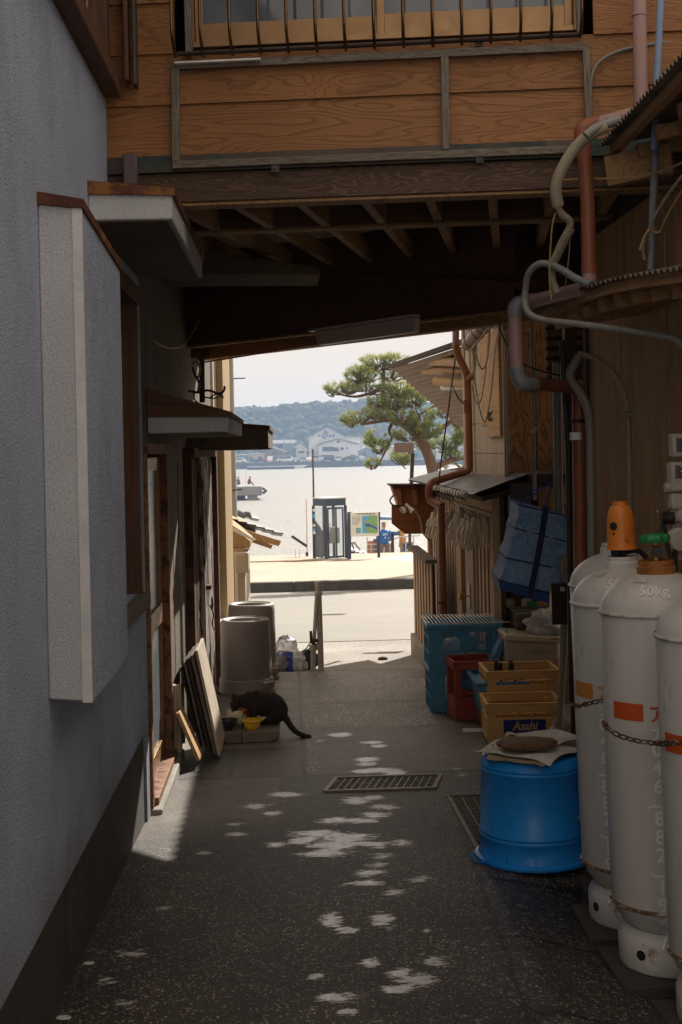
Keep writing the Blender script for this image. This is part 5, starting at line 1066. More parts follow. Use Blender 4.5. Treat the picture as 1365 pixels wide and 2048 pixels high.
b = MB(); b.lathe([(.03, 0), (.046, .01), (.048, .04), (.035, .06), (.0, .062)], PY(1352, 1080, 4.95), 24, Matrix.Rotation(rad(90), 3, 'X')); b.lathe([(.03, 0), (.034, .02), (.034, .10)], PY(1346, 1075, 4.96), 18, Matrix.Rotation(rad(90), 3, 'Y')); b.tube([PY(1362, 1000, 5.0), PY(1362, 1120, 5.0)], .03, 14); b.build('regulator_body', 'meter_grey', MT)
b = MB(); b.tube([PY(1316, 1023, 4.93), PY(1330, 1023, 4.93)], .005, 8); b.build('lever', 'steel_shiny', MT)
b = MB(); b.tube(pth([(1308, 1078, 4.95), (1309, 1066, 4.95), (1320, 1060, 4.95), (1326, 1050, 4.95)]), .004, 6, smooth=2); b.ob(PY(1326, 1062, 4.95), (.018, .02, .05)); b.build('sensor', 'rubber', MT)
# ------------------------------------------------------------------ BLUE TUB with paper and a drying slab
tx, ty = PY(1068, 1700, 5.42).x, 5.42
TB = thing('blue_tub', (tx, ty, -.052), 'large blue plastic tub turned upside down over the side drain', 'tub')
c0 = V((tx, ty, -.052))
b = MB(); b.lathe([(.222, .0), (.222, .03), (.216, .04), (.2155, .095), (.2185, .10), (.2185, .108), (.2145, .113), (.218, .118), (.218, .126), (.2135, .131), (.207, .375), (.210, .38), (.210, .388), (.206, .392), (.209, .396), (.208, .404), (.204, .412), (.199, .43), (.188, .437), (.0, .437)], c0, 72); b.v = [V((v.x, v.y, c0.z + (v.z - c0.z) * .945)) for v in b.v]; b.build('body', 'tub_blue', TB, ang=50)
b = MB(); b.lathe([(.222, .002), (.235, .0), (.238, .006), (.236, .014), (.231, .016), (.222, .020)], c0, 72); rm = b.build('rim', 'tub_blue', TB, ang=50)
for a in (200, 232, 262, 290, 320, 350): q = rad(a); n = V((math.cos(q), math.sin(q), 0)); b = MB(); b.beam(c0 + n * .216 + V((0, 0, .02)), c0 + n * .216 + V((0, 0, .052)), .004, .018, n); b.build('rib', 'tub_blue', rm)
q = rad(196); n = V((math.cos(q), math.sin(q), 0)); s_ = V((-n.y, n.x, 0)); b = MB(); b.tube([c0 + n * .240 + s_ * .06 + V((0, 0, .02)), c0 + n * .254 + s_ * .05 + V((0, 0, .012)), c0 + n * .258 + V((0, 0, .008)), c0 + n * .254 - s_ * .05 + V((0, 0, .012)), c0 + n * .240 - s_ * .06 + V((0, 0, .02))], .005, 8, smooth=2); b.build('handle', 'tub_blue', TB)
def sheetlike(name, corners, mat, label, cat, z, amp=.008, n=14, group=None, th=.0015, seed=0):
    A, B_, C_, D2 = [V(p) for p in corners]; b = MB()
    for j in range(n + 1):
        for i in range(n + 1):
            u, v = i / n, j / n; p = lerp(lerp(A, B_, u), lerp(D2, C_, u), v); e = (abs(u - .5) * 2) ** 3 + (abs(v - .5) * 2) ** 3
            b.v.append(V((p.x, p.y, p.z + amp * mn.noise(V((u * 2.5, v * 2.5, seed))) * (1 + e * 1.5) + (0 if e < 1 else 0))))
    k = len(b.v); b.v += [p - V((0, 0, th)) for p in b.v[:k]]
    for j in range(n):
        for i in range(n): q = j * (n + 1) + i; b.f += [(q, q + 1, q + n + 2, q + n + 1), (k + q, k + q + n + 1, k + q + n + 2, k + q + 1)]
    return tag(b.build(name, mat, ang=60), label, cat, group)
zt = .364; q = lambda px, py, z=zt: PZ(px, py, z)
def near(px, Y, z): p = PY(px, 1500, Y); return V((p.x, Y, z))
sheetlike('cardboard_sheet', [near(972, 5.30, zt + .008), near(1085, 5.17, zt + .006), near(1160, 5.45, zt + .008), near(985, 5.50, zt + .010)], 'cardboard', 'brown wrapping paper lying lowest on the blue tub', 'cardboard', zt, .006, seed=1)
sheetlike('newspaper', [near(940, 5.42, zt + .018), near(1100, 5.18, zt + .016), near(1180, 5.40, zt + .02), near(1030, 5.62, zt + .018)], 'paper', 'creased newspaper under the dried slab', 'newspaper', zt, .010, seed=2)
sheetlike('newspaper', [near(1010, 5.60, zt + .024), near(1110, 5.40, zt + .026), near(1190, 5.50, zt + .045), near(1048, 5.68, zt + .020)], 'paper', 'newspaper leaf curling up behind the dried slab', 'newspaper', zt, .016, seed=3)
b = MB(); nn = 40; cc = (near(993, 5.36, zt + .042) + near(1113, 5.36, zt + .042)) / 2; rx = (near(1113, 5.36, 0) - near(993, 5.36, 0)).length / 2
for (s_, z) in ((.0, .026), (.5, .025), (.85, .020), (1, .009), (.97, -.004), (.8, -.010), (0, -.010)):
    for i in range(nn): a = 2 * math.pi * i / nn; r = s_ * (1 + .07 * math.sin(3 * a + 1) + .04 * math.sin(7 * a)); b.v.append(cc + V((rx * r * math.cos(a), .085 * r * math.sin(a), z + .003 * mn.noise(V((math.cos(a) * 3 * s_, math.sin(a) * 3 * s_, z * 9))))))
for j in range(6):
    for i in range(nn): b.f.append((j * nn + i, j * nn + (i + 1) % nn, (j + 1) * nn + (i + 1) % nn, (j + 1) * nn + i))
tag(b.build('dried_slab', 'fishmeal', ang=60), 'dark brown crusty oval slab drying on newspaper', 'dried food')
# ------------------------------------------------------------------ CRATES
def beer_crate(t, mat, w=.445, d=.36, h=.30, logo=False, solid=False):
    """open bottle crate, front towards -y, origin at the base centre"""
    O = ORG[t.name]; X0, X1, Y0, Y1 = -w / 2, w / 2, -d / 2, d / 2
    def L(p): return O + V(p)
    def bx(b, a, c): b.box(L(a), L(c)); return b
    for sx in (-1, 1):
        for sy in (-1, 1): b = MB(); x, y = sx * (w / 2 - .03), sy * (d / 2 - .022); bx(b, (x - .024, y - .016, .012), (x + .024, y + .016, h - .03)); b.build('corner_post', mat, t, bevel=.004)
    b = MB(); o = .006
    P_ = [(X0 - o, Y0 - o), (X1 + o, Y0 - o), (X1 + o, Y1 + o), (X0 - o, Y1 + o)]; I = [(X0 + .012, Y0 + .012), (X1 - .012, Y0 + .012), (X1 - .012, Y1 - .012), (X0 + .012, Y1 - .012)]
    for k in range(4):
        a, c = P_[k], P_[(k + 1) % 4]; e, f = I[k], I[(k + 1) % 4]
        b.hexa([L((*a, h - .012)), L((*c, h - .012)), L((*f, h - .012)), L((*e, h - .012)), L((*a, h)), L((*c, h)), L((*f, h)), L((*e, h))])
        a2, c2 = [(p[0] * .985, p[1] * .985) for p in (a, c)]; e2, f2 = [(p[0] * 1.0, p[1] * 1.0) for p in (e, f)]
        b.hexa([L((*a2, h - .055)), L((*c2, h - .055)), L((*f2, h - .055)), L((*e2, h - .055)), L((*a2, h - .013)), L((*c2, h - .013)), L((*f2, h - .013)), L((*e2, h - .013))])
    b.build('rim', mat, t, bevel=.003)
    lo = .155
    for nm, (a, c) in dict(front_panel=((X0 + .05, Y0 + .002, .012), (X1 - .05, Y0 + .016, lo)), back_panel=((X0 + .05, Y1 - .016, .012), (X1 - .05, Y1 - .002, lo)), side_panel=((X0 + .002, Y0 + .04, .012), (X0 + .014, Y1 - .04, lo))).items(): b = MB(); bx(b, a, c); b.build(nm, mat, t, bevel=.003)
    b = MB(); bx(b, (X1 - .014, Y0 + .04, .012), (X1 - .002, Y1 - .04, lo)); b.build('side_panel', mat, t, bevel=.003)
    b = MB(); bx(b, (X0 + .01, Y0 + .01, 0), (X1 - .01, Y1 - .01, .012))
    for i in range(1, 5): x = X0 + w * i / 5; bx(b, (x - .002, Y0 + .016, .012), (x + .002, Y1 - .016, .172))
    for i in range(1, 4): y = Y0 + d * i / 4; bx(b, (X0 + .016, y - .002, .012), (X1 - .016, y + .002, .170))
    b.build('divider', mat, t)
    b = MB()
    for i in range(5):
        x = X0 + w * (i + .5) / 5; b.torus(L((x, Y0 + .06, .176)), .034, .006, 20, 5)
    b.build('bottle_rest', mat, t)
    if logo:
        b = MB(); bx(b, (-.125, Y0 - .0015, .070), (.125, Y0 + .002, .146)); b.build('label_panel', 'logo_blue', t)
        vs, fs = text2d('Asahi', .075, 'CENTER', .145, .03); b = MB(); b.add([L((x + (y) * .22, Y0 - .0035, .086 + y * .95)) for x, y in vs], fs); b.build('lettering', 'logo_tan', t, ang=0)
    return t
q = PG(1044, 1492); zA = gz(.3, 7.95)
t = thing('beer_crate', (PY(1043, 1450, 8.1).x, 8.12, zA), 'front tan bottle crate with tan lettering on a blue label', 'crate', 'bottle crates'); beer_crate(t, 'crate_yellow', h=.245, logo=True)
t.rotation_euler = (0, 0, rad(-2))
t = thing('beer_crate', (PY(1040, 1400, 8.5).x, 8.52, zA + .125), 'tan bottle crate set higher behind, holding dark bottles', 'crate', 'bottle crates'); beer_crate(t, 'crate_yellow', w=.455, h=.245)
O = ORG[t.name]
tr = thing('red_tray', (O.x, O.y, zA - .01), 'bright red plastic tray under the rear tan crate', 'tray'); b = MB(); b.box(O + V((-.235, -.19, -.137)), O + V((.235, .19, -.10))); b.build('base', 'red_plastic', tr, bevel=.006)
for a, c in (((-.235, -.195, -.10), (.235, -.175, -.002)), ((-.235, .175, -.10), (.235, .19, -.002)), ((-.238, -.174, -.10), (-.22, .174, -.002)), ((.22, -.174, -.10), (.238, .174, -.002))): b = MB(); b.box(O + V(a), O + V(c)); b.build('side', 'red_plastic', tr, bevel=.004)
b = MB(); b.lathe([(.0, 0), (.036, .0), (.037, .01), (.037, .15), (.033, .175), (.016, .205), (.0135, .25), (.0155, .252), (.0155, .268), (.0135, .27), (.0, .27)], (0, 0, 0), 20); B0 = b.build('beer_bottle', 'bottle', org=(0, 0, 0), ang=50)
first = True
for dx, dy, lb in ((-.13, -.09, 'dark beer bottle at the left front of the rear tan crate'), (-.06, -.10, 'dark beer bottle second from the left in the rear tan crate'), (-.14, .0, 'dark beer bottle behind at the left of the rear tan crate'), (-.05, .0, 'dark beer bottle in the second row of the rear tan crate')):
    o = B0 if first else copy_tree(B0); first = False; o.location = O + V((dx, dy, .014)); ORG[o.name] = o.location; tag(o, lb, 'bottle', 'beer bottles in the crate')
t = thing('bottle_crate', (PY(945, 1400, 9.0).x, 9.0, gz(.3, 9.0)), 'dark red bottle crate standing against the blue mesh crates', 'crate', 'bottle crates'); beer_crate(t, 'crate_red', w=.30, d=.30, h=.40); t.rotation_euler = (0, 0, rad(4))
# blue mesh container crates, two stacked
def mesh_crate(t, w=.50, d=.36, h=.31):
    O = ORG[t.name]; m_ = 'crate_teal'
    def L(*p): return O + V(p)
    X0, X1, Y0, Y1 = -w / 2, w / 2, -d / 2, d / 2
    b = MB(); b.box(L(X0 + .004, Y0 + .004, 0), L(X1 - .004, Y1 - .004, .012)); b.build('base', m_, t)
    for nm, y in (('front_wall', Y0), ('back_wall', Y1 - .01)):
        b = MB(); b.box(L(X0, y, .0), L(X0 + .10, y + .01, h - .03)); b.box(L(X1 - .06, y, 0), L(X1, y + .01, h - .03)); b.box(L(X0 + .10, y, .0), L(X1 - .06, y + .01, .03)); b.box(L(X0 + .10, y, h - .055), L(X1 - .06, y + .01, h - .03)); xm = .02
        b.box(L(xm - .055, y, .13), L(xm + .055, y + .01, h - .085)); b.box(L(X0 + .10, y + .001, .118), L(X1 - .06, y + .011, .130))
        p = b.build(nm, m_, t, bevel=.002); g = MB(); n = 17
        xa, xb, za, zb2 = X0 + .10, X1 - .06, .03, h - .055
        for i in range(-6, n):
            for sgn in (1, -1):
                xs_ = xa + (xb - xa) * i / n * 1.0; k = (zb2 - za)
                p0, p1 = (xs_, za), (xs_ + k, zb2)
                if sgn < 0: p0, p1 = (xa + xb - p0[0], p0[1]), (xa + xb - p1[0], p1[1])
                def clip(p0, p1):
                    (x0, z0), (x1, z1) = p0, p1
                    pts = []
                    for (ax_, az_), (bx_, bz_) in (((x0, z0), (x1, z1)), ((x1, z1), (x0, z0))):
                        if ax_ < xa: tt = (xa - ax_) / (bx_ - ax_); ax_, az_ = xa, az_ + (bz_ - az_) * tt
                        if ax_ > xb: tt = (xb - ax_) / (bx_ - ax_); ax_, az_ = xb, az_ + (bz_ - az_) * tt
                        pts.append((ax_, az_))
                    return pts
                if max(p0[0], p1[0]) <= xa or min(p0[0], p1[0]) >= xb: continue
                (x0, z0), (x1, z1) = clip(p0, p1)
                if abs(x1 - x0) < .004: continue
                g.beam(L(x0, y + .004, z0), L(x1, y + .004, z1), .003, .0038)
        g.build('mesh_panel', m_, p, ang=0)
    for nm, x in (('side_wall', X0), ('side_wall', X1 - .01)):
        b = MB()
        for yy in (Y0 + .0, Y0 + .085, Y0 + .17, Y0 + .255, Y1 - .022): b.box(L(x, yy + .0105, 0), L(x + .01, yy + .03 - .0105 + .002, h - .03))
        for zz in (.0, .10, .205): b.box(L(x + .001, Y0 + .012, zz), L(x + .009, Y1 - .012, zz + .014))
        b.build(nm, m_, t, bevel=.001)
    b = MB(); o = .012
    b.box(L(X0 - o, Y0 - o, h - .03), L(X1 + o, Y0 + .008, h)); b.box(L(X0 - o, Y1 - .008, h - .03), L(X1 + o, Y1 + o, h)); b.box(L(X0 - o, Y0 + .0085, h - .03), L(X0 + .008, Y1 - .0085, h)); b.box(L(X1 - .008, Y0 + .0085, h - .03), L(X1 + o, Y1 - .0085, h)); b.build('rim', m_, t, bevel=.004)
    b = MB(); b.tube([L(X1 - .03, Y0 - .004, h - .045), L(X1 - .03, Y0 + .01, h - .045)], .006, 8); b.build('rivet', 'steel', t)
xm = PY(938, 1400, 9.15).x; z0 = gz(.3, 9.4)
T1 = thing('mesh_crate', (xm, 9.42, z0), 'blue mesh sided crate at the bottom of its stack of two', 'crate', 'blue mesh crates'); mesh_crate(T1)
T2 = copy_tree(T1, loc=(xm - .006, 9.41, z0 + .302)); tag(T2, 'blue mesh sided crate on top of its stack, under the wire rack', 'crate', 'blue mesh crates')
GRK = thing('wire_rack', (xm, 9.40, z0 + .615), 'white wire rack laid over the top blue mesh crate', 'rack')
b = MB(); zz = z0 + .622; b.tube([(xm - .27, 9.2, zz), (xm + .30, 9.2, zz), (xm + .28, 9.64, zz + .005), (xm - .27, 9.64, zz + .005), (xm - .27, 9.2, zz)], .0042, 6); b.build('frame', 'wire_white', GRK)
for i in range(21): x = xm - .25 + i * .0255; b = MB(); b.tube([(x, 9.2, zz + .003), (x - .005, 9.64, zz + .008)], .0028, 5); b.build('wire', 'wire_white', GRK)
# white plates / wad inside upper crate
b = MB(); b.ball((xm - .08, 9.36, z0 + .42), .085, 18, 12, (1, .5, 1), .2); tag(b.build('plastic_wad', 'bag_white', ang=60), 'white plastic wad seen through the mesh of the upper blue crate', 'plastic bag')
# small blue container + folded blue stool leaning
t = thing('blue_container', (PY(975, 1400, 8.75).x, 8.62, gz(.3, 8.6)), 'narrow blue plastic container squeezed beside the red crate', 'container')
O = ORG[t.name]; b = MB(); b.hexa([O + V(p) for p in ((-.05, -.2, 0), (.16, -.2, 0), (.16, .2, 0), (-.05, .2, 0), (-.10, -.24, .30), (.2, -.24, .30), (.2, .22, .30), (-.10, .22, .30))]); b.build('body', 'crate_teal', t, bevel=.01)
b = MB(); [b.beam(O + V(a), O + V(c), .028, .022) for a, c in (((-.108, -.25, .312), (-.108, .23, .312)), ((.2, -.25, .312), (.2, .23, .312)), ((-.12, -.25, .3125), (.21, -.25, .3125)))]; b.build('rim', 'blue_plastic', t, bevel=.004)
t = thing('folding_stool', PG(975, 1450), 'light blue folded plastic stool leaning behind the tan crates', 'stool')
ORG[t.name] = V(t.location); a, c = PY(972, 1345, 8.95), PY(1003, 1278, 9.02)
b = MB(); b.beam(a, c, .02, .14, (0, 1, 0)); b.build('panel', 'blue_plastic', t, bevel=.008)
b = MB(); b.tube([a + V((.02, -.08, -.02)), c + V((.015, -.08, .0)), c + V((.03, -.07, .05)), c + V((.035, .07, .05)), c + V((.015, .08, 0)), a + V((.02, .08, -.02))], .013, 8, smooth=2); b.build('frame', 'blue_plastic', t)
b = MB(); q0, q1 = PY(955, 1372, 8.85), PY(966, 1332, 8.9); b.beam(q0, q1, .015, .09, (0, 1, 0)); b.beam(q1, q1 + V((.09, 0, -.01)), .015, .09, (0, 1, 0)); b.build('leg', 'blue_plastic', t, bevel=.004)
# rusty beige pump housing with faded maker's name
Yh = 8.85; t = thing('pump_housing', (PY(1065, 1400, Yh).x, Yh + .2, gz(.3, 9)), 'rust spotted beige pump housing with faded lettering and a white bag on top', 'pump')
a, c = PY(1012, 1400, Yh), PY(1122, 1272, Yh); b = MB(); zz = gz(.3, 9)
b.hexa([(a.x - .015, Yh, zz), (c.x + .02, Yh, zz), (c.x + .02, Yh + .38, zz), (a.x - .015, Yh + .38, zz), (a.x + .01, Yh + .01, c.z - .02), (c.x, Yh + .01, c.z - .035), (c.x, Yh + .36, c.z - .02), (a.x + .01, Yh + .36, c.z)]); b.build('body', 'beige_metal', t, bevel=.03, seg=4)
b = MB(); b.hexa([(a.x - .0, Yh - .008, c.z - .025), (c.x + .02, Yh - .008, c.z - .045), (c.x + .02, Yh + .375, c.z - .03), (a.x - .0, Yh + .375, c.z - .01), (a.x + .01, Yh + .005, c.z + .016), (c.x, Yh + .005, c.z - .006), (c.x, Yh + .36, c.z), (a.x + .01, Yh + .36, c.z + .02)]); b.build('lid', 'beige_metal', t, bevel=.012, seg=3)
b = MB(); p0 = PY(1063, 1308, Yh - .004); vs, fs = text2d('HITACHI', .034, 'LEFT', .125, .004); b.add([(p0.x + x, Yh - .003, p0.z + y) for x, y in vs], fs); b.torus((p0.x - .022, Yh - .002, p0.z + .012), .012, .002, 20, 5, Matrix.Rotation(rad(90), 3, 'X')); b.build('lettering', 'grey_text', t, ang=0)
b = MB(); q = PY(1062, 1333, Yh - .03); b.tube([q + V((-.04, 0, 0)), q + V((-.02, -.02, .03)), q + V((.03, -.02, .03)), q + V((.05, 0, 0))], .007, 8, smooth=2); b.build('bracket', 'steel', t)
# crumpled bag
def crumple(name, mat, c, r, sq, label, cat, seed=0, n=40, amp=.35, ang=60, parent=None, fr=2.2):
    b = MB(); vs = []; m = n // 2; c = V(c)
    for i in range(m + 1):
        th = math.pi * i / m
        for k in range(n):
            a = 2 * math.pi * k / n; d = V((math.sin(th) * math.cos(a), math.sin(th) * math.sin(a), math.cos(th)))
            f = 1 + amp * (mn.noise(d * fr + V((seed, 0, 0))) + .5 * abs(mn.noise(d * fr * 2.3 + V((0, seed, 0)))) + .25 * mn.noise(d * fr * 5 + V((0, 0, seed)))); vs.append(c + V((d.x * sq[0], d.y * sq[1], d.z * sq[2])) * r * f)
    fs = [(i * n + k, (i + 1) * n + k, (i + 1) * n + (k + 1) % n, i * n + (k + 1) % n) for i in range(m) for k in range(n)]
    b.add(vs, fs); o = b.build(name, mat, parent, ang=ang); return o if parent else tag(o, label, cat)
q = PY(1093, 1247, 9.0); crumple('plastic_bag', 'bag_white', q + V((0, 0, -.01)), .125, (1.05, .9, .78), 'crumpled white plastic bag on the pump housing', 'plastic bag', 4, 56, .34, 38)
# beige drain pipe and brown plate box
pipe('beige_drain_pipe', 'beige jointed drain pipe standing beside the tan crates', 'drainpipe', [('pipe', 'conduit_beige', [(1128, 1258, 7.6), (1128, 1300, 7.6), (1119, 1450, 7.6), (1117, 1480, 7.6)], .021, 0), ('collar', 'conduit_beige', [(1129, 1270, 7.6), (1128, 1305, 7.6)], .0245, 0), ('elbow', 'conduit_beige', [(1136, 1248, 7.6), (1128, 1252, 7.6), (1128, 1270, 7.6)], .0235, 1), ('foot', 'conduit_beige', [(1118, 1440, 7.6), (1110, 1462, 7.6), (1098, 1472, 7.5)], .027, 1)])
b = MB(); a, c = PY(1105, 1250, 6.6), PY(1139, 1167, 6.6); b.box((a.x, 6.6, a.z), (c.x, 6.66, c.z)); t = thing('switch_box', (a.x, 6.6, a.z), 'flat brown metal box below the hanging blue net', 'box'); b.build('cover', 'bronze_dark', t, bevel=.003)
b = MB(); b.tube([PY(1126, 1174, 6.595), PY(1126, 1182, 6.595)], .012, 12); b.build('knob', 'steel', t)
KS[0] = 1.2
b = MB(); b.box((PY(1022, 975, 7.5).x, 7.5, PY(1040, 1032, 7.5).z), (PY(1061, 975, 7.5).x, 7.62, PY(1040, 966, 7.5).z)); t = thing('vent_box', PY(1040, 1030, 7.5), 'dark louvred box under the corner of the tarp roof', 'box'); b.build('case', 'flashing', t, bevel=.006)
for i in range(8): q = PY(1026 + i * 4.3, 1012, 7.495); b = MB(); b.box((q.x - .002, 7.494, q.z - .03), (q.x + .003, 7.4995, q.z + .025)); b.build('louvre', 'rubber', t)
KS[0] = 1.24
# slatted work table with small things
t = thing('work_table', (1.4, 7.7, -.15), 'weathered slatted wooden work table in the recess behind the crates', 'table')
zt = PY(1000, 1206, 7.9).z
b = MB(); x0 = PY(988, 1200, 8.2).x
for i in range(6): b.box((x0 + .0, 7.35 + .14 * i, zt - .022), (2.0, 7.46 + .14 * i, zt))
b.build('top_board', 'batten_grey', t, bevel=.003)
b = MB(); b.beam((x0 + .01, 7.34, zt - .05), (x0 + .01, 8.2, zt - .05), .03, .05); b.build('edge_rail', 'batten_grey', t)
b = MB()
for i in range(8): y = 7.40 + .11 * i; b.box((x0 + .02, y, -.2), (x0 + .04, y + .05, zt - .076))
b.build('side_slats', 'slat', t)
b = MB(); b.box((x0 + .02, 7.34, -.2), (x0 + .07, 7.39, zt - .076)); b.build('leg', 'batten_grey', t)
q = PY(1035, 1200, 7.7)
b = MB(); b.ob((q.x, 7.75, zt + .02), (.17, .10, .04)); tag(b.build('wood_block', 'board_pale', bevel=.003), 'short wood block on the work table', 'wood block')
q = V((PY(1075, 1200, 7.6).x, 7.6, zt)); t2 = thing('scrub_brush', q, 'green bristled scrubbing brush on the work table', 'brush')
b = MB(); b.ob(q + V((.03, 0, .022)), (.075, .05, .03)); b.build('back', 'log', t2, bevel=.008); b = MB(); b.ob(q + V((-.03, 0, .02)), (.045, .05, .036)); b.build('bristles', 'valve_green', t2, bevel=.002)
b = MB(); b.lathe([(.0, 0), (.035, 0), (.04, .07), (.04, .11), (.037, .11), (.033, .01), (0, .01)], (PY(1102, 1200, 7.7).x, 7.7, zt), 20); tag(b.build('plastic_cup', 'bag_white'), 'pale plastic cup at the end of the work table', 'cup')
KS[0] = 1.0
# ------------------------------------------------------------------ HANGING BLUE DRYING NET
NT_ = thing('drying_net', PY(1068, 1000, 7.2), 'blue three tier drying net with navy strap, hung from blue cords', 'drying net')
Yn = 7.15
def loopq(y_l, x_l, y_r, x_r, d=.26): a, c = PY(x_l, y_l, Yn), PY(x_r, y_r, Yn); return [a, c, c + V((0.02, d, .0)), a + V((.0, d, .02))]
levels = [loopq(1010, 1038, 1034, 1142), loopq(1056, 1029, 1086, 1145), loopq(1116, 1013, 1140, 1134), loopq(1160, 998, 1190, 1116)]
cloth = MB(); n = 16
def ringpts(Q, k=n, inset=0):
    out = []
    for e in range(4):
        for i in range(k): out.append(lerp(Q[e], Q[(e + 1) % 4], i / k))
    c = sum(out, V()) / len(out); return [lerp(p, c, inset) for p in out]
for li in range(3):
    A_, B_ = levels[li], levels[li + 1]; rows = []
    for j in range(9):
        t = j / 8; Q = [lerp(A_[e], B_[e], t) for e in range(4)]; ins = .045 * math.sin(math.pi * t); R_ = ringpts(Q, inset=ins)
        rows.append([p + V((.006 * mn.noise(p * 22), .012 * mn.noise(p * 18), .004 * mn.noise(p * 25))) for p in R_])
    m_ = MB(); K = 4 * n
    for r in rows: m_.v += r
    for j in range(8):
        for i in range(K): m_.f.append((j * K + i, j * K + (i + 1) % K, (j + 1) * K + (i + 1) % K, (j + 1) * K + i))
    m_.build('net_tier', 'net_blue', NT_, ang=80)
for li, Q in enumerate(levels):
    b = MB(); R_ = ringpts(Q, 4); b.tube(R_ + [R_[0]], .0042, 6); b.build('hem', 'net_navy', NT_)
    b = MB(); b.quad(*[p + V((0, 0, .002)) for p in Q]); b.build('shelf', 'net_deep', NT_, ang=0)
a0 = levels[3]; b = MB(); dn_ = V((.006, 0, -.05)); R1 = ringpts(a0, 6); R2 = [p + V((.0, 0, -.045 - .012 * (i > 2))) for i, p in enumerate(R1)]; K = len(R1); b.v = R1 + [lerp(p, sum(R2, V()) / K, .05) for p in R2]; b.f = [(i, (i + 1) % K, K + (i + 1) % K, K + i) for i in range(K)] + [tuple(range(K, 2 * K))]; b.build('base_bag', 'net_deep', NT_)
sp = [PY(1093, 1012, Yn - .012), PY(1084, 1070, Yn - .008), PY(1073, 1130, Yn - .006), PY(1060, 1190, Yn - .012)]
b = MB()
for i in range(3): b.beam(sp[i], sp[i + 1], .032, .003, (0, 1, 0))
b.build('strap', 'net_navy', NT_)
hk = PY(1106, 965, Yn + .12)
for p in (levels[0][0], levels[0][1], levels[0][2], levels[0][3]): b = MB(); b.tube([hk, p], .0035, 6); b.build('cord', 'rope_blue', NT_)
b = MB(); b.tube([hk, PY(1110, 900, Yn + .15), PY(1111, 903, Yn + .15), hk + V((.004, 0, 0)), lerp(levels[0][0], levels[0][1], .5)], .0038, 6); b.tube([hk, lerp(levels[0][0], levels[0][1], .45)], .003, 6); b.build('cord', 'rope_blue', NT_)
wire('hook_cable', 'dark wire hook holding up the drying net', [(1124, 780, 7.3), (1118, 830, 7.3), (1108, 866, 7.3), (1114, 880, 7.3), (1112, 900, 7.3), (1102, 898, 7.3)], .006, 'cable_black', group=None, cat='hook')
b = MB(); b.tube(pth([(1130, 1110, 7.1), (1124, 1130, 7.1), (1126, 1150, 7.1), (1134, 1160, 7.1), (1130, 1180, 7.1), (1128, 1215, 7.1)]), .018, 8, smooth=2); tag(b.build('rag_rope', 'conduit_beige'), 'knotted pale rope hanging beside the drying net', 'rope')
KS[0] = 1.2
# ------------------------------------------------------------------ white gloves drying on strings
GL = [(876, 1024, 1080, 9.75), (889, 1022, 1086, 9.55), (902, 1024, 1090, 9.3), (914, 1018, 1096, 9.05), (924, 1026, 1098, 8.8), (938, 1036, 1098, 8.55), (948, 1038, 1102, 8.35), (960, 1034, 1102, 8.1)]
wh = ['at the far left end', 'second from the far end', 'third from the far end', 'hung highest on blue string', 'fourth, below the eave board', 'with a blue hook', 'next to the nearest one', 'nearest, at the right end']
for gi, (px, yt, yb, Y) in enumerate(GL):
    top, bot = PY(px, yt, Y), PY(px, yb, Y); L = top.z - bot.z; t = thing('work_glove', top, 'cream cotton gloves hung fingers down, ' + wh[gi], 'gloves', 'cotton gloves drying under the lean-to')
    rg = random.Random(gi + 3); yawd = rad(rg.uniform(-25, 25))
    for side in (-1, 1):
        b = MB(); base = top + V((side * .030, rg.uniform(-.01, .01), -.0)); lean = side * rg.uniform(.10, .28)
        def gp(x, z, y=0): return base + V((x * math.cos(yawd) + lean * z * 1.0, y + x * math.sin(yawd), -z))
        rows = [(.0, .016), (.03, .020), (.07, .024), (.105, .030)]
        ns = 14; vs = []
        for z, wd in rows:
            for k in range(ns): a = 2 * math.pi * k / ns; vs.append(gp(wd * math.cos(a), z, .012 * math.sin(a) * (1 + .3 * math.sin(3 * a + gi))))
        b.add(vs, [(j * ns + k, j * ns + (k + 1) % ns, (j + 1) * ns + (k + 1) % ns, (j + 1) * ns + k) for j in range(3) for k in range(ns)] + [tuple(range(ns)), tuple(range(3 * ns, 4 * ns))])
        for f in range(4):
            x0 = -.024 + f * .016; ln = (.085, .105, .11, .09)[f] * L / .21; spd = (f - 1.5) * .006 + rg.uniform(-.004, .004)
            b.tube([gp(x0, .09), gp(x0 + spd * .5, .09 + ln * .5, rg.uniform(-.004, .004)), gp(x0 + spd, .09 + ln, rg.uniform(-.006, .006))], [.0088, .0082, .0066], 8)
        b.tube([gp(side * .022, .05), gp(side * .036, .10)], [.010, .0085], 8)
        b.build('glove', 'glove', t, ang=60)
    hook = V((1.0, top.y, 1.31)); b = MB(); b.tube([top + V((-.03, 0, -.005)), lerp(top, hook, .35), top + V((.03, 0, -.005))], .0022, 5); b.tube([lerp(top, hook, .35), hook], .002, 5); b.build('string', 'rope_blue' if gi in (1, 3, 5) else 'cable_white', t)
KS[0] = 1.0
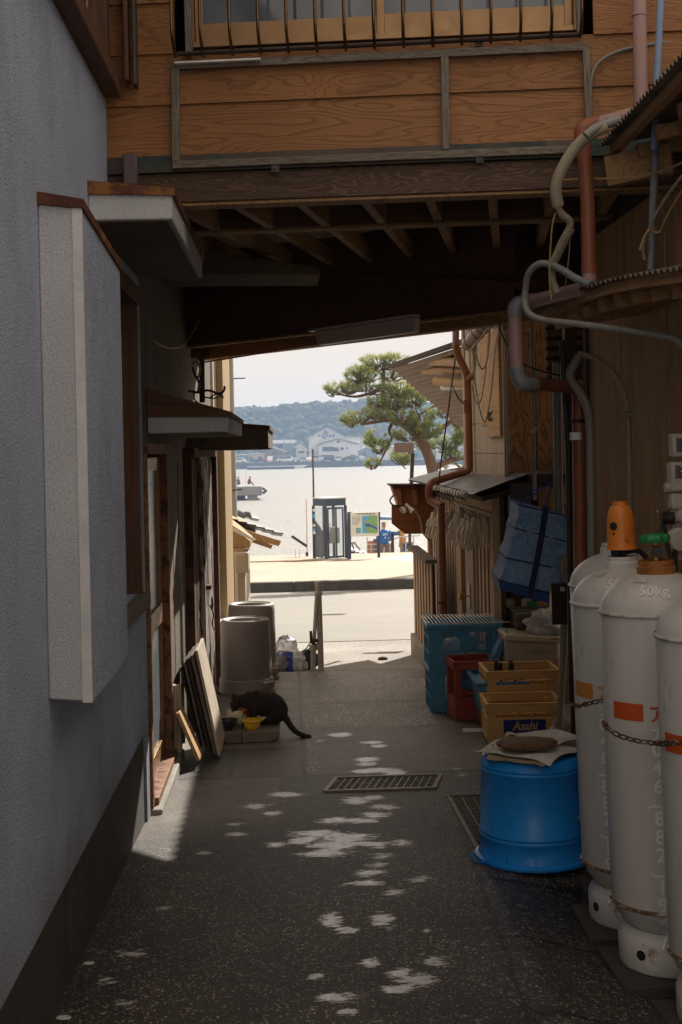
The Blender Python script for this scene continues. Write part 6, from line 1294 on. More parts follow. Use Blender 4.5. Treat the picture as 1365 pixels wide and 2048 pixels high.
# ------------------------------------------------------------------ GRATES
def grate(x0, x1, y0, y1, z0f, nx, ny, label, sk=0):
    S_ = lambda y: sk * (y - y0)
    t = thing('drain_grate', ((x0 + x1) / 2, (y0 + y1) / 2, z0f((y0 + y1) / 2)), label, 'drain grate', 'steel drain grates')
    b = MB()
    for i in range(nx + 1): x = x0 + (x1 - x0) * i / nx; b.beam((x, y0, z0f(y0) - .012), (x + S_(y1), y1, z0f(y1) - .012), .006, .024)
    b.build('bearing_bars', 'grate', t)
    b = MB()
    for j in range(ny + 1): y = y0 + (y1 - y0) * j / ny; b.beam((x0 + S_(y), y, z0f(y) - .006), (x1 + S_(y), y, z0f(y) - .006), .007, .010)
    b.build('cross_bars', 'grate', t)
    b = MB(); q = [(x0 - .012, y0 - .012), (x1 + .012, y0 - .012), (x1 + .012 + S_(y1), y1 + .012), (x0 - .012 + S_(y1), y1 + .012)]
    for k in range(4): a, c = q[k], q[(k + 1) % 4]; b.beam((*a, z0f(a[1]) - .004), (*c, z0f(c[1]) - .004), .012 + (.008 if sk else 0), .020)
    b.build('frame', 'grate', t)
grate(.142, .668, 6.782, 7.088, lambda y: gz(0, y) + .004, 14, 6, 'square steel drain grate across the middle of the alley', .22)
grate(.737, 1.108, 5.572, 6.568, lambda y: gz(0, y) + .004, 7, 22, 'long steel drain grate running under the blue tub')
b = MB(); q = PG(950, 1462); b.ob((q.x, q.y, gz(0, q.y) + .004), (.15, .10, .008)); tag(b.build('access_cover', 'steel', bevel=.001), 'small ribbed metal cover in front of the red crate', 'cover')
# ------------------------------------------------------------------ boards leaning on the left wall
def lean_board(name, pb, pt, wy, th, mat, label, group='boards leaning on the left wall', extra=0, tilt=0):
    """panel leaning on the wall: bottom edge point pb, top edge point pt (both on its near edge), depth wy along the alley"""
    b = MB(); a, c = V(pb), V(pt); d = c - a; n = V((0, 1, 0)).cross(d).normalized() * th; w_ = V((tilt, wy, 0))
    b.hexa([a, a + w_, a + w_ - n, a - n, c, c + w_, c + w_ - n, c - n]); return tag(b.build(name, mat, bevel=.002), label, 'board', group)
Yb = 7.75
lean_board('leaning_board', PY(436, 1512, Yb), PY(390, 1302, Yb + .02), .52, -.016, 'board_pale', 'sunlit pale panel outermost of the leaning stack')
lean_board('leaning_board', PY(427, 1508, Yb + .02), PY(381, 1312, Yb + .03), .50, -.020, 'batten_grey_z', 'weathered panel just behind the sunlit outermost one')
lean_board('leaning_board', PY(417, 1506, Yb + .04), PY(373, 1318, Yb + .05), .50, -.018, 'wood_dark', 'dark panel in the middle of the leaning stack')
lean_board('leaning_board', PY(408, 1504, Yb + .05), PY(367, 1326, Yb + .06), .46, -.014, 'batten_grey_z', 'grey panel second from the wall in the leaning stack')
lean_board('leaning_board', PY(399, 1500, Yb + .07), PY(360, 1336, Yb + .08), .44, -.014, 'wood_dark', 'thin dark panel innermost of the leaning stack')
lean_board('leaning_board', PY(394, 1524, 7.48), PY(352, 1428, 7.45), .22, -.020, 'board_tan', 'short low board leaning by itself in front of the stack', group=None)
q = PY(360, 1500, 7.7); b = MB(); b.box((q.x - .03, 7.6, -.16), (q.x + .02, 7.65, .30)); tag(b.build('wood_post', 'board_pale'), 'short wood post standing behind the leaning boards', 'post')
# ------------------------------------------------------------------ TRASH BINS (upside down, grey)
def bin_(px, Y, H, rb, rt, label):
    x = PY(px, 1390, Y).x; z = gz(0, Y); t = thing('trash_bin', (x, Y, z), label, 'bin', 'grey bins standing upside down'); c = V((x, Y, z))
    k = H / .6
    b = MB(); b.lathe([(rb * 1.02, 0), (rb * 1.05, .01), (rb * 1.03, .03), (rb, .035), (rb * .995, .112 * k), (rb * .98, .122 * k), (rb * .935, .126 * k), (rt * 1.03, H - .05), (rt * 1.01, H - .018), (rt * .97, H - .004), (rt * .90, H), (rt * .86, H), (rt * .84, H - .006), (rt * .66, H - .010), (rt * .64, H - .045), (0, H - .05)], c, 64); b.build('body', 'bin_grey', t, ang=60)
    b = MB(); a = rad(-38); n = V((math.cos(a), math.sin(a), 0)); s_ = V((-n.y, n.x, 0)); q = c + n * (rb * .98) + V((0, 0, .075 * k)); b.hexa([q - s_ * .06 - n * .01 - V((0, 0, .03)), q + s_ * .06 - n * .01 - V((0, 0, .03)), q + s_ * .05 + n * .035 - V((0, 0, .02)), q - s_ * .05 + n * .035 - V((0, 0, .02)), q - s_ * .06 - n * .012 + V((0, 0, .03)), q + s_ * .06 - n * .012 + V((0, 0, .03)), q + s_ * .05 + n * .035 + V((0, 0, .03)), q - s_ * .05 + n * .035 + V((0, 0, .03))]); b.build('handle', 'bin_grey', t, bevel=.006)
    b = MB(); n = V((-1, -.3, 0)).normalized(); q = c + n * rb * .95 + V((0, 0, .012)); b.ob(q, (.06, .10, .02), (0, 0, math.atan2(n.y, n.x))); b.build('foot', 'rubber', t, bevel=.004)
bin_(494, 10.55, .575, .212, .188, 'nearer grey plastic bin standing upside down behind the cat')
bin_(507, 11.38, .635, .215, .190, 'farther grey plastic bin standing upside down, half hidden by the nearer one')
# ------------------------------------------------------------------ BLOCK, BOWLS, CAT
zb0 = gz(0, 8.3); BX = [PY(438, 1490, 8.28).x, PY(560, 1487, 8.28).x]; zt_ = PY(500, 1463, 8.28).z; xm_ = BX[0] + (BX[1] - BX[0]) * .385
for i, (a, c, lb) in enumerate(((BX[0], xm_ - .0015, 'left half of the stone block pair under the bowls'), (xm_ + .0015, BX[1], 'right half of the stone block pair under the sitting cat'))):
    b = MB(); y0, y1 = 8.27, 8.74; o = .03
    prof = [(a, zb0 + (.03 if i == 0 else .0)), (a + (.06 if i == 0 else 0), zb0), (c - (.05 if i else 0), zb0), (c, zb0 + (.035 if i else 0)), (c, zt_), (a, zt_)]
    b.prism([(x, y0, z) for x, z in prof], (0, y1 - y0, 0)); tag(b.build('stone_block', 'block', bevel=.006), lb, 'stone block', 'stone blocks under the cat')
def bowl(name, c, r, h, mat, label, rin=None, food=None, foot=.5, thick=.004):
    t = thing(name, c, label, 'bowl', 'cat food bowls'); c = V(c)
    P_ = [(r * foot * .95, 0), (r * foot, .004), (r * foot, .008), (r * foot * 1.15, .012)] + [(r * (foot * 1.15 + (1 - foot * 1.15) * math.sin(k * math.pi / 12)), .012 + (h - .012) * (1 - math.cos(k * math.pi / 12))) for k in range(1, 6)] + [(r, h), (r - thick, h), (r - thick * 1.4, h * .7), (r * .75, h * .35), (r * .4, .016), (0, .014)]
    b = MB(); b.lathe(P_, c, 48); b.build('body', mat, t, ang=60)
    if food: b = MB(); b.lathe([(r * .80, h * .55), (r * .5, h * .62), (0, h * .64)], c, 24); b.build('food', food, t)
    return t
zt2 = zt_ + .001
bowl('black_bowl', (PY(457, 1450, 8.36).x, 8.36, zt2), .058, .063, 'bowl_black', 'small black bowl on the left of the stone blocks', food='kibble')
t = bowl('yellow_bowl', (PY(505, 1455, 8.35).x, 8.35, zt2), .052, .054, 'bowl_yellow', 'shallow translucent yellow bowl in front of the cat', food=None, foot=.72)
c = ORG[t.name]; b = MB(); b.lathe([(.052, .050), (.066, .052), (.067, .056), (.062, .059), (.052, .056)], c, 48); b.build('rim', 'bowl_yellow', t)
BZ = 1.42; cb = V((PY(478, 1440, 8.56).x, 8.55, zt2)); t = thing('cat_face_bowl', cb, 'cream ceramic bowl with pointed ears and an orange patch under the cat\'s muzzle', 'bowl', 'cat food bowls')
b = MB(); b.lathe([(.054, 0), (.064, .014), (.071, .04), (.073, .088), (.070, .090), (.067, .07), (.055, .012), (0, .01)], cb, 48); b.build('body', 'bowl_cream', t, ang=60)
def be(a, z, r=.0735): return cb + V((math.cos(rad(a)) * r, math.sin(rad(a)) * r, z * BZ))
for a in (-68, -28):
    b = MB(); b.add([be(a - 16, .055), be(a + 16, .055), be(a, .096, .070), be(a - 14, .055, .066), be(a + 14, .055, .066), be(a, .093, .066)], [(0, 1, 2), (3, 5, 4), (0, 2, 5, 3), (1, 4, 5, 2), (0, 3, 4, 1)]); b.build('ear', 'bowl_patch', t, ang=0)
b = MB(); k = 8
for i in range(k + 1): a = -66 + 52 * i / k; b.v += [be(a, .028 + .018 * abs(i / k - .4), .0745), be(a, .062, .0745)]
b.f = [(2 * i, 2 * i + 2, 2 * i + 3, 2 * i + 1) for i in range(k)]; b.build('patch', 'bowl_patch', t)
def bs(u, v, a0=-58): a = rad(a0) + u / .075; return cb + V((math.cos(a) * .0756, math.sin(a) * .0756, v * BZ))
b = MB(); b.add([bs(0, .034)] + [bs(.016 * math.cos(q), .034 + .014 * math.sin(q)) for q in [2 * math.pi * i / 16 for i in range(16)]], [(0, 1 + i, 1 + (i + 1) % 16) for i in range(16)]); b.build('eye_mark', 'bowl_cream', t, ang=0)
b = MB(); 
for i in range(16): q0, q1 = 2 * math.pi * i / 16, 2 * math.pi * (i + 1) / 16; b.quad(*[V(p) + (V(p) - cb).normalized() * .0004 for p in (bs(.0165 * math.cos(q0), .034 + .0145 * math.sin(q0)), bs(.0165 * math.cos(q1), .034 + .0145 * math.sin(q1)), bs(.012 * math.cos(q1), .034 + .011 * math.sin(q1)), bs(.012 * math.cos(q0), .034 + .011 * math.sin(q0)))])
text_on(b, '8', lambda x, y: bs(x - .004, .028 + y) + V((0, 0, 0)), .014, bold=.03); b.build('eye_ring', 'ink', t, ang=0)
b = MB(); b.lathe([(.0, .0), (.035, .001), (.05, .008), (.052, .008), (.05, .0), (0, .0)], (PY(518, 1450, 8.58).x, 8.60, zt2), 24); tag(b.build('dish', 'bowl_cream'), 'flat pale dish behind the yellow bowl', 'dish', 'cat food bowls')
# cat: one continuous voxel-merged surface, crouching with head in the bowl, facing the wall
Yc = 8.50
def cp(px, py, dy=0): return PY(px, py, Yc + dy)
K = MB()
def chainb(pts, n=16):   # smooth tube of varying radius: (px, py, dy, r, squash)
    P_ = [cp(p[0], p[1], p[2]) for p in pts]; R_ = [p[3] for p in pts]; K.tube(P_, R_, n, smooth=2)
def eb(px, py, dy, rx, ry, rz): K.ball(cp(px, py, dy), 1, 20, 14, (rx, ry, rz))
# spine: rump -> back -> shoulders -> neck
chainb([(566, 1432, .0, .030), (562, 1422, 0, .058), (548, 1410, 0, .076), (530, 1404, 0, .078), (512, 1405, 0, .066), (497, 1403, 0, .052), (486, 1400, 0, .040), (478, 1400, 0, .036)])
eb(552, 1425, .0, .058, .072, .068); eb(527, 1412, 0, .065, .064, .066); eb(505, 1402, .0, .045, .052, .058); eb(540, 1395, 0, .06, .045, .040); eb(498, 1391, 0, .030, .035, .028); eb(514, 1388, 0, .035, .035, .028)
for s_ in (-1, 1):   # hind legs folded, front legs straight
    eb(553, 1430, .050 * s_, .052, .032, .055); chainb([(548, 1436, .060 * s_, .030), (536, 1441, .064 * s_, .022), (526, 1446, .062 * s_, .016), (518, 1447, .062 * s_, .013)])
    x = 510 if s_ < 0 else 505
    chainb([(x, 1410, .034 * s_, .032), (x + 1, 1424, .036 * s_, .022), (x - 1, 1436, .038 * s_, .0145), (x - 2, 1445, .038 * s_, .0135), (x - 8, 1448, .040 * s_, .013), (x - 12, 1449, .040 * s_, .010)], 12)
# head bent down into the bowl
eb(476, 1402, 0, .040, .042, .040); eb(470, 1409, 0, .032, .034, .032); chainb([(474, 1405, 0, .034), (470, 1414, 0, .028), (469, 1421, 0, .021), (468, 1426, 0, .014)])
eb(478, 1412, -.018, .018, .018, .018); eb(478, 1412, .018, .018, .018, .018)
for s_ in (-1, 1):
    a = cp(470, 1394, .022 * s_); tip = cp(464 if s_ < 0 else 474, 1386, .030 * s_); bb = cp(476, 1396, .030 * s_); cc = cp(472, 1398, .008 * s_)
    K.tube([lerp(a, cc, .3) - V((0, 0, .01)), lerp(a, tip, .5), tip], [.017, .011, .003], 10)
# tail
chainb([(566, 1428, 0, .028), (574, 1440, -.02, .022), (582, 1453, -.05, .019), (592, 1464, -.08, .0175), (604, 1470, -.10, .0165), (614, 1473, -.11, .0155), (621, 1473, -.11, .013), (624, 1473, -.11, .008)])
CT = thing('cat', cp(530, 1449), 'dark brown cat crouching on the stone blocks, eating from the eared bowl', 'cat')
zs = zt2
R_ = remesh(K, .0055, 5)
for p in R_.v:
    # body hair unevenness
    p += p.normalized() * 0 + V((mn.noise(p * 40), mn.noise(p * 43 + V((9, 0, 0))), mn.noise(p * 37 + V((0, 9, 0))))) * .0022
    if p.z < zs and p.y > 8.27 and p.x < BX[1] - .02: p.z = zs
body = R_.build('body', 'cat_fur', CT, ang=0); body.data.shade_smooth()
for s_ in (-1, 1):
    b = MB(); a = cp(466.5, 1410, .024 * s_); b.ball(a, .0062, 10, 8); b.build('eye', 'bowl_yellow', CT)
    tip = cp(464.5 if s_ < 0 else 474, 1387.5, .032 * s_); a = cp(470, 1395, .024 * s_); b = MB(); o = V((-.010, .0, 0)); b.add([a + o + V((.0, 0, -.006)), a + o + V((.012, .0, .0)), tip + o * .3], [(0, 1, 2)]); b.v += [p + V((.002, 0, 0)) for p in b.v[:3]]; b.f.append((5, 4, 3)); b.build('inner_ear', 'cat_ear', CT, ang=0)
# ------------------------------------------------------------------ POST with leaning brace, bags
def gp0(px, Y): return PY(px, 1345, Y)
zr = gz(0, 11.95)
PS = thing('steel_post', (PY(640, 1345, 11.9).x, 11.9, zr), 'galvanised steel post with a domed cap at the step, a second pipe leaning on it', 'post')
b = MB(); a, c = PY(643, 1345, 11.9), PY(637, 1166, 11.9); a.z = zr - .02; b.tube([a, c], .0265, 20); b.build('post', 'steel', PS)
b = MB(); b.lathe([(.029, -.03), (.033, -.028), (.034, .0), (.031, .012), (.02, .02), (0, .022)], c, 20); b.tube([PY(637.5, 1184, 11.9), PY(637.7, 1190, 11.9)], .035, 20); b.build('cap', 'steel', PS)
b = MB(); a, c = PY(626, 1345, 11.85), PY(633, 1192, 11.9); a.z = zr - .02; b.tube([PY(626.5, 1345, 11.85), PY(628, 1290, 11.85)], .024, 16); b.tube([PY(628, 1292, 11.85), PY(634, 1190, 11.88)], .017, 16); b.build('brace', 'steel', PS)
b = MB(); b.tube([PY(627, 1289, 11.84), PY(627.5, 1300, 11.84)], .037, 16); b.build('socket', 'steel', PS)
b = MB(); [b.torus(PY(628 + i, 1279 + 3 * i, 11.84), .03, .006, 14, 6, Matrix.Rotation(rad(12 * i), 3, 'X')) for i in range(3)]; b.tube([PY(622, 1262, 11.83), PY(623, 1285, 11.83)], .012, 8); b.build('rusty_wire', 'rust', PS)
b = MB(); q = PY(572, 1300, 12.15)
t = thing('refuse_bags', q, 'tied clear and blue plastic bags of refuse behind the bins beside the post', 'rubbish bags')
crumple('clear_bag', 'bag_clear', PY(573, 1302, 12.2), .125, (.85, .7, .95), '', '', 2, 40, .30, 50, parent=t); crumple('blue_bag', 'bag_blue', PY(575, 1328, 12.15), .13, (1.0, .7, .85), '', '', 7, 40, .35, 40, parent=t); crumple('clear_bag', 'bag_clear', PY(562, 1330, 12.05), .075, (.9, .6, 1.1), '', '', 9, 30, .25, 50, parent=t)
crumple('white_bag', 'bag_white', PY(598, 1328, 12.1), .10, (.7, .6, 1.0), '', '', 5, 34, .35, 40, parent=t); crumple('dark_bag', 'cloth_dark', PY(618, 1320, 12.25), .10, (.9, .6, 1.0), '', '', 8, 30, .3, 40, parent=t)
b = MB(); b.tube([PY(604, 1312, 12.1), PY(612, 1298, 12.0), PY(625, 1280, 11.9)], .006, 5); b.build('string', 'cable_white', t)
def leafy(name, c, n, r, label, h=.1):
    b = MB(); rg = random.Random(11); c = V(c)
    for i in range(n):
        p = c + V((rg.uniform(-r, r), rg.uniform(-r, r), rg.uniform(0, h))); d = V((rg.uniform(-1, 1), rg.uniform(-1, 1), rg.uniform(.2, 1.2))).normalized() * rg.uniform(.02, .05); s_ = d.cross(V((0, 0, 1))).normalized() * .012; b.add([p, p + d * .5 + s_, p + d, p + d * .5 - s_], [(0, 1, 2, 3)])
    return tag(b.build(name, 'leaf', ang=0), label, 'weeds', kind='stuff')
leafy('weeds', PY(441, 1300, 12.0) + V((-.02, 0, -.15)), 160, .08, 'small weeds growing between the rusty door and the bins', .28); leafy('moss', PY(622, 1362, 11.55) + V((0, 0, 0)), 14, .02, 'tuft of weed in the joint at the foot of the post', .02)
b = MB(); rg = random.Random(4)
for i in range(70): p = V((rg.uniform(-.68, -.50), rg.uniform(9.2, 11.3), 0)); p.z = gz(0, p.y); b.ball(p, rg.uniform(.006, .018), 6, 5, (1, 1, .6))
tag(b.build('gravel', 'concrete', ang=0), kind='stuff')
for (px, py, sz, lb) in ((178, 1929, .018, 'white petal on the concrete by the left wall'), (128, 2038, .022, 'larger white petal lying nearest the camera')):
    q = PG(px, py); b = MB(); b.lathe([(.0, .002), (sz, .003), (sz * .9, .006), (0, .004)], (q.x, q.y, q.z), 10, sx=1, sy=.6); tag(b.build('petal', 'bag_white'), lb, 'petal')
q = PG(1100 - 330, 1320); 
b = MB(); p = PY(766, 1319, 13.0); b.ball(V((p.x, 13.0, gz(0, 13) + .01)), .05, 10, 8, (1, .7, .45)); tag(b.build('stone', 'kerb'), 'single dark stone on the sunlit road shoulder', 'stone')
# ------------------------------------------------------------------ PHONE BOOTH, map board, poles
Yp = 46.0
zg = PY(650, 1121, Yp).z; c0 = V((PY(660, 1100, Yp).x, Yp, zg)); PB = thing('phone_booth', c0, 'dark framed glass telephone booth standing at the water edge', 'telephone booth')
H = PY(660, 996, Yp).z - zg; a0 = rad(-24); u = V((math.cos(a0), math.sin(a0), 0)); v = V((-u.y, u.x, 0)); wd = .92
e = V((PY(653, 1100, Yp - .5).x, Yp - .4, zg))   # near corner
cor = [e, e + V((1, .33, 0)).normalized() * .80, e + V((1, .33, 0)).normalized() * .80 + V((-.55, .78, 0)), e + V((-.52, .74, 0)).normalized() * .62]
cor[1] = V((PY(693, 1100, Yp).x, Yp, zg)); cor[3] = V((PY(629, 1100, Yp + .3).x, Yp + .3, zg)); cor[2] = cor[1] + cor[3] - e
b = MB(); b.prism([p + V((0, 0, 0)) for p in cor], (0, 0, .06)); b.build('base', 'booth_frame', PB)
b = MB(); cc = sum(cor, V()) / 4; b.prism([cc + (p - cc) * 1.03 + V((0, 0, H - .26)) for p in cor], (0, 0, .24)); b.build('roof_band', 'booth_frame', PB)
b = MB(); b.prism([cc + (p - cc) * 1.07 + V((0, 0, H - .02)) for p in cor], (0, 0, .04)); b.build('roof', 'far_roof', PB)
for p in cor: b = MB(); b.beam(p + V((0, 0, .06)), p + V((0, 0, H - .26)), .10, .10, (0, 1, 0)); b.build('post', 'booth_frame', PB)
for k in range(4):
    p, q = cor[k], cor[(k + 1) % 4]; b = MB(); b.quad(p + V((0, 0, .1)), q + V((0, 0, .1)), q + V((0, 0, H - .3)), p + V((0, 0, H - .3))); b.build('glass_panel', 'clear_glass', PB, ang=0)
p, q = cor[0], cor[1]; d_ = (q - p)
b = MB()
for t in (.12, .52, .86): b.beam(p + d_ * t + V((0, -.02, .10)), p + d_ * t + V((0, -.02, H - .32)), .055, .05, (0, 1, 0))
for z in (.14, H - .34): b.beam(p + d_ * .12 + V((0, -.02, z)), p + d_ * .86 + V((0, -.02, z)), .05, .06)
dr = b.build('door', 'booth_frame', PB); b = MB(); b.beam(p + d_ * .2 + V((0, -.07, 1.0)), p + d_ * .2 + V((0, -.07, 1.3)), .03, .03, (0, 1, 0)); b.build('handle', 'steel', dr)
b = MB(); m2 = (cor[2] + cor[1]) / 2; b.beam(cor[3] + (cor[2] - cor[3]) * .5 + V((0, -.1, .1)), cor[3] + (cor[2] - cor[3]) * .5 + V((0, -.1, H - .3)), .08, .05, (0, 1, 0)); b.build('rear_mullion', 'booth_frame', PB)
b = MB(); q = cc + V((.12, .0, .85)); b.ob(q, (.42, .35, .55)); b.build('telephone_stand', 'phone_green', PB, bevel=.03)
b = MB(); q = cor[3] + (cor[0] - cor[3]) * .35 + V((0, .1, .1)); b.prism([cor[3] + V((.05, -.05, .1)), cor[3] + (cor[0] - cor[3]) * .55 + V((.05, .0, .1)), cor[3] + (cor[0] - cor[3]) * .55 + V((.05, 0, 1.0)), cor[3] + V((.05, -.05, 1.35))], (.04, .02, 0)); b.build('kick_panel', 'booth_frame', PB)
for i, z in enumerate((1.72, 1.52, 1.2, 1.05, .95)): q = cor[3] + (cor[0] - cor[3]) * .18 + V((-.06, -.10, z)); b = MB(); b.ob(q, (.11, .02, .09 if i != 1 else .14), (0, 0, -.9)); b.build('sticker', 'sign_white' if i % 2 == 0 else 'map_blue', PB)
# map board
Ym = 45.0; q = PY(728, 1118, Ym); MBD = thing('map_board', q, 'white area map board on dark posts with blue sea and green land', 'sign')
for x, yb in ((699, 1119), (758, 1115)): a, c = PY(x, yb, Ym), PY(x, 1024, Ym); b = MB(); b.beam(a, c, .09 if x > 700 else .13, .09, (0, 1, 0)); b.build('post', 'booth_frame', MBD)
a, c = PY(702, 1073, Ym), PY(757, 1024, Ym); b = MB(); b.box((a.x, Ym - .07, a.z), (c.x, Ym - .05 + .08, c.z)); pn = b.build('panel', 'sign_white', MBD)
def mr(x0, y0, x1, y1, mat, nm, o=.075): a, c = PY(x0, y1, Ym), PY(x1, y0, Ym); b = MB(); b.box((a.x, Ym - o - .004, a.z), (c.x, Ym - .0705, c.z)); return b.build(nm, mat, pn)
mr(725, 1031, 755, 1066, 'map_blue', 'sea_area'); mr(712.5, 1055.5, 722, 1066, 'map_blue', 'inset_map')
b = MB()
def mpts(L, o): return [PY(x, y, Ym - o) for x, y in L]
b.prism(mpts([(738, 1031), (755, 1031), (755, 1055), (748, 1051), (741, 1049), (733, 1047), (731, 1043), (737, 1040), (740, 1035)], .083), (0, -.003, 0)); b.prism(mpts([(732, 1054), (740, 1052), (748, 1055), (755, 1060), (755, 1066), (738, 1066), (733, 1060)], .083), (0, -.003, 0)); b.prism(mpts([(715, 1057), (720, 1057), (719, 1065), (716, 1064)], .083), (0, -.003, 0)); b.build('land_area', 'map_green', pn, ang=0)
b = MB(); b.prism(mpts([(729, 1050), (735, 1047), (742, 1049), (750, 1053), (755, 1056), (755, 1060), (744, 1054), (734, 1053)], .088), (0, -.002, 0)); b.build('inlet', 'map_deep', pn, ang=0); b = MB(); b.prism(mpts([(730, 1043), (735, 1041), (736, 1046), (731, 1046)], .088), (0, -.002, 0)); b.build('town_mark', 'map_orange', pn, ang=0)
p = PY(712, 1029.5, Ym - .08); b = MB(); text_on(b, '三浦海岸周辺観光案内図', lambda x, y: V((p.x + x, Ym - .078, p.z + y)), .06, width=(PY(750, 1029, Ym).x - p.x), bold=.01)
for i in range(7): pq = PY(705, 1034.8 + i * 2.5, Ym - .08); w_ = (PY(721 if i not in (5, 6) else 716, 1034, Ym).x - pq.x); text_on(b, '海岸沿いの案内と地図の説明', lambda x, y: V((pq.x + x, Ym - .078, pq.z + y)), .030, width=w_)
b.build('lettering', 'ink', pn, ang=0)
# rusty mast, solar pole
a, c = PY(630, 1118, 48), PY(626, 898, 48); b = MB(); b.tube([a, lerp(a, c, .55), c], [.038, .034, .028], 8); tag(b.build('rusty_pole', 'rust'), 'tall rusty pole rising behind the telephone booth', 'pole')
t = thing('solar_pole', PY(614, 1123, 49), 'thin grey pole at the water with a tilted dark solar panel', 'pole'); b = MB(); b.tube([PY(615, 1124, 49), PY(613, 998, 49)], .022, 8); b.build('pole', 'steel', t); b = MB(); b.beam(PY(584, 1072, 49), PY(614, 1092, 49), .30, .09, (0, 0, 1)); b.build('panel', 'car_black', t); b = MB(); b.lathe([(0, 0), (.05, .0), (.05, .14), (0, .14)], PY(614.5, 1112, 49), 10); b.build('lamp', 'rubber', t)
b = MB(); a = PY(592, 1125, 48.5); b.tube([a, a + V((0, 0, .5)), a + V((.14, 0, .5)), a + V((.14, 0, 0))], .012, 6); tag(b.build('wire_stand', 'steel'), 'small wire stand on the quay edge left of the solar pole', 'stand')
b = MB(); P_ = [PY(x, y, 44) for x, y in ((500, 1137), (540, 1134), (575, 1127), (600, 1121), (640, 1118), (700, 1117))]; b.tube([V((p.x, p.y, zq(p.y) + .02)) for p in P_], .02, 6); tag(b.build('mooring_rope', 'cable_tan'), 'tan rope lying across the quay towards the booth', 'rope')
# ------------------------------------------------------------------ PEOPLE
def person(loc, face, pose, H=1.68, label='', mats=None, hat=True, name='person'):
    """pose 'stand' or 'sit'; face = heading angle of the front"""
    mats = mats or ('cloth_blue', 'cloth_khaki'); t = thing(name, loc, label, 'person'); t.rotation_euler = (0, 0, face); ORG[t.name] = V((0, 0, 0)); s = H / 1.7
    def S_(*p): return V(p) * s
    hip = 0.90 if pose == 'stand' else .30
    legs = MB(); up_ = MB(); arms = MB(); hd = MB()
    for sd_ in (-1, 1):
        if pose == 'stand': L = [S_(sd_ * .09, 0, .92), S_(sd_ * .10, .02, .50), S_(sd_ * .11, -.01, .09), S_(sd_ * .12, .10, .04)]
        else: L = [S_(sd_ * .09, 0, hip), S_(sd_ * .15, .38, .44), S_(sd_ * .14, .52, .08), S_(sd_ * .15, .62, .04)]
        legs.tube(L, [.088 * s, .064 * s, .045 * s, .035 * s], 12, smooth=2)
    legs.ball(S_(0, 0, hip + .02), s, 14, 10, (.165, .115, .13))
    lean = .0 if pose == 'stand' else .16
    up_.tube([S_(0, 0, hip), S_(0, lean * .3, hip + .22), S_(0, lean * .7, hip + .42), S_(0, lean, hip + .54)], [.16 * s, .155 * s, .175 * s, .085 * s], 16, smooth=2)
    for sd_ in (-1, 1): up_.tube([S_(sd_ * .15, lean * .9, hip + .47), S_(sd_ * .24, lean + .02, hip + .30), S_(sd_ * .25, lean + .10, hip + .12), S_(sd_ * .20, lean + .24, hip + .10)], [.062 * s, .052 * s, .044 * s, .036 * s], 12, smooth=2)
    hd.tube([S_(0, lean, hip + .50), S_(0, lean + .02, hip + .60)], .052 * s, 10); hd.ball(S_(0, lean + .03, hip + .70), s, 16, 12, (.078, .095, .112)); hd.ball(S_(0, lean + .12, hip + .69), s, 8, 6, (.014, .02, .022))
    for sd_ in (-1, 1): hd.ball(S_(sd_ * .078, lean + .03, hip + .69), s, 8, 6, (.012, .02, .03)); hd.ball(S_(sd_ * .20, lean + .28, hip + .10), s, 10, 8, (.038, .05, .03)); [hd.tube([S_(sd_ * .20 + k * .016, lean + .30, hip + .10), S_(sd_ * .20 + k * .018, lean + .36, hip + .08)], .009 * s, 6) for k in (-1.5, -.5, .5, 1.5)]
    bd = MB(); 
    for m_ in (hd, up_, legs): k = len(bd.v); bd.v += m_.v; bd.f += [tuple(i + k for i in f) for f in m_.f]
    B_ = remesh(bd, .022, 2).build('body', 'skin', t, ang=0); B_.data.shade_smooth()
    for nm, m_, mt in (('jacket', up_, mats[0]), ('trousers', legs, mats[1])):
        r_ = remesh(m_, .022, 2); c_ = sum(r_.v, V()) / len(r_.v)
        me_c = [p + (p - V((c_.x, c_.y, p.z))).normalized() * .012 for p in r_.v]; r_.v = me_c; g = r_.build(nm, mt, t, ang=0); g.data.shade_smooth()
    if hat: b = MB(); q = S_(0, lean + .02, hip + .76); b.lathe([(.15, 0), (.14, .01), (.085, .02), (.08, .06), (.05, .075), (0, .08)], q, 16); b.build('hat', 'hat', t)
    else: b = MB(); b.ball(S_(0, lean + .01, hip + .73), s, 14, 10, (.085, .10, .10)); b.build('hair', 'cloth_dark', t)
    return t
Yq_ = 51.5; q = PY(770, 1128, Yq_); pr = person((q.x, Yq_, SEA + .75), rad(10), 'stand', 1.72, 'person in a blue jacket with white lettering seen from behind on a boat deck')
b = MB(); 
def bk(x, y): return V((x, -.200, 1.22 + y))
vs, fs = text2d('岬漁港', .085, 'CENTER', .2, .02); b.add([bk(x, y + .03 - 2.2 * x * x) for x, y in vs], fs); vs, fs = text2d('海', .08, 'CENTER', .08, .02); b.add([bk(x, y - .10) for x, y in vs], fs)
b.build('back_lettering', 'paint_white', pr, ang=0)
# raise him to fit the boat deck
zdeck = PY(770, 1136, Yq_).z; pr.location.z = PY(772, 1045, Yq_).z - 1.72
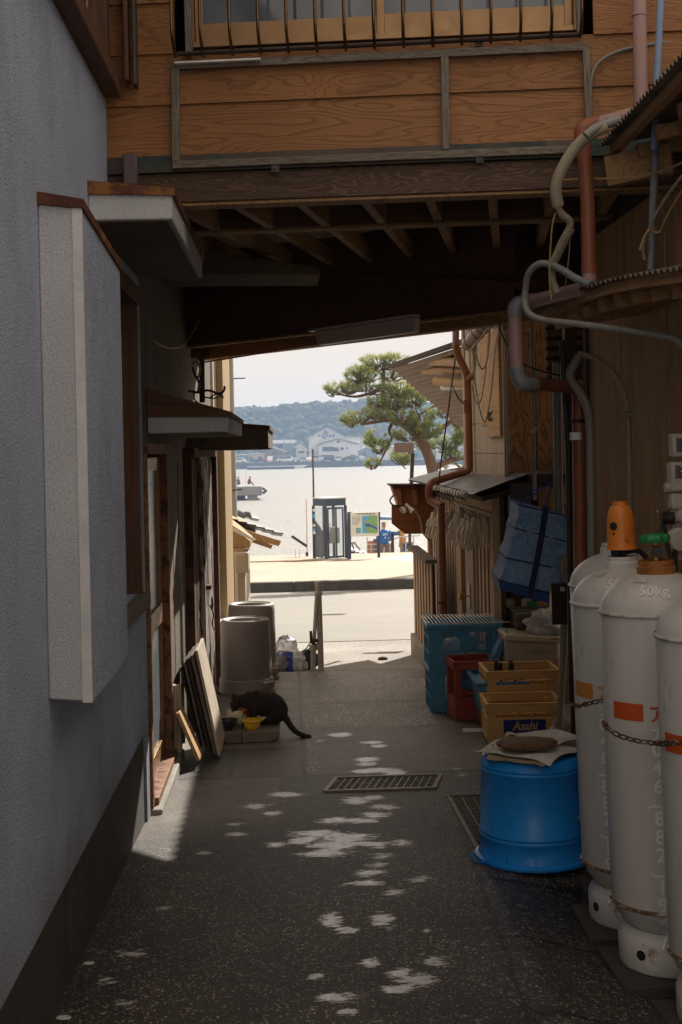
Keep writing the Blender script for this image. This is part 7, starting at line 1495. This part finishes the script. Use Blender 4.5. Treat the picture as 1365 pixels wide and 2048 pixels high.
# ------------------------------------------------------------------ BOATS behind the ramp
Yo = 52.5
BT = thing('work_boat', PY(770, 1110, Yo), 'white work boat moored behind the ramp with rails, a canopy and orange gear on deck', 'boat')
wl = SEA
def bq(px, py, dy=0): return PY(px, py, Yo + dy)
x0, x1 = bq(728, 1100).x, bq(880, 1100).x; dz = pr.location.z - .02
b = MB(); sec = []
for i in range(9):
    t = i / 8; x = x0 + (x1 - x0) * t; w_ = 1.1 * math.sin(math.pi * min(.5, .12 + t * .5)) ; sec.append([V((x, Yo - w_, dz + .25)), V((x, Yo - w_ * .8, wl - .1)), V((x, Yo + w_ * .8, wl - .1)), V((x, Yo + w_, dz + .25))])
for s_ in sec: b.v += s_
for i in range(8): k = i * 4; b.f += [(k, k + 1, k + 5, k + 4), (k + 1, k + 2, k + 6, k + 5), (k + 2, k + 3, k + 7, k + 6)]
b.f += [(0, 3, 2, 1), (32, 33, 34, 35)]; b.build('hull', 'boat_white', BT, ang=40)
b = MB(); b.box((x0 + .1, Yo - .7, dz - .06), (x1 - .05, Yo + .9, dz)); b.build('deck', 'far_grey', BT)
b = MB(); b.box((bq(804, 1100).x, Yo - .1, dz), (bq(828, 1100).x, Yo + .9, bq(800, 1084).z)); cb_ = b.build('engine_box', 'far_grey', BT, bevel=.03); q = bq(797, 1095, -.12); b = MB(); b.ob(q + V((.35, 0, 0)), (.28, .02, .28)); b.build('hatch', 'far_dark', cb_)
for (px, py, w_, h, mt) in ((742, 1095, .45, .85, 'boat_orange'), (752, 1092, .3, .9, 'far_brown'), (783, 1096, .35, .6, 'boat_orange'), (774, 1102, .3, .4, 'boat_orange')): q = bq(px, py, .3); b = MB(); b.ob(q, (w_ * .6, .4, h * .6)); b.build('gear_box', mt, BT, bevel=.03)
b = MB(); b.tube([bq(800, 1060, .1), bq(806, 1075, .1), bq(803, 1095, .1)], [.10, .13, .10], 8); b.build('tarp_roll', 'paint_amber', BT)
for pts in ([(735, 1074), (735, 1112)], [(735, 1089), (781, 1088)], [(735, 1099), (781, 1098)], [(743, 1089), (743, 1112)], [(757, 1074), (781, 1074)], [(763, 1052), (764, 1110)], [(781, 1088), (781, 1110)], [(786, 1079), (800, 1074), (820, 1072), (840, 1071)], [(812, 1072), (812, 1105)], [(828, 1073), (827, 1100), (820, 1104), (812, 1098)]):
    b = MB(); b.tube([bq(*p, -.6) for p in pts], .028, 6); b.build('rail', 'boat_white', BT)
for px, y0, y1 in ((785.5, 1064, 1107), (820, 1068, 1103), (757, 1072, 1112)): b = MB(); b.beam(bq(px, y0, -.9), bq(px, y1, -.9), .11, .06, (0, 1, 0)); b.build('mooring_post', 'rust', BT)
b = MB(); b.prism([bq(760, 1034), bq(786, 1035), bq(786, 1040), bq(760, 1040)], (0, 1.4, 0)); b.build('canopy', 'far_blue', BT)
b = MB(); b.prism([bq(783, 1063), bq(805, 1064), bq(805, 1070), bq(783, 1072)], (0, .8, 0)); b.build('cockpit_roof', 'boat_blue', BT)
SB = thing('small_motor_boat', PY(715, 1112, 54), 'small white motor boat with an angular black framed windshield beside the map board', 'boat')
def sb(px, py, dy=0): return PY(px, py, 54 + dy)
b = MB(); b.prism([sb(701, 1098), sb(708, 1101), sb(735, 1108), sb(738, 1125), sb(705, 1130), sb(700, 1125)], (0, 1.5, 0)); b.build('hull', 'boat_white', SB, bevel=.03)
b = MB(); P_ = [sb(704, 1086), sb(709, 1085), sb(721, 1100), sb(712, 1111), sb(704, 1086)]; b.tube(P_, .03, 6); b.build('windshield_frame', 'rubber', SB); b = MB(); b.quad(*P_[:4]); b.build('windshield', 'clear_glass', SB, ang=0)
for px, py in ((706, 1108), (727, 1109)): b = MB(); b.ball(sb(px, py, -.15), .10, 10, 8, (1, .6, 1)); b.build('fender', 'rubber' if px < 720 else 'booth_frame', SB)
# ------------------------------------------------------------------ PINE
KS[0] = 1.7
YT = 20.0
PT = thing('pine_tree', PY(872, 1010, YT), 'old pruned pine with a bent trunk and cloud like needle pads beyond the slatted house', 'tree')
def tq(px, py, dy=0): return PY(px, py, YT + dy)
b = MB()
def limb(pts, sm=2): b.tube([tq(*p[:2], p[2]) for p in pts], [p[3] * .54 for p in pts], 10, smooth=sm)
limb([(884, 1075, 0, .20), (872, 985, 0, .175), (866, 940, 0, .155), (856, 905, 0, .15), (842, 880, 0, .145), (828, 862, 0, .13), (812, 850, .0, .125), (795, 840, 0, .105), (775, 820, 0, .08), (765, 800, 0, .065), (765, 775, 0, .055), (769, 750, 0, .045), (766, 725, 0, .03)], 3)
limb([(768, 765, 0, .05), (752, 785, -.1, .05), (735, 788, -.2, .045), (715, 794, -.3, .04), (690, 792, -.3, .025), (665, 783, -.3, .015)])
limb([(800, 842, 0, .06), (775, 840, -.2, .045), (750, 845, -.3, .035), (722, 850, -.4, .02)]); limb([(783, 850, 0, .05), (777, 862, -.1, .042), (786, 875, -.1, .036), (778, 888, -.1, .034), (770, 905, -.2, .028), (760, 925, -.2, .022), (745, 935, -.2, .012)])
limb([(842, 880, 0, .085), (868, 868, .2, .075), (890, 852, .3, .065), (908, 838, .3, .06), (911, 820, .3, .052), (902, 806, .3, .046), (915, 800, .4, .035), (940, 790, .4, .02)]); limb([(870, 935, 0, .10), (890, 925, .2, .085), (910, 918, .3, .07), (945, 912, .4, .06)])
limb([(815, 850, 0, .05), (840, 828, .2, .04), (860, 818, .3, .03), (885, 800, .4, .02)]); limb([(820, 905, .1, .03), (800, 925, -.1, .025), (812, 938, -.1, .015)]); limb([(765, 790, 0, .03), (748, 788, -.1, .02), (738, 792, -.15, .014), (733, 802, -.15, .01), (742, 800, -.2, .006)])
b.build('trunk', 'bark', PT, ang=80)
rg = random.Random(21)
pads = [(690, 778, -.3, 38, 12, 260), (725, 752, -.2, 34, 16, 320), (760, 728, 0, 40, 18, 420), (790, 722, .1, 28, 14, 200), (735, 772, -.3, 40, 14, 260), (782, 750, .1, 24, 18, 200), (715, 742, -.2, 20, 10, 120), (668, 782, -.3, 16, 8, 90),
        (800, 782, -.2, 42, 18, 460), (780, 806, -.3, 46, 18, 480), (825, 800, -.2, 30, 20, 320), (842, 786, .1, 22, 10, 160), (870, 792, .3, 34, 10, 240), (900, 788, .4, 22, 10, 140), (925, 800, .4, 18, 14, 160),
        (720, 836, -.4, 36, 12, 300), (755, 828, -.4, 32, 14, 280), (705, 845, -.4, 16, 8, 90), (800, 838, -.3, 26, 18, 220), (835, 845, -.2, 30, 18, 300), (860, 862, -.1, 24, 16, 200), (888, 826, .3, 18, 10, 110), (820, 870, -.2, 34, 14, 260), (845, 830, -.1, 26, 16, 200),
        (752, 878, -.2, 24, 16, 260), (760, 895, -.2, 18, 12, 130), (745, 928, -.3, 15, 9, 120), (805, 918, -.2, 20, 9, 130), (850, 893, .2, 22, 10, 140), (895, 890, .3, 30, 18, 320), (925, 872, .4, 20, 20, 260), (905, 910, .3, 24, 10, 160), (880, 935, .3, 20, 6, 90), (925, 925, .4, 20, 8, 110), (915, 845, .4, 16, 10, 110), (800, 905, .2, 18, 10, 90)]
vs, fs, tint = [], [], []
br = MB(); fpx = YT / FPX
for (px, py, dy, rx, ry, n) in pads:
    c = tq(px, py, dy); tc_ = rg.random(); dens = rg.uniform(.55, .95)
    for i in range(int(n * .58)):
        a = rg.uniform(0, 2 * math.pi); rr = rg.random() ** .5; ph = rg.uniform(-1, 1); p = c + V((math.cos(a) * rr * rx * fpx, math.sin(a) * rr * rx * fpx * .8, ph * ry * fpx * math.sqrt(max(0, 1 - rr * rr * .75))))
        if mn.noise(p * 6.5) < -.12: continue
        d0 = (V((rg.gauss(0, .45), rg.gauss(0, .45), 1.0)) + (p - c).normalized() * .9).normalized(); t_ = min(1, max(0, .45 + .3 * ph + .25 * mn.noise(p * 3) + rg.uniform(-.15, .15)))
        if i % 5 == 0: br.tube([p, lerp(p, c, .35) + V((0, 0, -.05)), lerp(p, c, .75) + V((0, 0, -.07))], [.005, .009, .012], 4, smooth=1)
        for k in range(17):
            d = (d0 + V((rg.gauss(0, .55), rg.gauss(0, .55), rg.gauss(0, .4)))).normalized(); L = rg.uniform(.055, .10); s_ = d.cross(V((rg.uniform(-1, 1), rg.uniform(-1, 1), .3))).normalized() * .0026
            k0 = len(vs); q0 = p + d * .006; vs += [q0 - s_, q0 + s_, q0 + d * L + V((0, 0, -.006))]; fs.append((k0, k0 + 1, k0 + 2)); tint += [t_] * 3
O = ORG[PT.name]; me = bpy.data.meshes.new('needles'); me.from_pydata([ks(p) - O for p in vs], [], fs); me.update(); at = me.attributes.new('tint', 'FLOAT', 'POINT'); at.data.foreach_set('value', tint); me.materials.append(M['needle']); o = bpy.data.objects.new('crown', me); COL.objects.link(o); o.parent = PT; ORG[o.name] = O
tag(br.build('twigs', 'bark', PT, ang=80), kind='stuff')
KS[0] = 1.0
t = thing('wooden_bracket', PY(905, 945, 16), 'grey timber brackets beside the pine trunk above the tarp roof', 'bracket'); b = MB(); b.beam(PY(868, 950, 16), PY(930, 940, 16), .06, .08); b.beam(PY(888, 955, 16), PY(928, 952, 16), .10, .07); b.beam(PY(925, 945, 16), PY(926, 965, 16), .05, .05, (0, 1, 0)); b.build('beam', 'batten_grey', t)
t = thing('far_sign', PY(826, 905, 24), 'small brown roofed post seen through the pine', 'post'); a, c = PY(790, 905, 24), PY(828, 885, 24); b = MB(); b.box((a.x, 24, a.z), (c.x, 24.2, c.z)); b.build('board', 'far_brown', t)
# ------------------------------------------------------------------ FAR SHORE
def W(px, py, Y): return PY(px, py, Y)
GZ = SEA + 1.87
def gable(name, x0, x1, eL, eR, xp, yp, Y, D, wall, roof, label, wins=(), cat='building', over=.6, par=True):
    L, R_ = W(x0, 920, Y).x, W(x1, 920, Y).x; zL, zR = W(x0, eL, Y).z, W(x1, eR, Y).z; P = W(xp, yp, Y); t = thing(name, ((L + R_) / 2, Y, GZ), label, cat)
    b = MB(); b.prism([(L, Y, GZ), (R_, Y, GZ), (R_, Y, zR), (P.x, Y, P.z), (L, Y, zL)], (0, D, 0)); b.build('wall', wall, t, ang=0)
    b = MB()
    for (ax_, az_), (bx_, bz_) in (((L, zL), (P.x, P.z)), ((P.x, P.z), (R_, zR))):
        d = V((bx_ - ax_, 0, bz_ - az_)).normalized(); n = V((-d.z, 0, d.x)) * .25; ex = d * over
        a = V((ax_, Y - .5, az_)) - (ex if ax_ != P.x else V()); c = V((bx_, Y - .5, bz_)) + (ex if bx_ != P.x else V()); b.prism([a + n * .1, c + n * .1, c + n * 1.3, a + n * 1.3], (0, D + 1, 0))
    b.build('roof', roof, t, ang=0)
    for (a0_, b0_, a1_, b1_) in wins: p, q = W(a0_, b1_, Y), W(a1_, b0_, Y); b = MB(); b.box((p.x, Y - .12, p.z), (q.x, Y - .01, q.z)); b.build('window', 'far_dark', t)
    return t
cs = lambda x, y: (460 + x / 4.55, 780 + y / 4.55)
def cw(L): return [(*cs(a, b_), *cs(c, d)) for a, b_, c, d in L]
t = gable('warehouse', *[cs(735, 0)[0], cs(1240, 0)[0]], cs(0, 452)[1], cs(0, 440)[1], cs(985, 0)[0], cs(0, 436)[1], 445, 30, 'far_white', 'far_roof', 'long white warehouse block behind the gabled one across the water')
t = gable('gabled_warehouse', cs(740, 0)[0], cs(1028, 0)[0], cs(0, 434)[1], cs(0, 420)[1], cs(885, 0)[0], cs(0, 352)[1], 440, 4.5, 'far_white', 'far_roof', 'tall white gable with painted emblem rising above the far warehouses', cw([(848, 430, 868, 444)]))
O = ORG[t.name]
for i, ch in enumerate('諸磯水産部'):
    q = W(*cs(806 + 31.5 * i, 427), 439.8); b = MB(); text_on(b, ch, lambda x, y: q + V((x, 0, y)), .95, bold=.03); b.build('letter', 'map_deep', t, ang=0)
q = W(*cs(872, 388), 439.8); b = MB(); b.torus(q, .55, .12, 16, 5, Matrix.Rotation(rad(90), 3, 'X')); b.prism([q + V((-.3, 0, -.2)), q + V((.3, 0, -.2)), q + V((0, 0, .35))], (0, -.05, 0)); b.build('emblem', 'map_deep', t); q = W(*cs(893, 393), 439.8); b = MB(); b.ob(q, (.4, .05, .35)); b.build('window', 'far_dark', t)
t = gable('front_warehouse', cs(815, 0)[0], cs(1165, 0)[0], cs(0, 500)[1], cs(0, 493)[1], cs(985, 0)[0], cs(0, 449)[1], 430, 9, 'far_white', 'far_roofdark', 'pale blue white warehouse with a balcony window strip, nearest the far quay', cw([(843, 518, 905, 558), (905, 515, 945, 556), (945, 522, 990, 558), (1006, 522, 1020, 546), (1023, 522, 1037, 546), (1060, 520, 1077, 538), (1100, 590, 1140, 622), (928, 628, 968, 660), (1015, 612, 1053, 660), (975, 460, 1002, 480)]))
gable('blue_shed', cs(300, 0)[0], cs(592, 0)[0], cs(0, 468)[1], cs(0, 468)[1], cs(450, 0)[0], cs(0, 466)[1], 438, 10, 'far_blue', 'far_white', 'dark blue shed with a thick white roof band on the far shore', cw([(440, 498, 480, 526)]))
q0, q1 = W(*cs(392, 487), 437), W(*cs(594, 452), 437); b = MB(); b.box((q0.x, 436.5, q0.z), (q1.x, 438, q1.z)); tag(b.build('roof_band', 'far_white'), 'white sunlit parapet along the dark blue shed', 'parapet')
gable('brown_house', cs(330, 0)[0], cs(500, 0)[0], cs(0, 505)[1], cs(0, 560)[1], cs(392, 0)[0], cs(0, 525)[1], 432, 8, 'far_brown', 'far_white', 'low brown house with a white sloping roof on the far quay', cw([(390, 565, 430, 590), (385, 610, 440, 640)]))
gable('cream_house', cs(605, 0)[0], cs(700, 0)[0], cs(0, 520)[1], cs(0, 545)[1], cs(632, 0)[0], cs(0, 503)[1], 434, 8, 'far_cream', 'far_white', 'small cream house with two stacked roofs beside the blue shed', cw([(624, 556, 676, 576), (640, 612, 664, 636)]))
gable('pale_shop', cs(40, 0)[0], cs(155, 0)[0], cs(0, 600)[1], cs(0, 595)[1], cs(100, 0)[0], cs(0, 592)[1], 431, 6, 'far_blue', 'far_roof', 'pale blue hut with an open front at the left end of the far quay', cw([(88, 628, 112, 670), (55, 630, 75, 660)]))
gable('grey_hut', cs(165, 0)[0], cs(325, 0)[0], cs(0, 592)[1], cs(0, 588)[1], cs(240, 0)[0], cs(0, 582)[1], 433, 6, 'far_cream', 'far_roof', 'low cream storage hut between the pale shop and brown house', cw([(185, 610, 205, 650), (260, 605, 290, 640)]))
gable('dark_blue_house', cs(1195, 0)[0], cs(1330, 0)[0], cs(0, 545)[1], cs(0, 560)[1], cs(1240, 0)[0], cs(0, 520)[1], 436, 8, 'far_blue', 'far_white', 'dark blue house at the right end of the warehouses', cw([(1210, 570, 1240, 600)]))
for i, (x0_, x1_, yt_, mt, lb) in enumerate(((1340, 1480, 520, 'far_white', 'white flat house seen under the pine'), (1500, 1640, 490, 'far_cream', 'cream house seen between the pine branches'), (1660, 1850, 530, 'far_blue', 'blue grey house beyond the pine trunk'), (1880, 2100, 500, 'far_white', 'white hall farthest right behind the pine'))):
    gable('shore_house', cs(x0_, 0)[0], cs(x1_, 0)[0], cs(0, yt_ + 25)[1], cs(0, yt_ + 20)[1], cs((x0_ + x1_) / 2, 0)[0], cs(0, yt_)[1], 436 + i, 9, mt, 'far_roof', lb, cw([(x0_ + 25, yt_ + 50, x0_ + 55, yt_ + 75)]))
for i, (x, y0_) in enumerate(((550, 405), (612, 455), (496, 430), (1195, 395))):
    a, c = W(*cs(x, 670), 429), W(*cs(x, y0_), 429); b = MB(); b.tube([V((a.x, a.y, GZ)), c], .13, 6); b.beam(c + V((-1.3, 0, -.5)), c + V((1.3, 0, -.5)), .12, .12); tag(b.build('utility_pole', 'far_grey'), ['utility pole in front of the dark blue shed', 'utility pole left of the cream house', 'short utility pole above the brown house', 'tall pole behind the right warehouse'][i], 'pole', 'poles on the far shore')
# cars on the far quay
def make_car(loc, body, L=4.3, H=1.5, van=False):
    t = thing('parked_car', loc, 'x', 'car', 'cars parked on the far quay'); O = V(loc); h = L / 2
    prof = [(-h, .3), (-h, .75), (-h * .92, .95), (-h * .55, 1.0), (-h * .35, H), (h * .45, H), (h * .80, .98), (h, .85), (h, .3)] if not van else [(-h, .3), (-h, .9), (-h * .85, 1.1), (-h * .62, H), (h * .96, H), (h, .9), (h, .3)]
    b = MB(); b.prism([O + V((x, -.8, z)) for x, z in prof], (0, 1.6, 0)); bd_ = b.build('body', body, t, bevel=.06)
    gp_ = [(-h * .50, .98), (-h * .34, H - .1), (h * .42, H - .1), (h * .72, .98)] if not van else [(-h * .78, 1.12), (-h * .58, H - .1), (h * .88, H - .1), (h * .88, 1.12)]
    b = MB(); b.prism([O + V((x, -.815, z)) for x, z in gp_], (0, 1.63, 0)); b.build('window', 'far_dark', t)
    for x in (-h * .62, h * .62):
        b = MB(); b.lathe([(0, 0), (.33, 0), (.33, .2), (0, .2)], O + V((x, -.82, .33)), 14, Matrix.Rotation(rad(-90), 3, 'X')); b.build('wheel', 'rubber', t)
    return t
cars = [(90, 'car_white', 'white car parked leftmost, in front of the pale hut', 0, 0), (208, 'car_navy', 'navy car second from the left on the far quay', 0, 1), (280, 'car_navy', 'dark blue low car in front of the cream hut', 0, 0), (325, 'car_red', 'dark red car half hidden beside the white truck', 0, 1), (370, 'car_white', 'white truck like van under the brown house', 1, 1), (424, 'car_green', 'green car between the white truck and the big van', 0, 0), (500, 'car_white', 'long white van in front of the dark blue shed', 1, 0), (550, 'car_white', 'white car just right of the long van', 0, 1),
        (595, 'car_lightblue', 'light blue car under the utility pole', 0, 1), (660, 'car_silver', 'silver car in front of the cream house', 0, 0), (725, 'car_white', 'white car left of the gabled warehouse', 0, 1), (790, 'car_white', 'white minivan at the corner of the front warehouse', 1, 0), (834, 'car_silver', 'pale silver car beside the black estate', 0, 1), (880, 'car_black', 'black estate car in front of the warehouse door', 1, 0), (985, 'car_white', 'white car in front of the middle warehouse door', 0, 0), (1085, 'car_black', 'black car right of the warehouse doors', 0, 0), (1145, 'car_lightblue', 'pale blue car at the right end of the warehouse', 0, 0), (1205, 'car_silver', 'silver car in front of the dark blue house', 0, 1)]
proto = {}
for i, (x, mt, lb, van, end) in enumerate(cars):
    q = W(*cs(x, 690), 424.5); loc = (q.x, 424.5 + (i % 3) * .6, GZ)
    if van not in proto: t = proto[van] = make_car(loc, mt, 4.9 if van else 4.2, 1.95 if van else 1.48, bool(van)); base = mt; proto[van, 'm'] = mt
    else: t = copy_tree(proto[van], loc=loc, mats={proto[van, 'm']: M[mt]})
    tag(t, lb); t.rotation_euler = (0, 0, rad(85 if end else (3 if i % 2 else -4)))
# floating pier, near pier with two people
a, c = W(*cs(160, 752), 400), W(*cs(592, 735), 400); t = thing('floating_pier', (a.x, 400, SEA), 'long dark floating pier in front of the far quay', 'pier'); b = MB(); b.box((a.x, 400, SEA - .5), (c.x, 403, SEA + .75)); b.build('pontoon', 'far_dark', t); b = MB(); b.box((a.x, 399.9, SEA + .75), (c.x, 403.1, SEA + .95)); b.build('deck', 'far_roof', t)
a, c = W(*cs(560, 735), 408), W(*cs(690, 720), 408); b = MB(); b.prism([(a.x, 408, SEA), (c.x - 1, 408, SEA), (c.x + .5, 408, SEA + 1.0), (a.x, 408, SEA + .8)], (0, 3, 0)); tag(b.build('moored_boat', 'far_white'), 'low white boat moored at the end of the floating pier', 'boat')
YP = 149; zt3 = W(490, 973, YP).z; xr = W(524, 980, YP).x
PR = thing('concrete_pier', (xr - 8, YP, SEA), 'grey concrete pier head with black fender jutting in at the left, anglers on top', 'pier')
b = MB(); b.box((xr - 60, YP, zt3 - 1.05), (xr, YP + 6, zt3)); b.build('deck_slab', 'far_grey', PR, bevel=.1)
for dx in (-.6, -4.2, -8, -12, -16): b = MB(); b.box((xr + dx - 1.0, YP + .3, SEA - 1), (xr + dx, YP + 5.5, zt3 - 1.05)); b.build('pile', 'far_grey', PR)
b = MB(); b.box((xr - 60, YP + 2.5, SEA - 1), (xr - 2, YP + 5, zt3 - 1.05)); b.build('back_wall', 'far_dark', PR)
b = MB(); b.tube([V((xr + .1, YP - .1, zt3 - .2)), V((xr + .5, YP - .1, zt3 - .5)), V((xr + .1, YP - .1, zt3 - .8))], .18, 8); b.build('fender', 'rubber', PR)
q = W(478, 972, YP); person((q.x, YP + 1, zt3), rad(40), 'sit', 1.65, 'person in dark clothes sitting on the pier head with a fishing rod', ('cloth_dark', 'cloth_dark'), False)
q2 = W(501, 972, YP); person((q2.x - .2, YP + 1, zt3), rad(-80), 'sit', 1.65, 'person in a red and grey top crouching on the pier head', ('cloth_red', 'cloth_dark'), False)
for i, (x, y) in enumerate(((479, 935), (492, 936))): a, c = W(x, 972, YP), W(x - .5, y, YP); b = MB(); b.tube([a + V((0, 0, .3)), c], .02, 5); tag(b.build('fishing_rod', 'steel'), ['fishing rod rising above the person in dark clothes', 'fishing rod standing between the two anglers'][i], 'fishing rod', 'fishing rods')
# ------------------------------------------------------------------ HAZE
m = bpy.data.materials.new('haze_air'); m.use_nodes = True; nt = m.node_tree; nt.nodes.remove(nt.nodes['Principled BSDF']); pv = nt.nodes.new('ShaderNodeVolumePrincipled'); nt.links.new(pv.outputs[0], nt.nodes['Material Output'].inputs['Volume'])
pv.inputs['Density'].default_value = .0008; pv.inputs['Color'].default_value = (.46, .66, .98, 1); pv.inputs['Anisotropy'].default_value = .2
M['haze'] = m
b = MB(); b.box((-420, -62, -12), (420, 760, 34)); tag(b.build('haze', 'haze', ang=0), kind='stuff')
